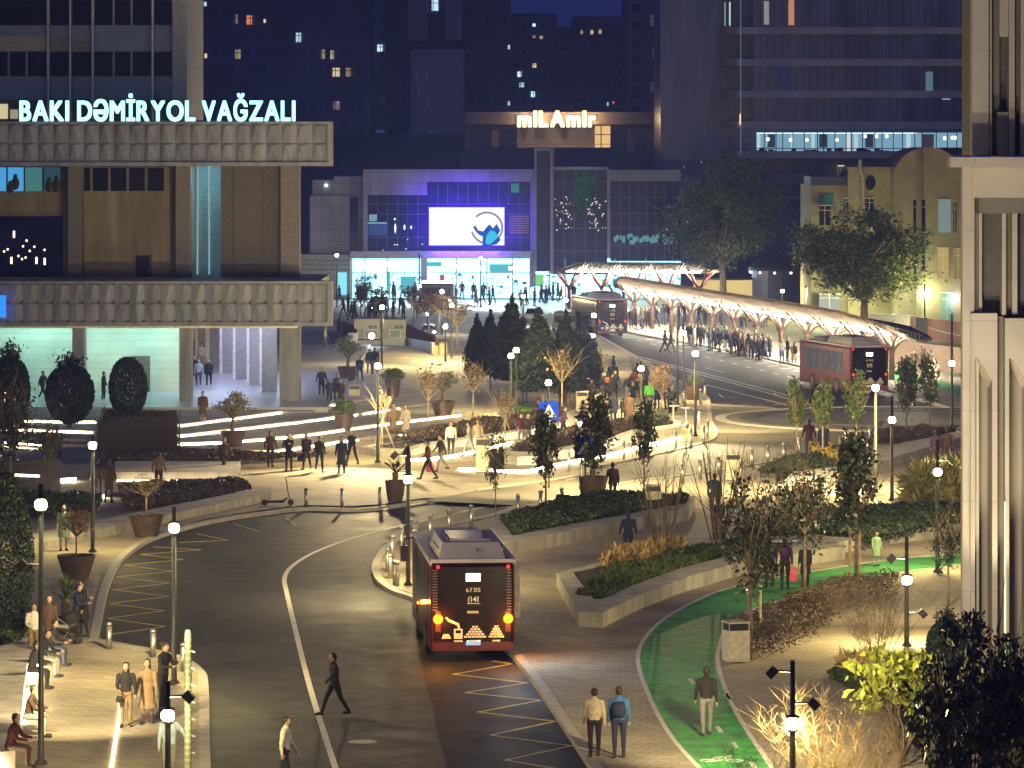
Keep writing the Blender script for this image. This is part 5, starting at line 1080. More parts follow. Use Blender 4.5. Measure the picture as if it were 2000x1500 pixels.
def tree(kind, px, by, topy, wpx, label, cat='tree', stakes=False, rz=None, group=None, wk=None, z=None):
    p = on(px, by) if z is None else G(px, by, z); k = p.y/F; h = (by-topy)*k
    base = {'young': .36, 'young_dark': .40, 'sparse': .40, 'sparse_dark': .40, 'big': 1.0, 'topiary': .86, 'oval': .74, 'conifer': .58, 'bright': .80, 'olive': 1.0, 'roundlit': .56, 'magnolia': 1.0, 'shrublit': .95, 'bush': .9}[kind]
    w_ = wpx*k/base; o = inst('tree_'+kind, mk_tree(kind), p, random.uniform(0, 6.28) if rz is None else rz, (w_, w_, h), label, group, cat)
    if stakes:
        t = empty('tree_stakes', p, 0, 'wooden stakes bracing the '+' '.join(label.split(',')[0].split()[:11]), 'stakes')
        for a in (0.3, 2.4, 4.5):
            mb = MB(); mb.tube([(math.cos(a)*.75, math.sin(a)*.3, 0), (math.cos(a)*.05, math.sin(a)*.03, h*.52)], .022, 5); mb.build('stake', wood_stake, t)
    return o
def poststakes(px, by, topy, label):
    p = on(px, by); h = (by-topy)*p.y/F; t = empty('tree_stakes', p, 0, label, 'stakes')
    for dx, dy in ((-.16, -.1), (.20, .05)): MB().lathe([(.045, 0), (.045, h*(1 if dx < 0 else .82))], 8, (dx, dy)).build('stake', wood_stake, t)
    mb = MB(); mb.box(-.2, .24, -.14, -.11, h*.8, h*.8+.06); mb.build('crosspiece', wood_stake, t)
TREES = [
 ('topiary', 250, 838, 698, 76, 'round clipped dark tree with short stem before the doorway wall'),
 ('oval', 136, 836, 690, 98, 'broad clipped dark oval tree in front of the arcade column'),
 ('oval', 18, 845, 668, 84, 'dark clipped tree with spiky palm crown at the left edge'),
 ('conifer', 932, 752, 612, 62, 'leftmost dark conifer of the cluster beside the plaza'),
 ('conifer', 958, 762, 604, 70, 'dark conifer second from left in the central cluster'),
 ('conifer', 1000, 778, 575, 104, 'tallest pointed dark conifer of the central cluster'),
 ('conifer', 1052, 800, 600, 112, 'wide dark conifer in the middle of the cluster'),
 ('conifer', 1105, 800, 606, 100, 'dark conifer with lamp above, right of the cluster middle'),
 ('conifer', 1146, 790, 618, 84, 'rightmost dark conifer before the far bus'),
 ('young', 944, 735, 655, 44, 'small light green tree under the left conifers'),
 ('bright', 1156, 772, 668, 64, 'round shrub brightly lit by the lamp in front of it'),
 ('sparse', 1098, 812, 680, 70, 'half bare tree with yellow leaves left of the bright shrub'),
 ('sparse', 1060, 800, 674, 74, 'half bare brownish tree before the central conifers'),
 ('big', 1412, 602, 300, 276, 'huge dark tree behind the shelter before the glass offices'),
 ('big', 1688, 655, 402, 318, 'huge dark tree with yellow green underside before the yellow building'),
 ('sparse', 836, 850, 716, 50, 'slim young tree with thin crown left of the bowl pot'),
 ('sparse', 924, 826, 706, 66, 'slim young tree with round crown right of the bowl pot'),
 ('roundlit', 1291, 822, 708, 50, 'small tree with orange lit vase shaped crown near the motorbike'),
 ('young_dark', 1066, 1010, 788, 66, 'slim dark leafed tree with straight stem right of the palm pot'),
 ('sparse_dark', 968, 1030, 818, 52, 'slim tree with sparse leaves standing at the island end'),
 ('young_dark', 1258, 975, 772, 54, 'slim dark tree between the two crossings near the centre right'),
 ('young_dark', 1160, 985, 762, 92, 'bushy dark tree behind the second blue sign'),
 ('young', 1556, 905, 734, 52, 'left of three lamplit young trees before the roundabout'),
 ('young', 1607, 910, 738, 56, 'middle lamplit young tree before the roundabout'),
 ('young', 1673, 905, 722, 62, 'right lamplit young tree before the bus rear'),
 ('young_dark', 1770, 858, 690, 62, 'young dark tree right of the parked bus'),
 ('young_dark', 1816, 850, 682, 50, 'young dark tree nearest the pale right building'),
 ('sparse_dark', 1466, 1290, 915, 150, 'leafy thin crowned tree beside the pale litter bin'),
 ('sparse_dark', 1572, 1180, 872, 140, 'dark leafed tree behind the people holding hands'),
 ('young_dark', 1672, 1135, 830, 110, 'dense dark tree left of the slim lamp at right'),
 ('sparse_dark', 1852, 1185, 985, 92, 'leafy shrub tree leaning by the corner of the pale building'),
 ('magnolia', 1895, 1620, 1192, 250, 'large dark glossy leafed tree at the lower right corner'),
 ('magnolia', 2000, 1580, 1240, 190, 'dark glossy tree cut by the right edge below the facade'),
 ('shrublit', 1758, 1500, 1250, 215, 'yellow green shrub lit from behind at lower right'),
 ('oval', 1850, 1330, 1190, 86, 'dark clipped shrub at the foot of the pale building'),
 ('sparse_dark', 713, 628, 532, 44, 'thin tree before the left shop windows'), ('sparse_dark', 704, 626, 540, 34, 'thinner tree just left before the left shop windows'),
 ('sparse', 742, 622, 560, 46, 'brownish bare tree left of the shopping centre mast'),
 ('sparse', 808, 640, 556, 60, 'tangled bare tree left of the coach'), ('sparse', 838, 668, 572, 76, 'reddish bare tree in front of the coach'), ('sparse', 893, 690, 580, 80, 'bare tree lit yellow beside the far lamps'), ('sparse', 858, 650, 570, 60, 'bare tree right before the coach'),
 ('young_dark', 641, 560, 508, 44, 'small dark tree behind the end of the lower fascia'),
 ('sparse_dark', 20, 990, 740, 110, 'wispy dark tree at the far left before the glowing strips'), ('sparse_dark', 95, 960, 800, 70, 'thin dark shrub tree before the left glowing strips'),
]
for a in TREES: tree(*a)
tree('sparse', 747, 888, 760, 40, 'thin staked tree left of the two women in pale coats', stakes=True)
tree('sparse', 987, 886, 762, 46, 'reddish thin staked tree among the walkers on the walkway', stakes=True)
poststakes(1472, 1268, 1112, 'two pale wooden posts supporting the tree beside the bin')
poststakes(1668, 1128, 1020, 'two wooden posts supporting the dense dark tree at right')
tree('young', 1607, 910, 800, 4, 'bare stem', stakes=True) if False else None
# left tall hedge-like cypress at the edge
def spread_leaves(name, pts, size, mat, label, cat, group=None, elong=1.6, kind=None):
    g = np.random.default_rng(len(pts)); me = leafmesh(name, pts, size, mat, g, elong=elong); o = link(name, me); return tag(o, label, cat, group, kind)
g_ = np.random.default_rng(77); n = 16000; c = G(-8, 1260); u = g_.uniform(0, 1, n); th = g_.uniform(0, 2*np.pi, n); rad = 1.15*np.sin(np.pi*np.clip(.12+u*.80, 0, 1))**.6*g_.uniform(.82, 1.05, n)
spread_leaves('clipped_cypress', np.stack([c.x+rad*np.cos(th), c.y+rad*np.sin(th), u*5.3], 1), .075, conifer_m, 'tall dark clipped evergreen column at the left edge', 'evergreen')
def hedge(poly, h, label, mat=hedge_m, dens=520, size=.09, z0=0, name='hedge', cat='hedge', elong=1.6, top=.5):
    P = [XY(*p) for p in poly]; xs_ = [p[0] for p in P]; ys_ = [p[1] for p in P]; g = np.random.default_rng(int(abs(P[0][0]*100))); A = (max(xs_)-min(xs_))*(max(ys_)-min(ys_)); n = int(min(60000, A*dens)); x = g.uniform(min(xs_), max(xs_), n); y = g.uniform(min(ys_), max(ys_), n)
    keep = np.array([inpoly(a, b, P) for a, b in zip(x, y)]); x = x[keep]; y = y[keep]; hh = h*(.82+.25*np.array([noise.noise(Vector((a*1.3, b*.8, 3))) for a, b in zip(x, y)])); z = z0+hh*(1-g.uniform(0, 1, len(x))**2*top)
    return spread_leaves(name, np.stack([x, y, z], 1), size, mat, label, cat, elong=elong)
hedge([(1000, 1072), (1110, 1050), (1338, 1007), (1346, 995), (1255, 987), (1165, 992), (1065, 1013), (975, 1036)], .78, 'low dark hedge filling the long planter behind the bus')
hedge([(1060, 1030), (1160, 1010), (1240, 1000), (1240, 992), (1165, 992), (1090, 1003)], .9, 'darker raised part of the low hedge at the foot of the big pot')
hedge([(765, 878), (830, 878), (1000, 853), (1102, 833), (1102, 822), (1000, 838), (880, 856)], 1.0, 'long brownish hedge along the glowing steps', hedge_r, 420)
hedge([(998, 897), (1080, 892), (1168, 877), (1232, 855), (1318, 843), (1240, 833), (1132, 851), (1046, 867)], .70, 'mixed brown green planting in the curved planter bench', hedge_r, 260, .10)
hedge([(1238, 852), (1308, 844), (1302, 832), (1240, 836)], .95, 'bright green hedge end of the curved planter', hedge_m, 520)
hedge([(1415, 1290), (1500, 1293), (1590, 1252), (1650, 1204), (1760, 1178), (1740, 1163), (1640, 1176), (1560, 1204), (1500, 1230), (1428, 1270)], 1.12, 'big reddish brown hedge block beside the green cycle path', hedge_r, 1500, .055, top=.95)
hedge([(1500, 1060), (1700, 1078), (1880, 1040), (1900, 1010), (1720, 1015), (1500, 1030)], .8, 'dark hedge behind the low wall below the right trees', hedge_m, 420, .10)
hedge([(1480, 935), (1560, 938), (1660, 925), (1720, 905), (1640, 900), (1540, 905)], .55, 'dark ground cover strip under the three young trees', hedge_m, 380, .10)
hedge([(1700, 880), (1820, 870), (1870, 855), (1800, 852), (1700, 858)], .7, 'dark red shrubs along the long low wall at right', hedge_r, 350, .1)
hedge([(1128, 1190), (1178, 1195), (1240, 1166), (1330, 1134), (1430, 1107), (1540, 1092), (1440, 1083), (1300, 1100), (1200, 1126)], .60, 'dark green grass filling the pointed planter', grassm, 420, .12, elong=3)
hedge([(1178, 1130), (1250, 1122), (1330, 1098), (1300, 1088), (1210, 1112)], .8, 'tall straw coloured grass clump in the pointed planter', straw, 500, .16, elong=5, top=.7)
hedge([(905, 748), (955, 760), (1030, 800), (1100, 835), (1060, 838), (960, 790), (890, 752)], .14, 'strip of green lawn beside the plaza under the conifers', bsdf('lawn_blade', (.10, .20, .04), rough=.7, var=.4, island=True), 260, .10, name='lawn', cat='lawn')
hedge([(640, 900), (230, 918), (225, 905), (345, 890), (480, 895)], .45, 'rough dark shrubs on the bank before the left bench wall', hedge_r, 200, .12)
hedge([(230, 960), (470, 950), (490, 965), (250, 1010)], .5, 'dark shrubs between the bench wall and long low wall', hedge_r, 300, .12)
hedge([(-20, 1010), (100, 1020), (190, 1010), (200, 985), (100, 980), (-20, 970)], .6, 'dark shrubs at the far left before the low wall', hedge_m, 260, .12)
hedge([(-10, 1280), (34, 1275), (55, 1250), (40, 1236), (-10, 1236)], .62, 'light green box hedge on the lower left bench block', hedge_m, 700, .08)
hedge([(1770, 1003), (1985, 1003), (1980, 966), (1850, 968), (1800, 978)], 1.45, 'reedy yellow grass in the white planter beside the right building', bsdf('reed_blade', (.26, .24, .08), rough=.6, var=.35, island=True), 190, .22, elong=7, top=.8)
hedge([(1615, 1330), (1700, 1372), (1780, 1440), (1860, 1400), (1760, 1300), (1660, 1306)], .38, 'patch of green ground cover under the yellow green shrub', hedge_m, 420, .09)
hedge([(1640, 1322), (1720, 1345), (1760, 1380), (1790, 1350), (1700, 1308)], .55, 'straw coloured grass behind the lit shrub at lower right', straw, 300, .16, elong=5)
hedge([(1580, 895), (1660, 930), (1660, 915), (1600, 880)], .8, 'small yellow flowered shrubs lit near the two strollers', bsdf('golden_leaf', (.5, .34, .04), rough=.6, var=.4, island=True), 120, .12)
hedge([(280, 870), (345, 862), (345, 842), (200, 838), (200, 868)], .55, 'dark hedge behind the left picket fence', hedge_r, 260, .12, z0=.6)
# bare multi stem shrubs
def mk_bare(seed, stems, spread, fine):
    def f():
        t = empty('bare_shrub', (0, 0, 0), 0, '', 'shrub', 'leafless many stemmed shrubs'); mb = MB(); rs = random.Random(seed)
        for i in range(stems):
            a = rs.uniform(0, 6.28); s = spread*rs.uniform(.3, 1); x0, y0 = .04*math.cos(a), .04*math.sin(a); L = rs.uniform(.7, 1.0); pts = []
            for k in range(5): u = k/4; pts.append(Vector((x0+s*math.cos(a)*u**1.1+rs.uniform(-.012, .012), y0+s*math.sin(a)*u**1.1, L*u)))
            mb.tube(pts, [q_*(.26 if seed == 5 else 1) for q_ in (.0075, .006, .0045, .003, .0015)], 4, cap=False)
            for b_ in range(fine):
                k = rs.randint(1, 3); q = pts[k].lerp(pts[k+1], rs.random()); d = Vector((rs.uniform(-1, 1), rs.uniform(-1, 1), rs.uniform(.5, 1.4))).normalized()*rs.uniform(.08, .2); mb.tube([q, q+d*.5+Vector((rs.uniform(-.02, .02), 0, 0)), q+d], [.0010, .0007, .0004] if seed == 5 else [.003, .002, .001], 3, cap=False)
        mb.build('stems', bark if seed != 5 else bsdf('pale_twig', (.24, .18, .11), rough=.9, var=.3), t); return t
    return f
for key, px, by, ty, w_, lb in (('b1', 1175, 1122, 1015, .9, 'bare fan of straight stems in the pointed planter tip'), ('b2', 1297, 1100, 868, 1.0, 'tall bare many stemmed shrub right of the man in dark coat'), ('b2', 1403, 1072, 850, 1.1, 'wide bare shrub behind the two men standing in line'), ('b3', 1520, 1060, 880, 1.2, 'thicket of thin bare stems behind the dark hedge'), ('b2', 1445, 990, 868, 1.0, 'bare twigs beside the litter bin before the bollards'), ('b3', 1600, 1050, 900, 1.1, 'bare twig thicket right of the staked young trees'), ('b3', 1640, 930, 845, .9, 'low bare twigs by the right bollards'), ('b4', 1620, 1580, 1350, 1.5, 'pale tangle of bare twigs glowing beside the big lower lamp'), ('b4', 1500, 1620, 1440, 1.6, 'bare pale twigs at the bottom edge left of the big lamp'), ('b4', 1715, 1300, 1120, 1.6, 'bare branching shrub right of the brown hedge block'), ('b4', 1690, 1600, 1420, 1.6, 'bare pale twigs right of the big lower lamp'), ('b2', 1120, 800, 720, 1, 'bare twigs lit beside the round bright shrub'), ('b2', 1240, 740, 690, .8, 'twiggy bush at the bus road edge'), ('b3', 100, 905, 838, 1.2, 'dark twigs before the left lower strip')):
    st_ = {'b1': (1, 16, .30, 0), 'b2': (2, 18, .26, 4), 'b3': (3, 26, .40, 4), 'b4': (5, 46, .42, 26)}[key]
    p = on(px, by); h = (by-ty)*p.y/F; inst(key, mk_bare(*st_), p, random.uniform(0, 6), (h*w_, h*w_, h), lb)
# ------------------------------------------------------------------ pots
def pot(px, by, rimy, w_, label, plant=None, kindp='bowl', mat=pot_m):
    p = on(px, by); k = p.y/F; h = (by-rimy)*k; r = w_*k/2
    t = empty('plant_pot', p, 0, label, 'plant pot', 'big planters on the square'); mb = MB()
    if kindp == 'bowl': mb.lathe([(r*.62, 0), (r*.80, h*.5), (r*.96, h*.93), (r, h), (r*.9, h), (r*.88, h*.9)], 28)
    else: mb.lathe([(r*.70, 0), (r*.9, h*.5), (r, h), (r*.92, h), (r*.9, h*.93)], 28)
    mb.build('bowl', mat, t, False); mb = MB(); mb.lathe([(r*.88, h*.86), (r*.88, h*.90)], 24); mb.build('soil', soil, t); return p, h, r, k
def potplant(kind, px, by, rimy, w_, topy, pw_, plabel, tlabel, kindp='bowl', mat=pot_m):
    p, h, r, k = pot(px, by, rimy, w_, plabel, kindp=kindp, mat=mat)
    base = {'olive': 1.0, 'topiary': .86, 'sparse': .40, 'oval': .74, 'roundlit': .56, 'young_dark': .4, 'palm': 1, 'bush': .9}[kind]
    s = pw_*k/base; hh = (rimy-topy)*k
    if kind == 'palm':
        t = empty('fan_palm', p+Vector((0, 0, h*.9)), 0, tlabel, 'palm'); mb = MB(); rs = random.Random(px); tr = MB(); tr.lathe([(.12, 0), (.14, hh*.4)], 8); tr.build('trunk', bark, t)
        for i in range(26):
            a = rs.uniform(0, 6.28); e = rs.uniform(.0, 1.3); L = pw_*k/2*rs.uniform(.75, 1.05); d = Vector((math.cos(a)*math.cos(e), math.sin(a)*math.cos(e), math.sin(e)*hh/(pw_*k)*1.6)); c = Vector((0, 0, hh*.4))+d*L*.45; u = d.cross(Vector((0, 0, 1))).normalized()
            for j in range(-4, 5):
                q = (d+u*j*.18).normalized()*L*.6; s2 = u*.02*L+Vector((0, 0, .01)); mb.add([c-s2, c+s2, c+q], [(0, 1, 2)])
            mb.tube([Vector((0, 0, hh*.4)), c], .012, 4, cap=False)
        mb.build('fronds', bsdf('palm_frond', (.06, .10, .035), rough=.45, var=.4, island=True), t); return
    inst('tree_'+kind, mk_tree(kind), p+Vector((0, 0, h*.9)), random.uniform(0, 6), (s, s, hh), tlabel, None, 'tree')
potplant('olive', 865, 811, 783, 50, 722, 62, 'wide dark bowl pot on the open plaza', 'olive tree with twisted trunk in the wide bowl pot')
potplant('olive', 680, 743, 716, 44, 652, 56, 'dark pot behind the group at the station corner', 'gnarled olive tree in the pot beside the station corner')
potplant('bush', 767, 776, 742, 32, 712, 50, 'narrow tapering pot right of the left lamp', 'dense round dark bush in the narrow tapering pot', 'cone')
potplant('bush', 672, 841, 808, 42, 772, 50, 'dark pot standing on the glowing steps', 'dark leafy bush in the pot on the glowing steps')
potplant('olive', 455, 872, 842, 52, 762, 74, 'dark reddish bowl pot on the steps at left', 'feathery olive bush in the reddish pot at left')
potplant('palm', 772, 979, 938, 40, 888, 62, 'dark tapering pot behind the island lamp', 'fan palm in the pot behind the island lamp', 'cone')
potplant('palm', 1158, 990, 930, 56, 880, 74, 'very large dark tapering pot beside the crossing road', 'spiky fan plant in the very large pot by the crossing', 'cone')
potplant('sparse', 286, 1048, 1006, 70, 925, 74, 'wide brown bowl pot on the left pavement', 'thin leafless crown tree in the wide brown pot')
potplant('roundlit', 149, 1131, 1084, 77, 988, 72, 'wide dark bowl pot with pale rim at far left', 'golden leaved shrub lit in the pale rimmed bowl at far left')
potplant('bush', 1355, 781, 753, 36, 727, 36, 'brown tapering pot at the mouth of the bus road', 'bright green round bush in the brown pot by the bus road', 'cone', bsdf('brown_pot', (.12, .07, .05), rough=.6))
potplant('palm', 128, 1235, 1205, 46, 1110, 86, 'dark pot hidden behind the seated group at left', 'spiky dark fan plant beside the pram at left', 'cone')
p = on(1329, 1000); tree('conifer', 1329, 1003, 952, 30, 'little dark cone shaped bush at the planter end')
# ------------------------------------------------------------------ picket fences left
def picket(A, B_, h, n, label, z=0):
    a, b = G(*A), G(*B_); t = empty('picket_fence', a, 0, label, 'fence'); d = b-a; mb = MB()
    for i in range(n+1): q = d*i/n; mb.box(q.x-.02, q.x+.02, q.y-.02, q.y+.02, 0, h)
    mb.build('pickets', corten, t); m2 = MB(); m2.tube([Vector((0, 0, h*.95)), d+Vector((0, 0, h*.95))], .03, 5); m2.tube([Vector((0, 0, .15)), d+Vector((0, 0, .15))], .03, 5); m2.build('rails', corten, t)
picket((192, 905), (350, 897), 2.0, 70, 'dark rusty picket fence left of the reddish pot'); picket((192, 905), (205, 868), 2.0, 12, 'short side run of the rusty picket fence')
picket((-10, 975), (118, 968), 1.6, 56, 'low dark picket fence before the small strip at left edge'); picket((350, 897), (352, 880), 2.0, 8, 'far short return of the rusty picket fence')
mb = MB(); mb.prism([XY(*q) for q in ((205, 903), (346, 896), (346, 872), (205, 870))], 0, 1.5); tag(mb.build('stair_enclosure', bsdf('dark_wall', (.014, .011, .012), rough=.9)), 'dark walled stair enclosure behind the rusty picket fence', 'enclosure')
# ------------------------------------------------------------------ people
def loft_pose(pose):
    """list of primitives (kind, points, radii, flat, category); figure faces -Y, height about 1.74"""
    P = dict(hipL=0, hipR=0, kneeL=4, kneeR=4, shL=4, shR=4, elL=12, elR=12, abL=9, abR=9, lean=2, coat=0, sit=0, fem=0, long=0, hood=0)
    P.update(pose); pr = []
    def fwd(a, L): return Vector((0, -math.sin(R(a))*L, -math.cos(R(a))*L))
    hz = .92; ln = P['lean']
    top = Vector((0, -math.sin(R(ln))*.5, 0))
    feet = []
    for s, h, k in ((-1, P['hipL'], P['kneeL']), (1, P['hipR'], P['kneeR'])):
        hip = Vector((s*.095, 0, hz)); kn = hip+fwd(h, .44)+Vector((s*.01, 0, 0)); an = kn+fwd(h-k, .42)
        pr.append(('t', [hip, hip.lerp(kn, .5), kn], [.098, .082, .062], 1, 'leg')); pr.append(('t', [kn, kn.lerp(an, .35), an], [.062, .060, .044], 1, 'leg'))
        pit = 0 if P['sit'] else max(-35, min(35, (h-k)*.6)); fd = Vector((s*.03, -math.cos(R(pit))*.19, -math.sin(R(-pit))*-.05)); heel = an+Vector((0, .05, -.045)); toe = an+fd+Vector((0, 0, -.055))
        pr.append(('t', [heel, an+Vector((0, -.02, -.04)), toe], [.045, .052, .036], 1, 'shoe')); feet.append(min(heel.z-.045, toe.z-.036))
    zs = [(.84, .150, .105), (.93, .168, .118), (1.04, .150, .108), (1.15, .155, .108), (1.28, .178, .118), (1.38, .180, .108), (1.44, .120, .085), (1.49, .060, .058)]
    if P['fem']: zs = [(z, rx*(.90 if z > 1 else 1.0), ry*.93) for z, rx, ry in zs]
    pr.append(('r', [(z, 0, top.y*(z-hz)/.5, rx*1.08, ry*1.1) for z, rx, ry in zs], None, 1, 'top'))
    yt = top.y*(1.6-hz)/.5
    pr.append(('t', [(0, yt*.8, 1.44), (0, yt, 1.56)], [.055, .05], 1, 'skin'))
    pr.append(('r', [(1.61+.115*math.sin(a), 0, yt-.02-.01*math.cos(a), .076*math.cos(a)+.004, .094*math.cos(a)+.004) for a in [R(x) for x in (-80, -55, -30, 0, 30, 55, 80)]], None, 1, 'skin'))
    pr.append(('t', [(0, yt-.10, 1.615), (0, yt-.135, 1.59)], [.012, .018], 1, 'skin'))
    for s in (-1, 1): pr.append(('t', [(s*.078, yt-.01, 1.63), (s*.082, yt-.01, 1.58)], [.016, .014], 1, 'skin'))
    hands = []
    for s, sh, el, ab in ((-1, P['shL'], P['elL'], P['abL']), (1, P['shR'], P['elR'], P['abR'])):
        S = Vector((s*.185, top.y*.95, 1.385)); a = R(ab); d = Vector((s*math.sin(a), -math.sin(R(sh))*math.cos(a), -math.cos(R(sh))*math.cos(a))); E = S+d*.29
        inw = P.get('in%s' % ('L' if s < 0 else 'R'), 0); d2 = Vector((s*math.sin(a)*.4-s*inw, -math.sin(R(sh+el)), -math.cos(R(sh+el)))).normalized(); Wp = E+d2*.25
        pr.append(('t', [S-Vector((s*.04, 0, -.01)), S, E], [.070, .068, .052], 1, 'top')); pr.append(('t', [E, E.lerp(Wp, .3), Wp], [.052, .050, .036], 1, 'top')); hands.append((Wp, d2, s))
        pr.append(('t', [Wp, Wp+d2*.045, Wp+d2*.085], [.026, .034, .028], 1, 'skin'))
    if P['coat']:
        zb = P['coat']; yh = .0
        rr = [(zb, 0, yh, .215+.05*P['fem'], .19), (zb+.2, 0, yh, .20, .165), (.93, 0, 0, .185, .135), (1.08, 0, top.y*.3, .168, .122)]
        pr.append(('r', rr, None, 1, 'top'))
    return pr, hands, min(feet), yt, P
def human_mesh(name, pose, near):
    pr, hands, zf, yt, P = loft_pose(pose)
    mb = MB()
    for kd, a, r, fl, cat in pr:
        if kd == 't': mb.tube(a, [x for x in r], 10)
        else: mb.rings(a, 14)
    me = bpy.data.meshes.new('tmp'); me.from_pydata(mb.v, [], mb.f); o = bpy.data.objects.new('tmp', me); COL.objects.link(o)
    m = o.modifiers.new('r', 'REMESH'); m.mode = 'VOXEL'; m.voxel_size = .017 if near else .026; m.use_smooth_shade = True
    s = o.modifiers.new('s', 'SMOOTH'); s.iterations = 2; s.factor = .5
    d = o.modifiers.new('d', 'DECIMATE'); d.ratio = .5 if near else .4
    bpy.context.view_layer.update(); me2 = bpy.data.meshes.new_from_object(o.evaluated_get(bpy.context.evaluated_depsgraph_get())); me2.name = name
    bpy.data.objects.remove(o)
    segs = []
    for kd, a, r, fl, cat in pr:
        if kd == 't':
            for i in range(len(a)-1): segs.append((Vector(a[i]), Vector(a[i+1]), r[i], r[i+1], cat))
        else:
            for i in range(len(a)-1): segs.append((Vector((a[i][1], a[i][2], a[i][0])), Vector((a[i+1][1], a[i+1][2], a[i+1][0])), (a[i][3]+a[i][4])/2, (a[i+1][3]+a[i+1][4])/2, cat))
    idx = {'skin': 0, 'top': 1, 'leg': 2, 'shoe': 3}
    A = np.array([s[0][:] for s in segs]); B = np.array([s[1][:] for s in segs])-A; r0 = np.array([s[2] for s in segs]); r1 = np.array([s[3] for s in segs]); L2 = (B**2).sum(1)+1e-9; ci = np.array([idx[s[4]] for s in segs])
    if P['coat']: pass
    mi = []
    for p in me2.polygons:
        c = np.array(p.center); t = np.clip(((c-A)*B).sum(1)/L2, 0, 1); dd = np.linalg.norm(c-A-B*t[:, None], axis=1)/(r0*(1-t)+r1*t); q = int(ci[dd.argmin()]); mi.append(2 if q == 1 and not P['coat'] and c[2] < .935 and abs(c[0]) < .19 and not P['sit'] else q)
    me2.polygons.foreach_set('material_index', mi); me2.polygons.foreach_set('use_smooth', [True]*len(mi))
    bm = bmesh.new(); bm.from_mesh(me2)
    if near:      # fingers, eyes and mouth
        ex = MB()
        for Wp, d2, s in hands:
            base = Wp+d2*.07; side = Vector((0, 1, 0)).cross(d2).normalized() if abs(d2.y) < .9 else Vector((1, 0, 0)); side = Vector((d2.y, -d2.x, 0)) if False else Vector((0, 1, 0))-d2*d2.y
            side = side.normalized() if side.length > .1 else Vector((1, 0, 0)); palm = d2.cross(side)*-s
            for j, L in enumerate((.068, .078, .072, .055)):
                q = base+side*(-.027+.018*j); k1 = q+d2*L*.5; k2 = k1+(d2*.8+palm*.45)*L*.5; ex.tube([q, k1, k2], [.010, .009, .007], 6)
            q = Wp+d2*.03-side*.03; ex.tube([q, q+(d2*.6-side*.7).normalized()*.035, q+(d2*.9-side*.5).normalized()*.062], [.012, .011, .008], 6)
        nb = bmesh.new(); mt = bpy.data.meshes.new('t'); mt.from_pydata(ex.v, [], ex.f); bm.from_mesh(mt)
        bm.faces.ensure_lookup_table()
        for f in bm.faces[-len(ex.f):]: f.material_index = 0
        ex = MB()
        for s in (-1, 1): ex.ell((s*.03, yt-.112, 1.635), (.013, .008, .008), 8, 5)
        ex.ell((0, yt-.108, 1.555), (.022, .008, .005), 8, 5)
        mt = bpy.data.meshes.new('t'); mt.from_pydata(ex.v, [], ex.f); bm.from_mesh(mt); bm.faces.ensure_lookup_table()
        for f in bm.faces[-len(ex.f):]: f.material_index = 3
    for v in bm.verts: v.co.z -= zf
    bm.to_mesh(me2); bm.free()
    for k in range(4): me2.materials.append(skin_m)
    # hair
    hb = MB(); n = 14; rr = []
    for a in (-8, 15, 40, 62, 82): rr.append((1.625+.118*math.sin(R(a))-zf, 0, yt+.012-.012*math.cos(R(a)), .084*math.cos(R(a))+.006, .104*math.cos(R(a))+.004))
    hb.rings(rr, n); hb.rings([(1.54-zf, 0, yt+.045, .062, .045), (1.60-zf, 0, yt+.032, .080, .068), (1.66-zf, 0, yt+.02, .083, .085)], n)
    if P['long']: hb.rings([(1.30-zf, 0, yt+.075, .075, .03), (1.42-zf, 0, yt+.07, .095, .05), (1.54-zf, 0, yt+.04, .088, .075), (1.62-zf, 0, yt+.02, .085, .088)], n)
    hm = bpy.data.meshes.new('hair'); hm.from_pydata(hb.v, [], hb.f); hm.polygons.foreach_set('use_smooth', [True]*len(hm.polygons))
    # cut the fringe away from the face
    for v in hm.vertices:
        if v.co.y < yt-.055 and v.co.z < 1.665-zf: v.co.y = yt-.035
    hm.materials.append(hair_m); return me2, hm, hands, zf
skin_m = bsdf('skin', (.42, .27, .19), rough=.6, var=.08); hair_m = bsdf('dark_hair', (.025, .018, .014), rough=.6, var=.2)
CLOTH = {'black': (.012, .012, .014), 'char': (.03, .03, .035), 'navy': (.012, .018, .05), 'blue': (.03, .10, .26), 'teal': (.02, .06, .08), 'white': (.62, .6, .56), 'beige': (.42, .35, .25), 'tan': (.22, .155, .09), 'brown': (.06, .034, .022), 'maroon': (.05, .008, .012), 'red': (.2, .02, .02), 'grey': (.16, .16, .16), 'lgrey': (.34, .33, .32), 'jean': (.05, .075, .14), 'lime': (.15, .75, .10), 'purple': (.05, .02, .07), 'cream': (.40, .34, .26), 'pink': (.65, .10, .16), 'lblue': (.25, .33, .42), 'olive': (.07, .07, .04), 'mint': (.2, .32, .22), 'orange': (.22, .07, .03)}
def cloth(c): return bsdf('cloth_'+c, CLOTH[c], rough=.85, var=.15, scale=9, bump=.15, bscale=30)
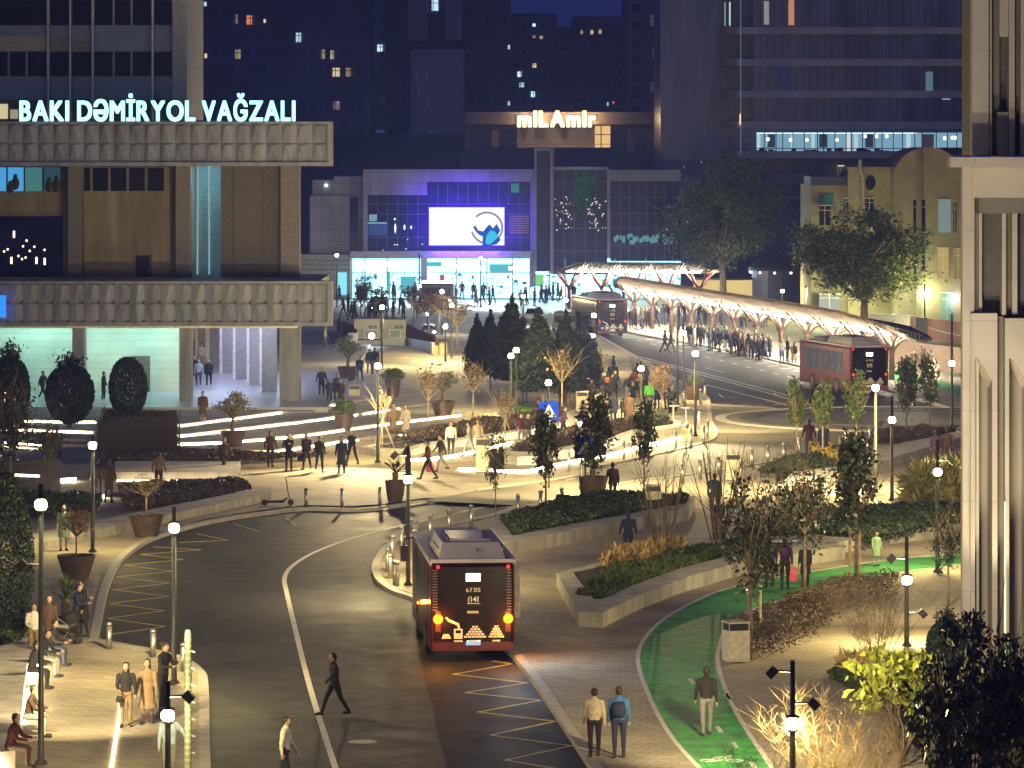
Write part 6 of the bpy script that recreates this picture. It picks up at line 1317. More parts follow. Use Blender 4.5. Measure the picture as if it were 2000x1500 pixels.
POSES = {
 'stand': dict(hipL=2, hipR=-3, shL=4, shR=-2), 'stand2': dict(hipL=-2, hipR=6, kneeR=12, shL=12, elL=40, shR=6, elR=25),
 'phone': dict(hipL=2, hipR=-2, shL=18, shR=28, elL=80, elR=95, inL=.5, inR=.5, lean=5), 'pocket': dict(hipL=3, hipR=-2, shL=-8, shR=-8, elL=38, elR=38, abL=16, abR=16),
 'walk': dict(hipL=26, kneeL=8, hipR=-18, kneeR=14, shL=-20, shR=24, elL=14, elR=26, lean=4), 'walk2': dict(hipL=-20, kneeL=22, hipR=22, kneeR=6, shL=22, shR=-20, elL=24, elR=10, lean=4),
 'stroll': dict(hipL=13, kneeL=6, hipR=-10, kneeR=10, shL=-10, shR=12, elL=14, elR=18, lean=3),
 'coat': dict(hipL=5, hipR=-4, coat=.50, shL=6, shR=2, elL=22, elR=14), 'coatwalk': dict(hipL=18, kneeL=8, hipR=-12, kneeR=12, coat=.62, shL=-12, shR=14, elL=16, elR=20),
 'lady': dict(hipL=5, hipR=-4, fem=1, long=1, shL=8, shR=4, elL=60, elR=20, inL=.3), 'ladycoat': dict(hipL=9, kneeL=6, hipR=-6, kneeR=8, coat=.40, fem=1, long=1, shL=6, shR=4, elL=20, elR=16),
 'sit': dict(hipL=86, kneeL=84, hipR=84, kneeR=88, shL=28, shR=32, elL=52, elR=50, inL=.3, inR=.3, lean=12, sit=1),
 'reach': dict(hipL=12, kneeL=6, hipR=-10, kneeR=10, shL=4, shR=6, abR=38, elR=6, lean=3)}
HM = {}
def hmesh(pose, near):
    k = (pose, near)
    if k not in HM: HM[k] = human_mesh('person', POSES[pose], near)
    return HM[k]
def person(px, py, pose, face, top, leg, label, shoe='char', hgt=1.73, hair=True, group=None, z=None, near=None, extra=None, cat='person', haircol=None):
    """face: direction looked at in degrees, 0 = towards the camera, 90 = to the picture's right, 180 = away"""
    p = on(px, py) if z is None else G(px, py, z); near = (py > 880) if near is None else near
    me, hm, hands, zf = hmesh(pose, near); o = link('person', me, None, p, R(face)); k = hgt/1.735; o.scale = (k*1.04, k*1.04, k)
    for i, m in enumerate((skin_m, cloth(top), cloth(leg), cloth(shoe))): o.material_slots[i].link = 'OBJECT'; o.material_slots[i].material = m
    h = link('hair' if hair is True else hair, hm, o)
    if hair is not True: h.material_slots[0].link = 'OBJECT'; h.material_slots[0].material = cloth(haircol or 'black')
    tag(o, label, cat, group)
    if extra: extra(o, hands, zf)
    return o
def bag(col, hand=1, w_=.28, h_=.34):
    def f(o, hands, zf):
        Wp = hands[hand][0]+hands[hand][1]*.08-Vector((0, 0, zf)); w4 = o.matrix_basis @ Wp; mb = MB(); mb.rings([(-h_-.12, 0, 0, w_*.5, .07), (-h_*.4-.12, 0, 0, w_*.52, .09), (-.12, 0, 0, w_*.38, .05)], 12); mb.tube([(-w_*.25, 0, -.13), (-w_*.12, 0, 0), (w_*.12, 0, 0), (w_*.25, 0, -.13)], .008, 5)
        b = mb.build('bag', cloth(col)); b.location = w4; tag(b, ' '.join([col, 'bag of the']+o['label'].split()[:12]), 'bag')
    return f
def pack(col):
    def f(o, hands, zf):
        mb = MB(); mb.rings([(1.0-zf, 0, .17, .13, .07), (1.08-zf, 0, .19, .16, .10), (1.25-zf, 0, .19, .16, .10), (1.38-zf, 0, .16, .12, .06)], 14); b = mb.build('backpack', cloth(col), o, True)
    return f
def scarfhat(kind, col):
    def f(o, hands, zf):
        mb = MB(); mb.rings([(1.67-zf, 0, -.03, .098, .112), (1.72-zf, 0, -.02, .095, .108), (1.76-zf, 0, -.02, .06, .07)], 14); mb.box(-.07, .07, -.17, -.05, 1.675-zf, 1.69-zf); mb.build(kind, cloth(col), o)
    return f
PEOPLE = [
 (654, 1397, 'walk', 290, 'char', 'black', 'man in dark jacket walking alone on the road left of the bus', {}),
 (556, 1540, 'stroll', 80, 'white', 'navy', 'person in white padded jacket at the bottom edge on the road', {}),
 (246, 1420, 'lady', 5, 'black', 'tan', 'woman in black sweater and light trousers with small bag at lower left', dict(extra=bag('black', 0, .2, .16), hgt=1.70)),
 (288, 1414, 'ladycoat', 355, 'tan', 'brown', 'woman in long tan coat walking beside woman in black sweater', dict(hgt=1.72)),
 (318, 1388, 'phone', 60, 'black', 'black', 'man in long black coat and cap reading his phone at lower left', dict(extra=scarfhat('cap', 'char'), hgt=1.84)),
 (330, 1528, 'reach', 10, 'lblue', 'grey', 'person in pale blue jacket behind the glaring lamp at lower left', {}),
 (1161, 1479, 'stroll', 182, 'cream', 'black', 'person in cream jacket seen from behind, left of blue jacket', {}),
 (1209, 1480, 'stand', 180, 'blue', 'navy', 'person in blue jacket with backpack seen from behind at lower right', dict(extra=pack('navy'), hgt=1.77)),
 (1380, 1437, 'stroll', 185, 'black', 'grey', 'man in dark jacket and grey trousers walking on the green path', dict(hgt=1.78)),
 (1227, 1091, 'pocket', 182, 'navy', 'navy', 'man in dark coat standing alone beyond the pointed planter', {}),
 (1396, 1012, 'stroll', 180, 'teal', 'olive', 'man in dark teal jacket among bare shrubs, farther of two', dict(hgt=1.85)),
 (1404, 1052, 'walk2', 185, 'navy', 'black', 'person in dark clothes among bare shrubs, nearer of two', dict(hgt=1.60)),
 (1503, 1148, 'coat', 180, 'olive', 'black', 'person in long dark green coat left of the hand holding pair', {}),
 (1533, 1152, 'reach', 180, 'purple', 'black', 'woman in dark purple coat with pink bag holding a hand', dict(extra=bag('pink', 0, .34, .42), hgt=1.76)),
 (1573, 1146, 'coat', 185, 'navy', 'black', 'shorter person in blue coat at right of the hand holding pair', dict(hgt=1.52, extra=None)),
 (1711, 1106, 'coat', 20, 'mint', 'lgrey', 'child in pale green coat behind the tree stakes at right', dict(hgt=1.25)),
 (1828, 911, 'stand', 180, 'purple', 'brown', 'left person of the couple by the long low wall at right', {}),
 (1851, 908, 'pocket', 178, 'brown', 'brown', 'right person in brown jacket by the long low wall', {}),
 (1580, 893, 'pocket', 180, 'maroon', 'char', 'person in dark red top under the lamplit young trees', dict(hgt=1.85)),
 (1609, 900, 'coat', 182, 'navy', 'black', 'person in dark navy coat under the lamplit young trees', dict(hgt=1.85)),
 (1197, 982, 'stroll', 190, 'brown', 'olive', 'person in brown jacket right of the very large pot', {}),
 (528, 912, 'pocket', 20, 'brown', 'char', 'leftmost person of the group standing before the glowing steps', dict(hgt=1.7)),
 (564, 920, 'phone', 350, 'black', 'black', 'person with raised hands, second of the group before the steps', dict(hgt=1.75)),
 (599, 917, 'stroll', 340, 'char', 'black', 'person carrying a dark coat, third of the group before the steps', dict(extra=bag('black', 0, .4, .3))),
 (624, 922, 'walk2', 10, 'black', 'char', 'person in black jacket, fourth of the group before the steps', {}),
 (667, 925, 'ladycoat', 355, 'black', 'black', 'woman in long black dress coat left of the plaza lamp', {}),
 (688, 909, 'walk', 330, 'navy', 'black', 'man in navy jacket walking just left of the plaza lamp', {}),
 (797, 938, 'phone', 300, 'brown', 'char', 'person lifting a dark box just above the fan palm pot', {}),
 (837, 937, 'walk', 275, 'maroon', 'black', 'person in dark red coat striding with a pink bag', dict(extra=bag('pink', 0, .36, .34), hgt=1.82)),
 (862, 921, 'walk2', 300, 'char', 'grey', 'person in dark jacket right behind the striding person', {}),
 (881, 892, 'stroll', 0, 'white', 'black', 'man with open dark jacket over white shirt on the walkway', {}),
 (918, 892, 'walk', 280, 'lgrey', 'lgrey', 'blurry figure in pale trousers walking on the walkway', {}),
 (934, 888, 'coat', 350, 'cream', 'white', 'person in cream dress coat by the walkway, facing camera', {}),
 (1018, 874, 'stroll', 0, 'maroon', 'grey', 'left of two dark dressed people near the reddish staked tree', {}),
 (1031, 874, 'walk', 10, 'char', 'grey', 'right of two dark dressed people near the reddish staked tree', {}),
 (1100, 858, 'walk2', 100, 'purple', 'black', 'person bending under the blue crossing sign', {}),
 (768, 852, 'ladycoat', 20, 'tan', 'brown', 'left woman of two in pale coats on the glowing steps', {}),
 (793, 855, 'ladycoat', 340, 'cream', 'brown', 'right woman of two in pale coats on the glowing steps', {}),
 (437, 925, 'walk', 30, 'brown', 'black', 'person in brown jacket standing right of the bench wall', {}),
 (310, 961, 'pocket', 170, 'tan', 'brown', 'person in tan jacket before the bright bench wall', {}),
 (212, 982, 'coat', 170, 'brown', 'black', 'tall person in brown coat beside the left lamp', dict(hgt=1.9)),
 (190, 975, 'pocket', 190, 'char', 'black', 'dark person between lamp and tall brown coat person', {}),
 (92, 912, 'stand', 180, 'char', 'lgrey', 'person with pale trousers in the dark garden at left', {}),
 (112, 905, 'coat', 190, 'black', 'black', 'shadowy person beside the one with pale trousers', {}),
 (396, 828, 'coat', 10, 'brown', 'tan', 'person with long hair passing the passage columns', {}),
 (628, 776, 'pocket', 0, 'navy', 'black', 'man in dark jacket standing alone at the station corner', {}),
 (643, 793, 'lady', 10, 'char', 'black', 'shorter woman at the left of the huddle at station corner', dict(hgt=1.55)),
 (658, 788, 'stand2', 20, 'black', 'char', 'person in black in the huddle by the station corner bin', {}),
 (666, 800, 'coat', 330, 'char', 'black', 'front person of the huddle by the station corner bin', {}),
 (703, 748, 'walk', 350, 'navy', 'black', 'man with white scarf walking before the blue floodlight', {}),
 (722, 733, 'stroll', 350, 'teal', 'grey', 'person left of two behind the man with white scarf', {}),
 (732, 731, 'stroll', 0, 'char', 'grey', 'person right of two behind the man with white scarf', {}),
 (634, 682, 'stroll', 90, 'lgrey', 'grey', 'blurred walker left of two beside the lower fascia end', {}),
 (664, 664, 'coat', 90, 'char', 'black', 'dark figure at the rusty ramp beside the fascia end', {}),
 (408, 757, 'stroll', 0, 'navy', 'navy', 'man in dark blue suit in the bright station passage', {}),
 (388, 757, 'stroll', 5, 'lblue', 'jean', 'person in pale blue jacket in the bright station passage', {}),
 (379, 750, 'coat', 350, 'black', 'black', 'dark person half hidden by the arcade column', {}),
 (393, 722, 'stroll', 0, 'white', 'lgrey', 'person in white farther back in the station passage', {}),
 (386, 700, 'coat', 0, 'grey', 'black', 'distant grey figure deep in the station passage', {}),
 (83, 782, 'walk', 60, 'black', 'black', 'silhouette walking before the cyan wall, left of oval tree', dict(hgt=1.75)),
 (202, 785, 'stand2', 80, 'black', 'black', 'silhouette standing before the cyan wall between clipped trees', {}),
 (1025, 787, 'stand', 180, 'black', 'grey', 'person in black coat under the central conifers', {}),
 (1097, 798, 'stroll', 0, 'olive', 'brown', 'person in green jacket facing us near the lit shrub', dict(hgt=1.78)),
 (1186, 782, 'coat', 175, 'black', 'navy', 'person in black with orange back right of the lit shrub', dict(extra=pack('orange'))),
 (1198, 829, 'coatwalk', 180, 'navy', 'jean', 'man in navy coat walking away in the lit crowd', {}),
 (1217, 818, 'coat', 170, 'char', 'black', 'child beside the man in navy coat', dict(hgt=1.15)),
 (1229, 832, 'coat', 185, 'brown', 'tan', 'tall person in brown coat right of the child', dict(hgt=1.82)),
 (1256, 788, 'coat', 180, 'maroon', 'brown', 'tall person in dark red behind the brown coat', {}),
 (1240, 776, 'coat', 180, 'maroon', 'black', 'person in maroon by the bus road edge planters', {}),
 (1268, 803, 'stroll', 180, 'lime', 'grey', 'person in bright lime green jacket in the crowd', {}),
 (1283, 798, 'coat', 180, 'navy', 'black', 'person in navy right beside the lime green jacket', {}),
 (1302, 800, 'stand', 200, 'navy', 'black', 'person in navy standing beside the parked motorbike', {}),
 (1171, 822, 'stand2', 160, 'white', 'black', 'courier in white top carrying a big black box', dict(extra=bag('black', 1, .5, .7))),
 (1155, 800, 'coat', 10, 'brown', 'brown', 'blurry brown figure behind the bushy tree by second sign', {}),
 (1785, 733, 'walk', 10, 'brown', 'teal', 'man in brown jacket and teal trousers on the green cycle lane', {}),
 (124, 1076, 'coat', 10, 'mint', 'lgrey', 'person with lit pale bag beside the golden shrub at far left', dict(extra=bag('white', 1, .3, .4))),
 (66, 1290, 'lady', 20, 'white', 'tan', 'long haired woman in white flowered top behind the tall pole', dict(hgt=1.7)),
 (150, 1250, 'phone', 80, 'navy', 'black', 'nearer dark dressed person beside the pram at left', {}),
 (163, 1243, 'coat', 290, 'black', 'black', 'dark person leaning over behind the spiky plant', {}),
 (95, 1275, 'coat', 20, 'brown', 'black', 'dim person in brown behind the seated people', {}),
 # waiting passengers and passers by near the shelter
 (1298, 689, 'walk', 90, 'black', 'black', 'left of the pair crossing the bus lanes in the distance', {}), (1310, 689, 'walk2', 80, 'char', 'black', 'right of the pair crossing the bus lanes in the distance', {}),
]
for i, (px, py, pose, face, top, leg, lb, kw) in enumerate(PEOPLE): person(px, py, pose, face, top, leg, lb, **kw)
def sitter(px, py, top, leg, face, lb, zs_=.45, pose='sit'):
    p = G(px, py, 0); o = person(px, py, pose, face, top, leg, lb, near=True, z=0)
    return o
sitter(62, 1345, 'char', 'char', 80, 'seated man with dark coat nearest on the lit bench at left'); sitter(82, 1322, 'black', 'lgrey', 75, 'seated man with pale trousers, second on the lit bench')
sitter(97, 1300, 'char', 'jean', 80, 'third seated person on the lit bench beside the box hedge')
sitter(20, 1500, 'maroon', 'brown', 80, 'seated person in dark red at the bottom left corner'); sitter(54, 1440, 'brown', 'lgrey', 85, 'seated person with light trousers near the tall pole base')
CR = [('stand', 'black', 'black'), ('pocket', 'char', 'navy'), ('coat', 'navy', 'black'), ('lady', 'maroon', 'black'), ('stand2', 'grey', 'jean'), ('ladycoat', 'tan', 'brown'), ('phone', 'black', 'lgrey'), ('coat', 'brown', 'black'), ('stroll', 'char', 'black')]
crowd_q = [(1350, 675), (1356, 678), (1364, 677), (1370, 674), (1387, 680), (1394, 684), (1403, 673), (1416, 683), (1421, 688), (1427, 691), (1433, 690), (1438, 687), (1444, 694), (1449, 691), (1454, 695), (1460, 688), (1467, 700), (1474, 689), (1483, 703), (1490, 699), (1497, 701), (1500, 697), (1527, 711), (1538, 707), (1551, 713)]
for i, (x, y) in enumerate(crowd_q):
    c = CR[(i*5+2) % 9]; special = {12: ('lady', 'cream', 'tan'), 14: ('ladycoat', 'tan', 'tan'), 4: ('pocket', 'char', 'white'), 6: ('stand', 'olive', 'black'), 20: ('lady', 'lgrey', 'grey'), 18: ('stand2', 'navy', 'navy'), 1: ('stand', 'white', 'lgrey')}.get(i, c)
    person(x, y, special[0], (i*67) % 360, special[1], special[2], 'small figure waiting in the dense bus queue under the long shelter', group='people queueing under the long bus shelter', near=False, hgt=1.62+.05*(i % 4))
far_ = [(1277, 620), (1312, 636), (1270, 642), (1254, 643), (1233, 642), (1242, 644), (1260, 641), (1324, 640), (1356, 630), (1406, 632), (1395, 640), (1436, 640), (1448, 642), (1330, 652), (1524, 668), (1218, 585)]
for i, (x, y) in enumerate(far_):
    c = CR[(i*4+1) % 9]; person(x, y, c[0], (i*91) % 360, c[1] if i not in (11, 12) else 'cream', c[2], 'small dark figure behind the columns of the long bus shelter', group='people behind the bus shelter columns', near=False)
mall_ = [(671, 618), (680, 611), (693, 620), (686, 626), (772, 593), (788, 621), (810, 603), (768, 621), (930, 599), (941, 593), (956, 596), (995, 581), (1026, 595), (890, 570), (878, 566), (1014, 568), (911, 567), (1057, 590), (1073, 589), (1080, 585), (1098, 582), (1108, 581), (1120, 579), (1128, 583), (1140, 577), (1066, 592), (1090, 586), (1150, 580), (806, 577), (752, 620), (700, 600), (1004, 579), (1034, 581), (1160, 583), (1190, 590)]
for i, (x, y) in enumerate(mall_):
    c = CR[(i*7+3) % 9]; person(x, y, 'walk' if i % 3 == 0 else c[0], (90 if i % 2 else 270)+(i*13) % 40, 'char' if i % 2 else c[1], 'black', 'tiny dark figure passing in front of the bright shopping centre', group='people in front of the shopping centre', near=False)
rq = random.Random(5)
def crowd(n, fn, label, group, hg=(1.6, 1.8)):
    for i in range(n):
        x, y = fn(i); c = CR[rq.randrange(9)]; person(x, y, rq.choice((c[0], 'walk', 'stroll', 'pocket')), rq.uniform(0, 360), rq.choice((c[1], 'char', 'black')), c[2], label, group=group, near=False, hgt=rq.uniform(*hg))
crowd(42, lambda i: (662+(i*13.6) % 560+rq.uniform(-5, 5), 573+rq.uniform(0, 26)), 'tiny dark figure passing in front of the bright shopping centre', 'people in front of the shopping centre')
crowd(26, lambda i: (lambda q: (1345+q*165+rq.uniform(-5, 5), 667+q*34+rq.uniform(-1, 9)))(rq.random()), 'small figure waiting in the dense bus queue under the long shelter', 'people queueing under the long bus shelter')
crowd(20, lambda i: (1236+i*14.5+rq.uniform(-4, 4), 634+rq.uniform(-6, 9)), 'small dark figure behind the columns of the long bus shelter', 'people behind the bus shelter columns')
crowd(14, lambda i: (1176+rq.uniform(0, 110), 745+rq.uniform(0, 62)), 'dark figure in the lamplit crowd between the conifers and the bus road', 'people crowding by the lamps at the bus road edge')
crowd(8, lambda i: (690+rq.uniform(0, 130), 612+rq.uniform(0, 16)), 'tiny figure among the bare trees behind the underpass block', 'people among the bare trees')
# ------------------------------------------------------------------ buses
busred = bsdf('dark_red_bus_paint', (.075, .003, .008), rough=.22, var=.06, spec=.6); busblk = bsdf('gloss_black_panel', (.010, .004, .006), rough=.2, var=.3, scale=2, spec=.25); buswht = bsdf('bus_roof_white', (.36, .34, .42), rough=.45, var=.12, scale=1.5); buspurp = bsdf('purple_dark_cover', (.07, .05, .22), rough=.25, var=.2)
marks = bsdf('white_decal', (.62, .58, .52), rough=.5, var=.05); mirror_m = bsdf('mirror_black', (.02, .02, .025), rough=.3)
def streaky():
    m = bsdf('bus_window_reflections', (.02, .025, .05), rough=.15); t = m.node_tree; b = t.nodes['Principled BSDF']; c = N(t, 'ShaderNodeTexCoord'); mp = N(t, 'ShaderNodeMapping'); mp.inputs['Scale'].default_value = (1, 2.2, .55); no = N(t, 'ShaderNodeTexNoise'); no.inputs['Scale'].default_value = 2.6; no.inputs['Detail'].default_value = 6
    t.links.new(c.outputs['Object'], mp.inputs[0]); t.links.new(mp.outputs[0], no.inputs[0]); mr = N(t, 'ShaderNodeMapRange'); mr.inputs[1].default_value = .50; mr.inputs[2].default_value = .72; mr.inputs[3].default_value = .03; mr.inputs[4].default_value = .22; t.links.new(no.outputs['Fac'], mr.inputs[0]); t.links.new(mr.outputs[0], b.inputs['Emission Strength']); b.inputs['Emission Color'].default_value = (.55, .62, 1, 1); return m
streakglass = streaky()      # reflected streaks painted into the panes as noisy emission
def rbox_bm(mb, x0, x1, y0, y1, z0, z1, r=.12, mi=0):     # box with rounded vertical edges and chamfered top
    n = 5; P = []
    for cx, cy, a0 in ((x1-r, y0+r, -90), (x1-r, y1-r, 0), (x0+r, y1-r, 90), (x0+r, y0+r, 180)):
        for k in range(n): a = R(a0+90*k/(n-1)); P.append((cx+r*math.cos(a), cy+r*math.sin(a)))
    m = len(P); cx, cy = (x0+x1)/2, (y0+y1)/2; vs = []
    for z, s in ((z0, 0), (z1-r, 0), (z1-r*.35, r*.25), (z1, r)): vs += [(x-math.copysign(s, x-cx), y-math.copysign(s, y-cy), z) for x, y in P]
    fs = [(k*m+i, k*m+(i+1) % m, (k+1)*m+(i+1) % m, (k+1)*m+i) for k in range(3) for i in range(m)]; fs += [tuple(range(m-1, -1, -1)), tuple(range(3*m, 4*m))]
    return mb.add(vs, fs, mi)
def flat_text(txt, w_, cz, capz, mat, parent, y, name='lettering', cx=0, bold=.0): word(txt, cx-w_/2, cx+w_/2, cz, capz, mat, parent, y, name, depth=.004, bold=bold, gap=.12)
def bus(loc, yaw, L, label, lit=False, ind=True, number=True, roofbox='near', side=busred):
    t = empty('city_bus', loc, yaw, label, 'bus', 'dark red city buses'); W2 = 1.27   # rear at y=0 facing -Y, front at +L
    mb = MB(); rbox_bm(mb, -W2, W2, 0, L, .32, 3.0, .16); mb.build('body', side, t)
    mb = MB(); rbox_bm(mb, -W2+.05, W2-.05, -.02, .3, .60, 2.95, .10); mb.build('rear_panel', busblk, t)
    mb = MB(); mb.box(-W2+.04, W2-.04, -.05, .25, .34, .56); mb.build('rear_bumper', side, t)
    mb = MB()
    for s in (-1, 1):
        for k in range(15): mb.box(s*1.12-.10, s*1.12+.04, -.036, -.021, 1.55+k*.085, 1.58+k*.085)
    mb.build('vent_grille', bsdf('grille_grey', (.10, .08, .08), rough=.4), t)
    mb = MB(); mb.box(-W2-.01, W2+.01, .04, L-.1, 2.97, 3.03); mb.box(-W2-.02, -W2+.16, .05, L-.1, 3.02, 3.08); mb.box(W2-.16, W2+.02, .05, L-.1, 3.02, 3.08); mb.box(-W2+.1, W2-.1, .02, .14, 3.0, 3.08); mb.build('roof', buswht, t)
    # raised roof unit: tapered
    def unit(y0, y1, h0, h1, wb, wt, name, mat):
        mb = MB(); mb.add([(-wb, y0, h0), (wb, y0, h0), (wb, y1, h0), (-wb, y1, h0), (-wt, y0+.75, h1), (wt, y0+.75, h1), (wt, y1-.2, h1), (-wt, y1-.2, h1)], [(3, 2, 1, 0), (4, 5, 6, 7), (0, 1, 5, 4), (1, 2, 6, 5), (2, 3, 7, 6), (3, 0, 4, 7)]); mb.build(name, mat, t)
    unit(.25, L*.52, 3.03, 3.50, 1.02, .86, 'roof_unit', buswht); mb = MB(); mb.box(-.58, .58, 1.5, L*.46, 3.50, 3.54); mb.build('roof_cover', buspurp, t)
    mb = MB(); mb.box(-.66, .66, 1.42, 1.48, 3.50, 3.56); mb.box(-.66, -.60, 1.42, L*.47, 3.50, 3.56); mb.box(.60, .66, 1.42, L*.47, 3.50, 3.56); mb.ell((.10, .60, 3.30), (.07, .05, .05)); mb.build('roof_cover_frame', bsdf('bus_trim_grey', (.2, .19, .22)), t)
    unit(L*.62, L*.86, 3.03, 3.30, .85, .7, 'front_roof_unit', buswht)
    mb = MB()
    for s in (-1, 1):
        for k in range(4): mb.box(s*.965-.03, s*.965+.03, 1.2+k*.7, 1.75+k*.7, 3.16, 3.30)
    tag(mb.build('roof_unit_slots', bsdf('slot_pale', (.55, .5, .42)), t), kind='stuff')
    n = 6 if L > 10.5 else 5
    for s in (-1, 1):
        for k in range(n):
            y0 = 1.5+k*(L-2.6)/n; y1 = y0+(L-2.6)/n-.10; mb = MB(); mb.box(min(s*(W2-.02), s*(W2+.012)), max(s*(W2-.02), s*(W2+.012)), y0, y1, 1.35, 2.62)
            mb.build('side_window', streakglass if lit and s < 0 else glass_d, t)
        for y in (2.6, L-2.9):
            mb = MB(); M = Matrix.Translation((s*(W2-.10), y, .48)) @ Matrix.Rotation(R(90), 4, 'Y'); vs = MB().lathe([(.30, -.13), (.48, -.13), (.48, .13), (.30, .13)], 24).v; q = MB().lathe([(.30, -.13), (.48, -.13), (.48, .13), (.30, .13)], 24); mb.add([M @ Vector(v) for v in q.v], q.f); wh = mb.build('wheel', rubber, t)
            q = MB().lathe([(.30, -.12), (.28, .06), (.10, .10), (.09, .14)], 20); m2 = MB(); m2.add([M @ Vector(v)+Vector((s*.02, 0, 0)) for v in q.v], q.f); m2.build('rim', bsdf('rim_grey', (.10, .10, .10), rough=.5, metal=.4), wh)
            mb = MB(); q = MB().lathe([(.56, .0), (.56, .012)], 24); M2 = Matrix.Translation((s*(W2-.005), y, .50)) @ Matrix.Rotation(R(90), 4, 'Y'); mb.add([M2 @ Vector(v) for v in q.v], q.f); mb.build('wheel_arch', bsdf('arch_black', (.01, .01, .01)), t)
        mb = MB(); mb.tube([(s*(W2-.1), L-.25, 2.85), (s*(W2+.22), L+.12, 2.80), (s*(W2+.26), L+.12, 2.55)], .03, 6); mb.box(s*(W2+.25)-.12, s*(W2+.25)+.12, L+.05, L+.18, 2.05, 2.55); mb.build('wing_mirror', mirror_m, t)
    # lights
    for s in (-1, 1):
        for z, m, nm, r_ in ((2.86, emit('red_marker', (1, .03, .03), 3), 'marker_light', .055), (1.29, emit('orange_indicator', (1, .33, .015), 3.4) if ind else emit('red_tail', (1, .05, .03), 3), 'indicator' if ind else 'tail_light', .15 if ind else .07)):
            mb = MB(); mb.ell((s*1.06, -.045, z), (r_, .03, r_)); mb.build(nm, m, t)
        mb = MB(); mb.box(s*1.06-.08, s*1.06+.08, -.028, -.020, .90, 1.52); mb.build('lamp_cluster', bsdf('lamp_red_glass', (.05, .008, .004), rough=.3), t)
    if ind:
        for s in (-1, 1): point((s*1.06, -.30, 1.27), 95, (1, .36, .03), .08, t, 'indicator_light')
        mb = MB(); mb.ell((-W2-.03, L*.62, 1.12), (.04, .05, .05)); mb.build('side_indicator', emit('orange_indicator', (1, .33, .015), 3.4), t); point((-W2-.3, L*.62, 1.15), 22, (1, .38, .05), .06, t, 'side_indicator_light')
        mb = MB(); 
        for s in (-1, 1): mb.ell((s*.16, -.062, .60), (.04, .01, .03), 8, 5)
        mb.build('plate_lamps', emit('plate_lamp', (.8, .9, 1), 12), t)
    mb = MB(); mb.box(-.22, .22, -.075, -.055, .50, .62); mb.build('number_plate', emit('plate_glow', (.7, .8, 1), .8) if ind else bsdf('plate_white', (.7, .7, .7)), t)
    mb = MB(); mb.box(-.22, .22, -.036, -.022, 2.42, 2.66); mb.build('route_display', emit('route_white', (.85, .95, 1), 3.2 if ind else 2.2), t)
    mb = MB(); 
    for k in range(3): mb.box(-.16+k*.12, -.08+k*.12, -.042, -.037, 2.46, 2.62)
    mb.build('route_digits', emit('route_digit', (.9, 1, 1), 9), t)
    flat_text('67315', .44, 2.10, .13, marks, t, -.026, 'fleet_number'); flat_text('(141', .32, 1.80, .17, marks, t, -.026, 'phone_number', bold=.02); mb = MB(); mb.box(-.18, .2, -.03, -.023, 1.74, 1.76); mb.box(-.18, .16, -.03, -.023, 1.46, 1.485); mb.box(-.18, .16, -.03, -.023, 1.50, 1.525); mb.build('small_lettering', marks, t)
    # pictograms: pantograph arm with bus, two fans of keys
    mb = MB(); y = -.027
    def bar(a, b, w_):
        a, b = Vector((a[0], 0, a[1])), Vector((b[0], 0, b[1])); d = (b-a).normalized(); nn = Vector((d.z, 0, -d.x))*w_/2; q = [a-nn, b-nn, b+nn, a+nn]; mb.add([(v.x, y, v.z) for v in q], [(0, 1, 2, 3)]) if True else None
    bar((-.82, 1.34), (-.72, 1.22), .05); bar((-.76, 1.26), (-.44, 1.12), .08); bar((-.46, 1.13), (-.42, 1.0), .07)
    mb.box(-.58, -.32, y-.003, y, .62+.07, .99); mb.box(-.58, -.32, y-.003, y, .60, .645)
    for k in range(4): mb.add([(-.95+k*.075, y, .70), (-.885+k*.075, y, .70), (-.865+k*.04, y, .84), (-.895+k*.04, y, .84)], [(0, 1, 2, 3)])
    for cx, hw, in ((.06, .34), (.70, .24)):
        rows_ = 5
        for r_ in range(rows_):
            z0 = .72+r_*.075; wq = hw*(1-r_/rows_*.9); m_ = 6-r_
            for c_ in range(m_): x0 = cx-wq+2*wq*c_/m_; mb.box(x0+.008, x0+2*wq/m_-.008, y-.003, y, z0, z0+.06)
        mb.box(cx-hw*.5, cx+hw*.5, y-.003, y, .60, .65)
    tag(mb.build('pictograms', marks, t), kind='stuff')
    mb = MB(); mb.box(-.53, -.37, y-.008, y-.004, .86, .95); mb.build('pictogram_window', busblk, t)
    mb = MB(); mb.box(W2-.01, W2+.02, L-2.1, L-.9, .4, 2.6); mb.box(W2-.01, W2+.02, L*.45, L*.45+1.2, .4, 2.6); mb.build('door', glass_d, t)
    mb = MB(); mb.box(W2+.02, W2+.20, .55, .72, 1.25, 2.75); mb.build('open_rear_flap', bsdf('flap_grey', (.30, .29, .25), rough=.5), t) if ind else None
    return t
b = G(924, 1292, RZ); bus((b.x, b.y, RZ), R(4.8), 9.6, 'near dark red bus seen from behind with orange indicators glowing')
a = G(1012, 1240, RZ); area((a.x+.1, 122, 2.3), (a.x+3.2, 119.5, 0), 80, .9, 2.2, (.62, .80, 1.0), 'bus_door_light')
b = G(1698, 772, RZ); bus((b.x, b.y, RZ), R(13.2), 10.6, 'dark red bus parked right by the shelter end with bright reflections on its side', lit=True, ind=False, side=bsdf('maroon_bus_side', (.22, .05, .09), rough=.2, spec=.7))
b = G(1196, 659, RZ); bus((b.x, b.y, RZ), R(10), 11.0, 'far bus seen from behind at the head of the shelter', ind=False)
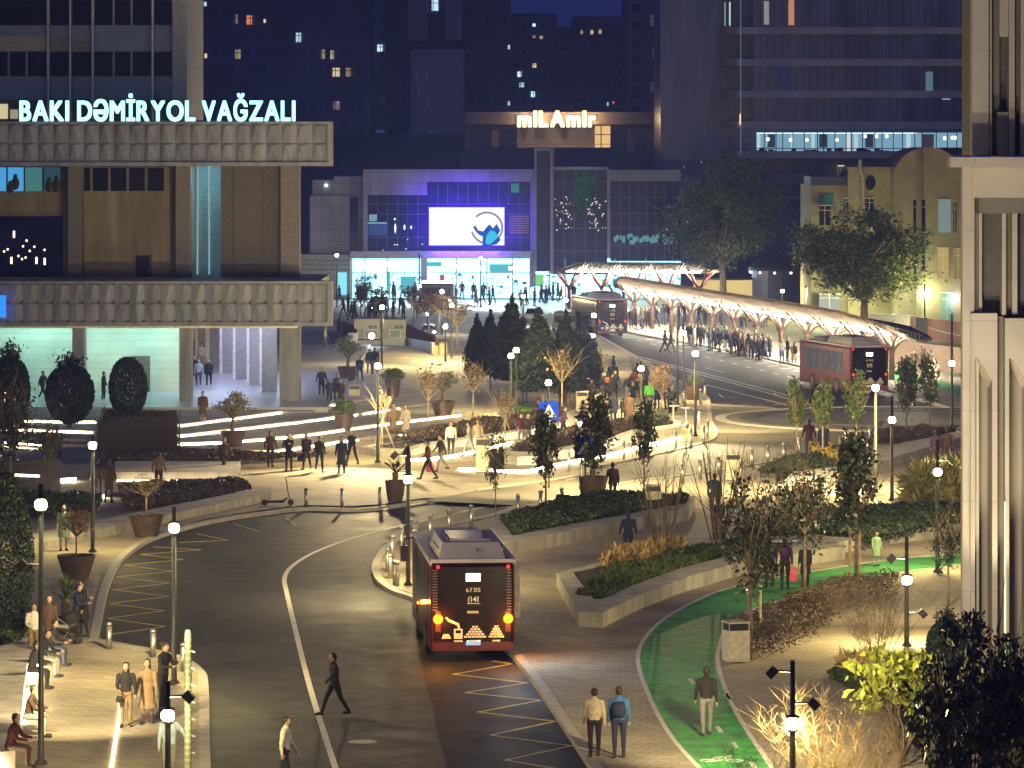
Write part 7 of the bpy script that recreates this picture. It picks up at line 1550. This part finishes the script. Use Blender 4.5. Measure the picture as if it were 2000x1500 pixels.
# ------------------------------------------------------------------ coach / van and cars in the distance
def vehicle(px, py, wpx, hpx, col, label, cat='van', lights=True, L=4.6, name='parked_van', yaw=0):
    p = on(px, py); k = p.y/F; w_ = wpx*k/2; h = hpx*k; t = empty(name, p, yaw, label, cat); m = bsdf('paint_%s' % col[0], col[1], rough=.3)
    mb = MB(); rbox_bm(mb, -w_, w_, 0, L, .3, h*(.95 if cat != 'car' else .58), .14); mb.build('body', m, t)
    mb = MB(); zb = h*.56 if cat == 'car' else h*.42; mb.add([(-w_*.92, -.02+L*.04, zb), (w_*.92, -.02+L*.04, zb), (w_*.92, L*.8, zb), (-w_*.92, L*.8, zb), (-w_*.74, L*.16, h*.93), (w_*.74, L*.16, h*.93), (w_*.74, L*.62, h*.93), (-w_*.74, L*.62, h*.93)], [(4, 5, 6, 7), (0, 1, 5, 4), (1, 2, 6, 5), (2, 3, 7, 6), (3, 0, 4, 7)])
    if cat == 'car': mb.build('cabin', glass_d, t); mb = MB(); mb.box(-w_*.72, w_*.72, L*.17, L*.6, h*.93, h*.97); mb.build('roof', m, t)
    else: mb = MB(); mb.box(-w_*.86, w_*.86, -.03, .1, h*.45, h*.8); mb.build('windscreen', glass_d, t)
    for s in (-1, 1):
        for y in (.8, L-.9): q = MB().lathe([(.32, -.1), (.32, .1)], 16); M = Matrix.Translation((s*(w_-.08), y, .32)) @ Matrix.Rotation(R(90), 4, 'Y'); mb = MB(); mb.add([M @ Vector(v) for v in q.v], q.f); mb.build('wheel', rubber, t)
        mb = MB(); mb.ell((s*w_*.78, -.03, h*.32), (.13, .04, .09)); mb.build('headlight', emit('headlight', (.95, .97, 1), 22) if lights else bsdf('lamp_glass', (.4, .35, .3)), t)
    return t
vehicle(853, 603, 66, 52, ('violet_coach', (.06, .05, .10)), 'violet grey coach facing us before the bright shop windows', 'coach', True, 8, 'parked_coach')
vehicle(740, 611, 34, 34, ('dark_brown', (.07, .05, .045)), 'dark brown van left of the coach behind the bare trees', 'van', True, 4.6, 'parked_van')
vehicle(1044, 628, 40, 26, ('white_car', (.45, .44, .40)), 'white car peeping out above the left conifers', 'car', False, 4.3, 'parked_car')
vehicle(1103, 648, 46, 40, ('pale_green_car', (.33, .38, .33)), 'pale greenish van behind the right conifers', 'van', False, 4.5, 'parked_van')
vehicle(838, 655, 26, 20, ('grey_car', (.10, .10, .12)), 'small dark car with bluish headlights among the bare trees', 'car', True, 4.2, 'parked_car')
vehicle(1172, 606, 44, 40, ('dark_coach', (.04, .04, .06)), 'dark bus side with a route board beyond the far bus', 'bus', False, 9, 'parked_coach')
# ------------------------------------------------------------------ scooters, motorbike, pram
def scooter(px, py, yaw, col, label):
    p = on(px, py); t = empty('kick_scooter', p, yaw, label, 'scooter', 'electric kick scooters'); m = bsdf('scooter_'+col, CLOTH[col], rough=.4)
    mb = MB(); mb.tube([(-.62, 0, .16), (.18, 0, .16), (.36, 0, .34)], [.05, .055, .03], 8, fl=2.0); mb.build('deck', m, t); mb = MB(); mb.tube([(.50, 0, .16), (.40, 0, .5), (.30, 0, 1.12)], .028, 8); mb.build('stem', m, t); mb = MB(); mb.tube([(.28, -.26, 1.14), (.30, 0, 1.12), (.28, .26, 1.14)], .02, 8); mb.build('handlebar', m, t)
    for x in (-.62, .50):
        q = MB().lathe([(.13, -.03), (.13, .03)], 18); M = Matrix.Translation((x, 0, .13)) @ Matrix.Rotation(R(90), 4, 'X'); mb = MB(); mb.add([M @ Vector(v) for v in q.v], q.f); mb.build('wheel', rubber, t)
scooter(545, 987, R(8), 'char', 'dark kick scooter standing alone by the far kerb'); scooter(1334, 838, R(60), 'lblue', 'pale blue scooter behind the curved planter end'); scooter(1318, 834, R(100), 'white', 'white scooter at the left of the pale pair')
p = on(1314, 805); t = empty('motorbike', p, R(75), 'black motorbike parked at the roundabout edge beside a person', 'motorbike'); mb = MB(); mb.tube([(-.5, 0, .75), (0, 0, .78), (.25, 0, .9), (.5, 0, .8)], [.09, .13, .17, .08], 10); mb.build('tank_and_seat', busblk, t); mb = MB(); mb.tube([(-.1, 0, .45), (.25, 0, .5)], [.2, .18], 10); mb.build('engine', steel, t)
for x in (-.7, .72):
    M = Matrix.Translation((x, 0, .32)) @ Matrix.Rotation(R(90), 4, 'X'); q = MB().lathe([(.20, -.06), (.32, -.06), (.32, .06), (.20, .06)], 22); mb = MB(); mb.add([M @ Vector(v) for v in q.v], q.f); mb.build('wheel', rubber, t)
mb = MB(); mb.tube([(.72, .1, .32), (.48, .08, 1.0)], .03, 6); mb.tube([(.72, -.1, .32), (.48, -.08, 1.0)], .03, 6); mb.build('fork', steel, t); mb = MB(); mb.tube([(.38, -.36, 1.08), (.48, 0, 1.02), (.38, .36, 1.08)], .02, 6); mb.build('handlebar', dark_metal, t); mb = MB(); mb.box(-.75, -.35, -.2, .2, .85, 1.2); mb.build('top_case', dark_metal, t); mb = MB(); mb.ell((.62, 0, .92), (.08, .1, .1)); mb.build('headlight', bsdf('headlight_glass', (.5, .5, .5), rough=.2), t)
p = G(128, 1258); t = empty('pram', p, R(30), 'dark pram with thin handle beside the spiky plant at left', 'pram'); mb = MB(); mb.tube([(-.35, 0, .55), (0, 0, .5), (.35, 0, .62)], [.16, .24, .2], 12); mb.build('carrycot', dark_metal, t); mb = MB(); mb.ell((.18, 0, .78), (.28, .26, .24)); mb.build('hood', cloth('black'), t); mb = MB(); mb.tube([(-.3, .2, .05), (.1, .2, .5), (-.55, .2, 1.0)], .015, 6); mb.tube([(-.3, -.2, .05), (.1, -.2, .5), (-.55, -.2, 1.0)], .015, 6); mb.tube([(-.55, -.2, 1), (-.55, .2, 1)], .015, 6); mb.build('frame', steel, t)
for x in (-.3, .35):
    for y in (-.24, .24): M = Matrix.Translation((x, y, .12)) @ Matrix.Rotation(R(90), 4, 'X'); q = MB().lathe([(.12, -.02), (.12, .02)], 14); mb = MB(); mb.add([M @ Vector(v) for v in q.v], q.f); mb.build('wheel', rubber, t)
# ------------------------------------------------------------------ projectors on the poles that wash the square
for (x, y, z), (tx, ty), pw_, an in (((80, 1492, 3.6), (215, 1330), 1300, 75), ((340, 1335, 4.0), (270, 1130), 900, 80), ((738, 903, 4.6), (600, 940), 1500, 85), ((797, 1143, 4.2), (790, 930), 1500, 80), ((738, 903, 4.6), (830, 760), 1500, 85), ((1742, 978, 4.6), (1800, 930), 1700, 80), ((1831, 1118, 4.4), (1760, 1000), 1100, 75), ((1771, 1262, 4.4), (1700, 1110), 1300, 75), ((1548, 1600, 4.6), (1640, 1420), 800, 70), ((1548, 1600, 4.6), (1390, 1420), 2000, 50), ((1136, 985, 4.6), (1300, 870), 1800, 80), ((1358, 852, 4.2), (1300, 960), 1500, 85), ((1358, 852, 4.2), (1500, 830), 1500, 85), ((1157, 790, 4.5), (1230, 830), 1300, 80), ((1710, 962, 4.5), (1560, 960), 1500, 85), ((882, 708, 5), (960, 780), 1200, 80), ((1136, 985, 4.6), (1060, 960), 1300, 85), ((797, 1143, 4.2), (680, 1160), 330, 85), ((328, 1585, 4.5), (480, 1420), 260, 80), ((1859, 845, 5), (1800, 760), 900, 80)):
    p = G(x, y); q = G(tx, ty); dn = (q-p).normalized()*.7; spot((p.x+dn.x, p.y+dn.y, z), (q.x, q.y, 0), pw_*PS*(1.3 if y < 990 else 1), (1, .77, .38), an, .12, .8, 'projector_light')

for px, py, z in ((1640, 640, 2.6), (1740, 645, 2.6), (1800, 640, 3.0), (1570, 630, 2.5)):
    p = G(px, py); point((p.x, p.y-3, z), 1700 if px != 1800 else 600, (.85, 1.0, .42), .3, name='crown_underlight')  # points added below the big crowns to light their undersides yellow-green
# ------------------------------------------------------------------ humid night air
mb = MB(); mb.box(-160, 160, -20, 720, -1.5, 75); hz = mb.build('haze', bsdf('haze_air', (1, 1, 1))); tag(hz, kind='stuff')
m = hz.data.materials[0]; t = m.node_tree; t.nodes.clear(); o = N(t, 'ShaderNodeOutputMaterial'); v = N(t, 'ShaderNodeVolumePrincipled')
v.inputs['Color'].default_value = (.26, .34, 1.0, 1); v.inputs['Density'].default_value = .00046; v.inputs['Anisotropy'].default_value = .55; t.links.new(v.outputs[0], o.inputs['Volume'])
m.name = 'haze_air'
sc.cycles.volume_bounces = 0
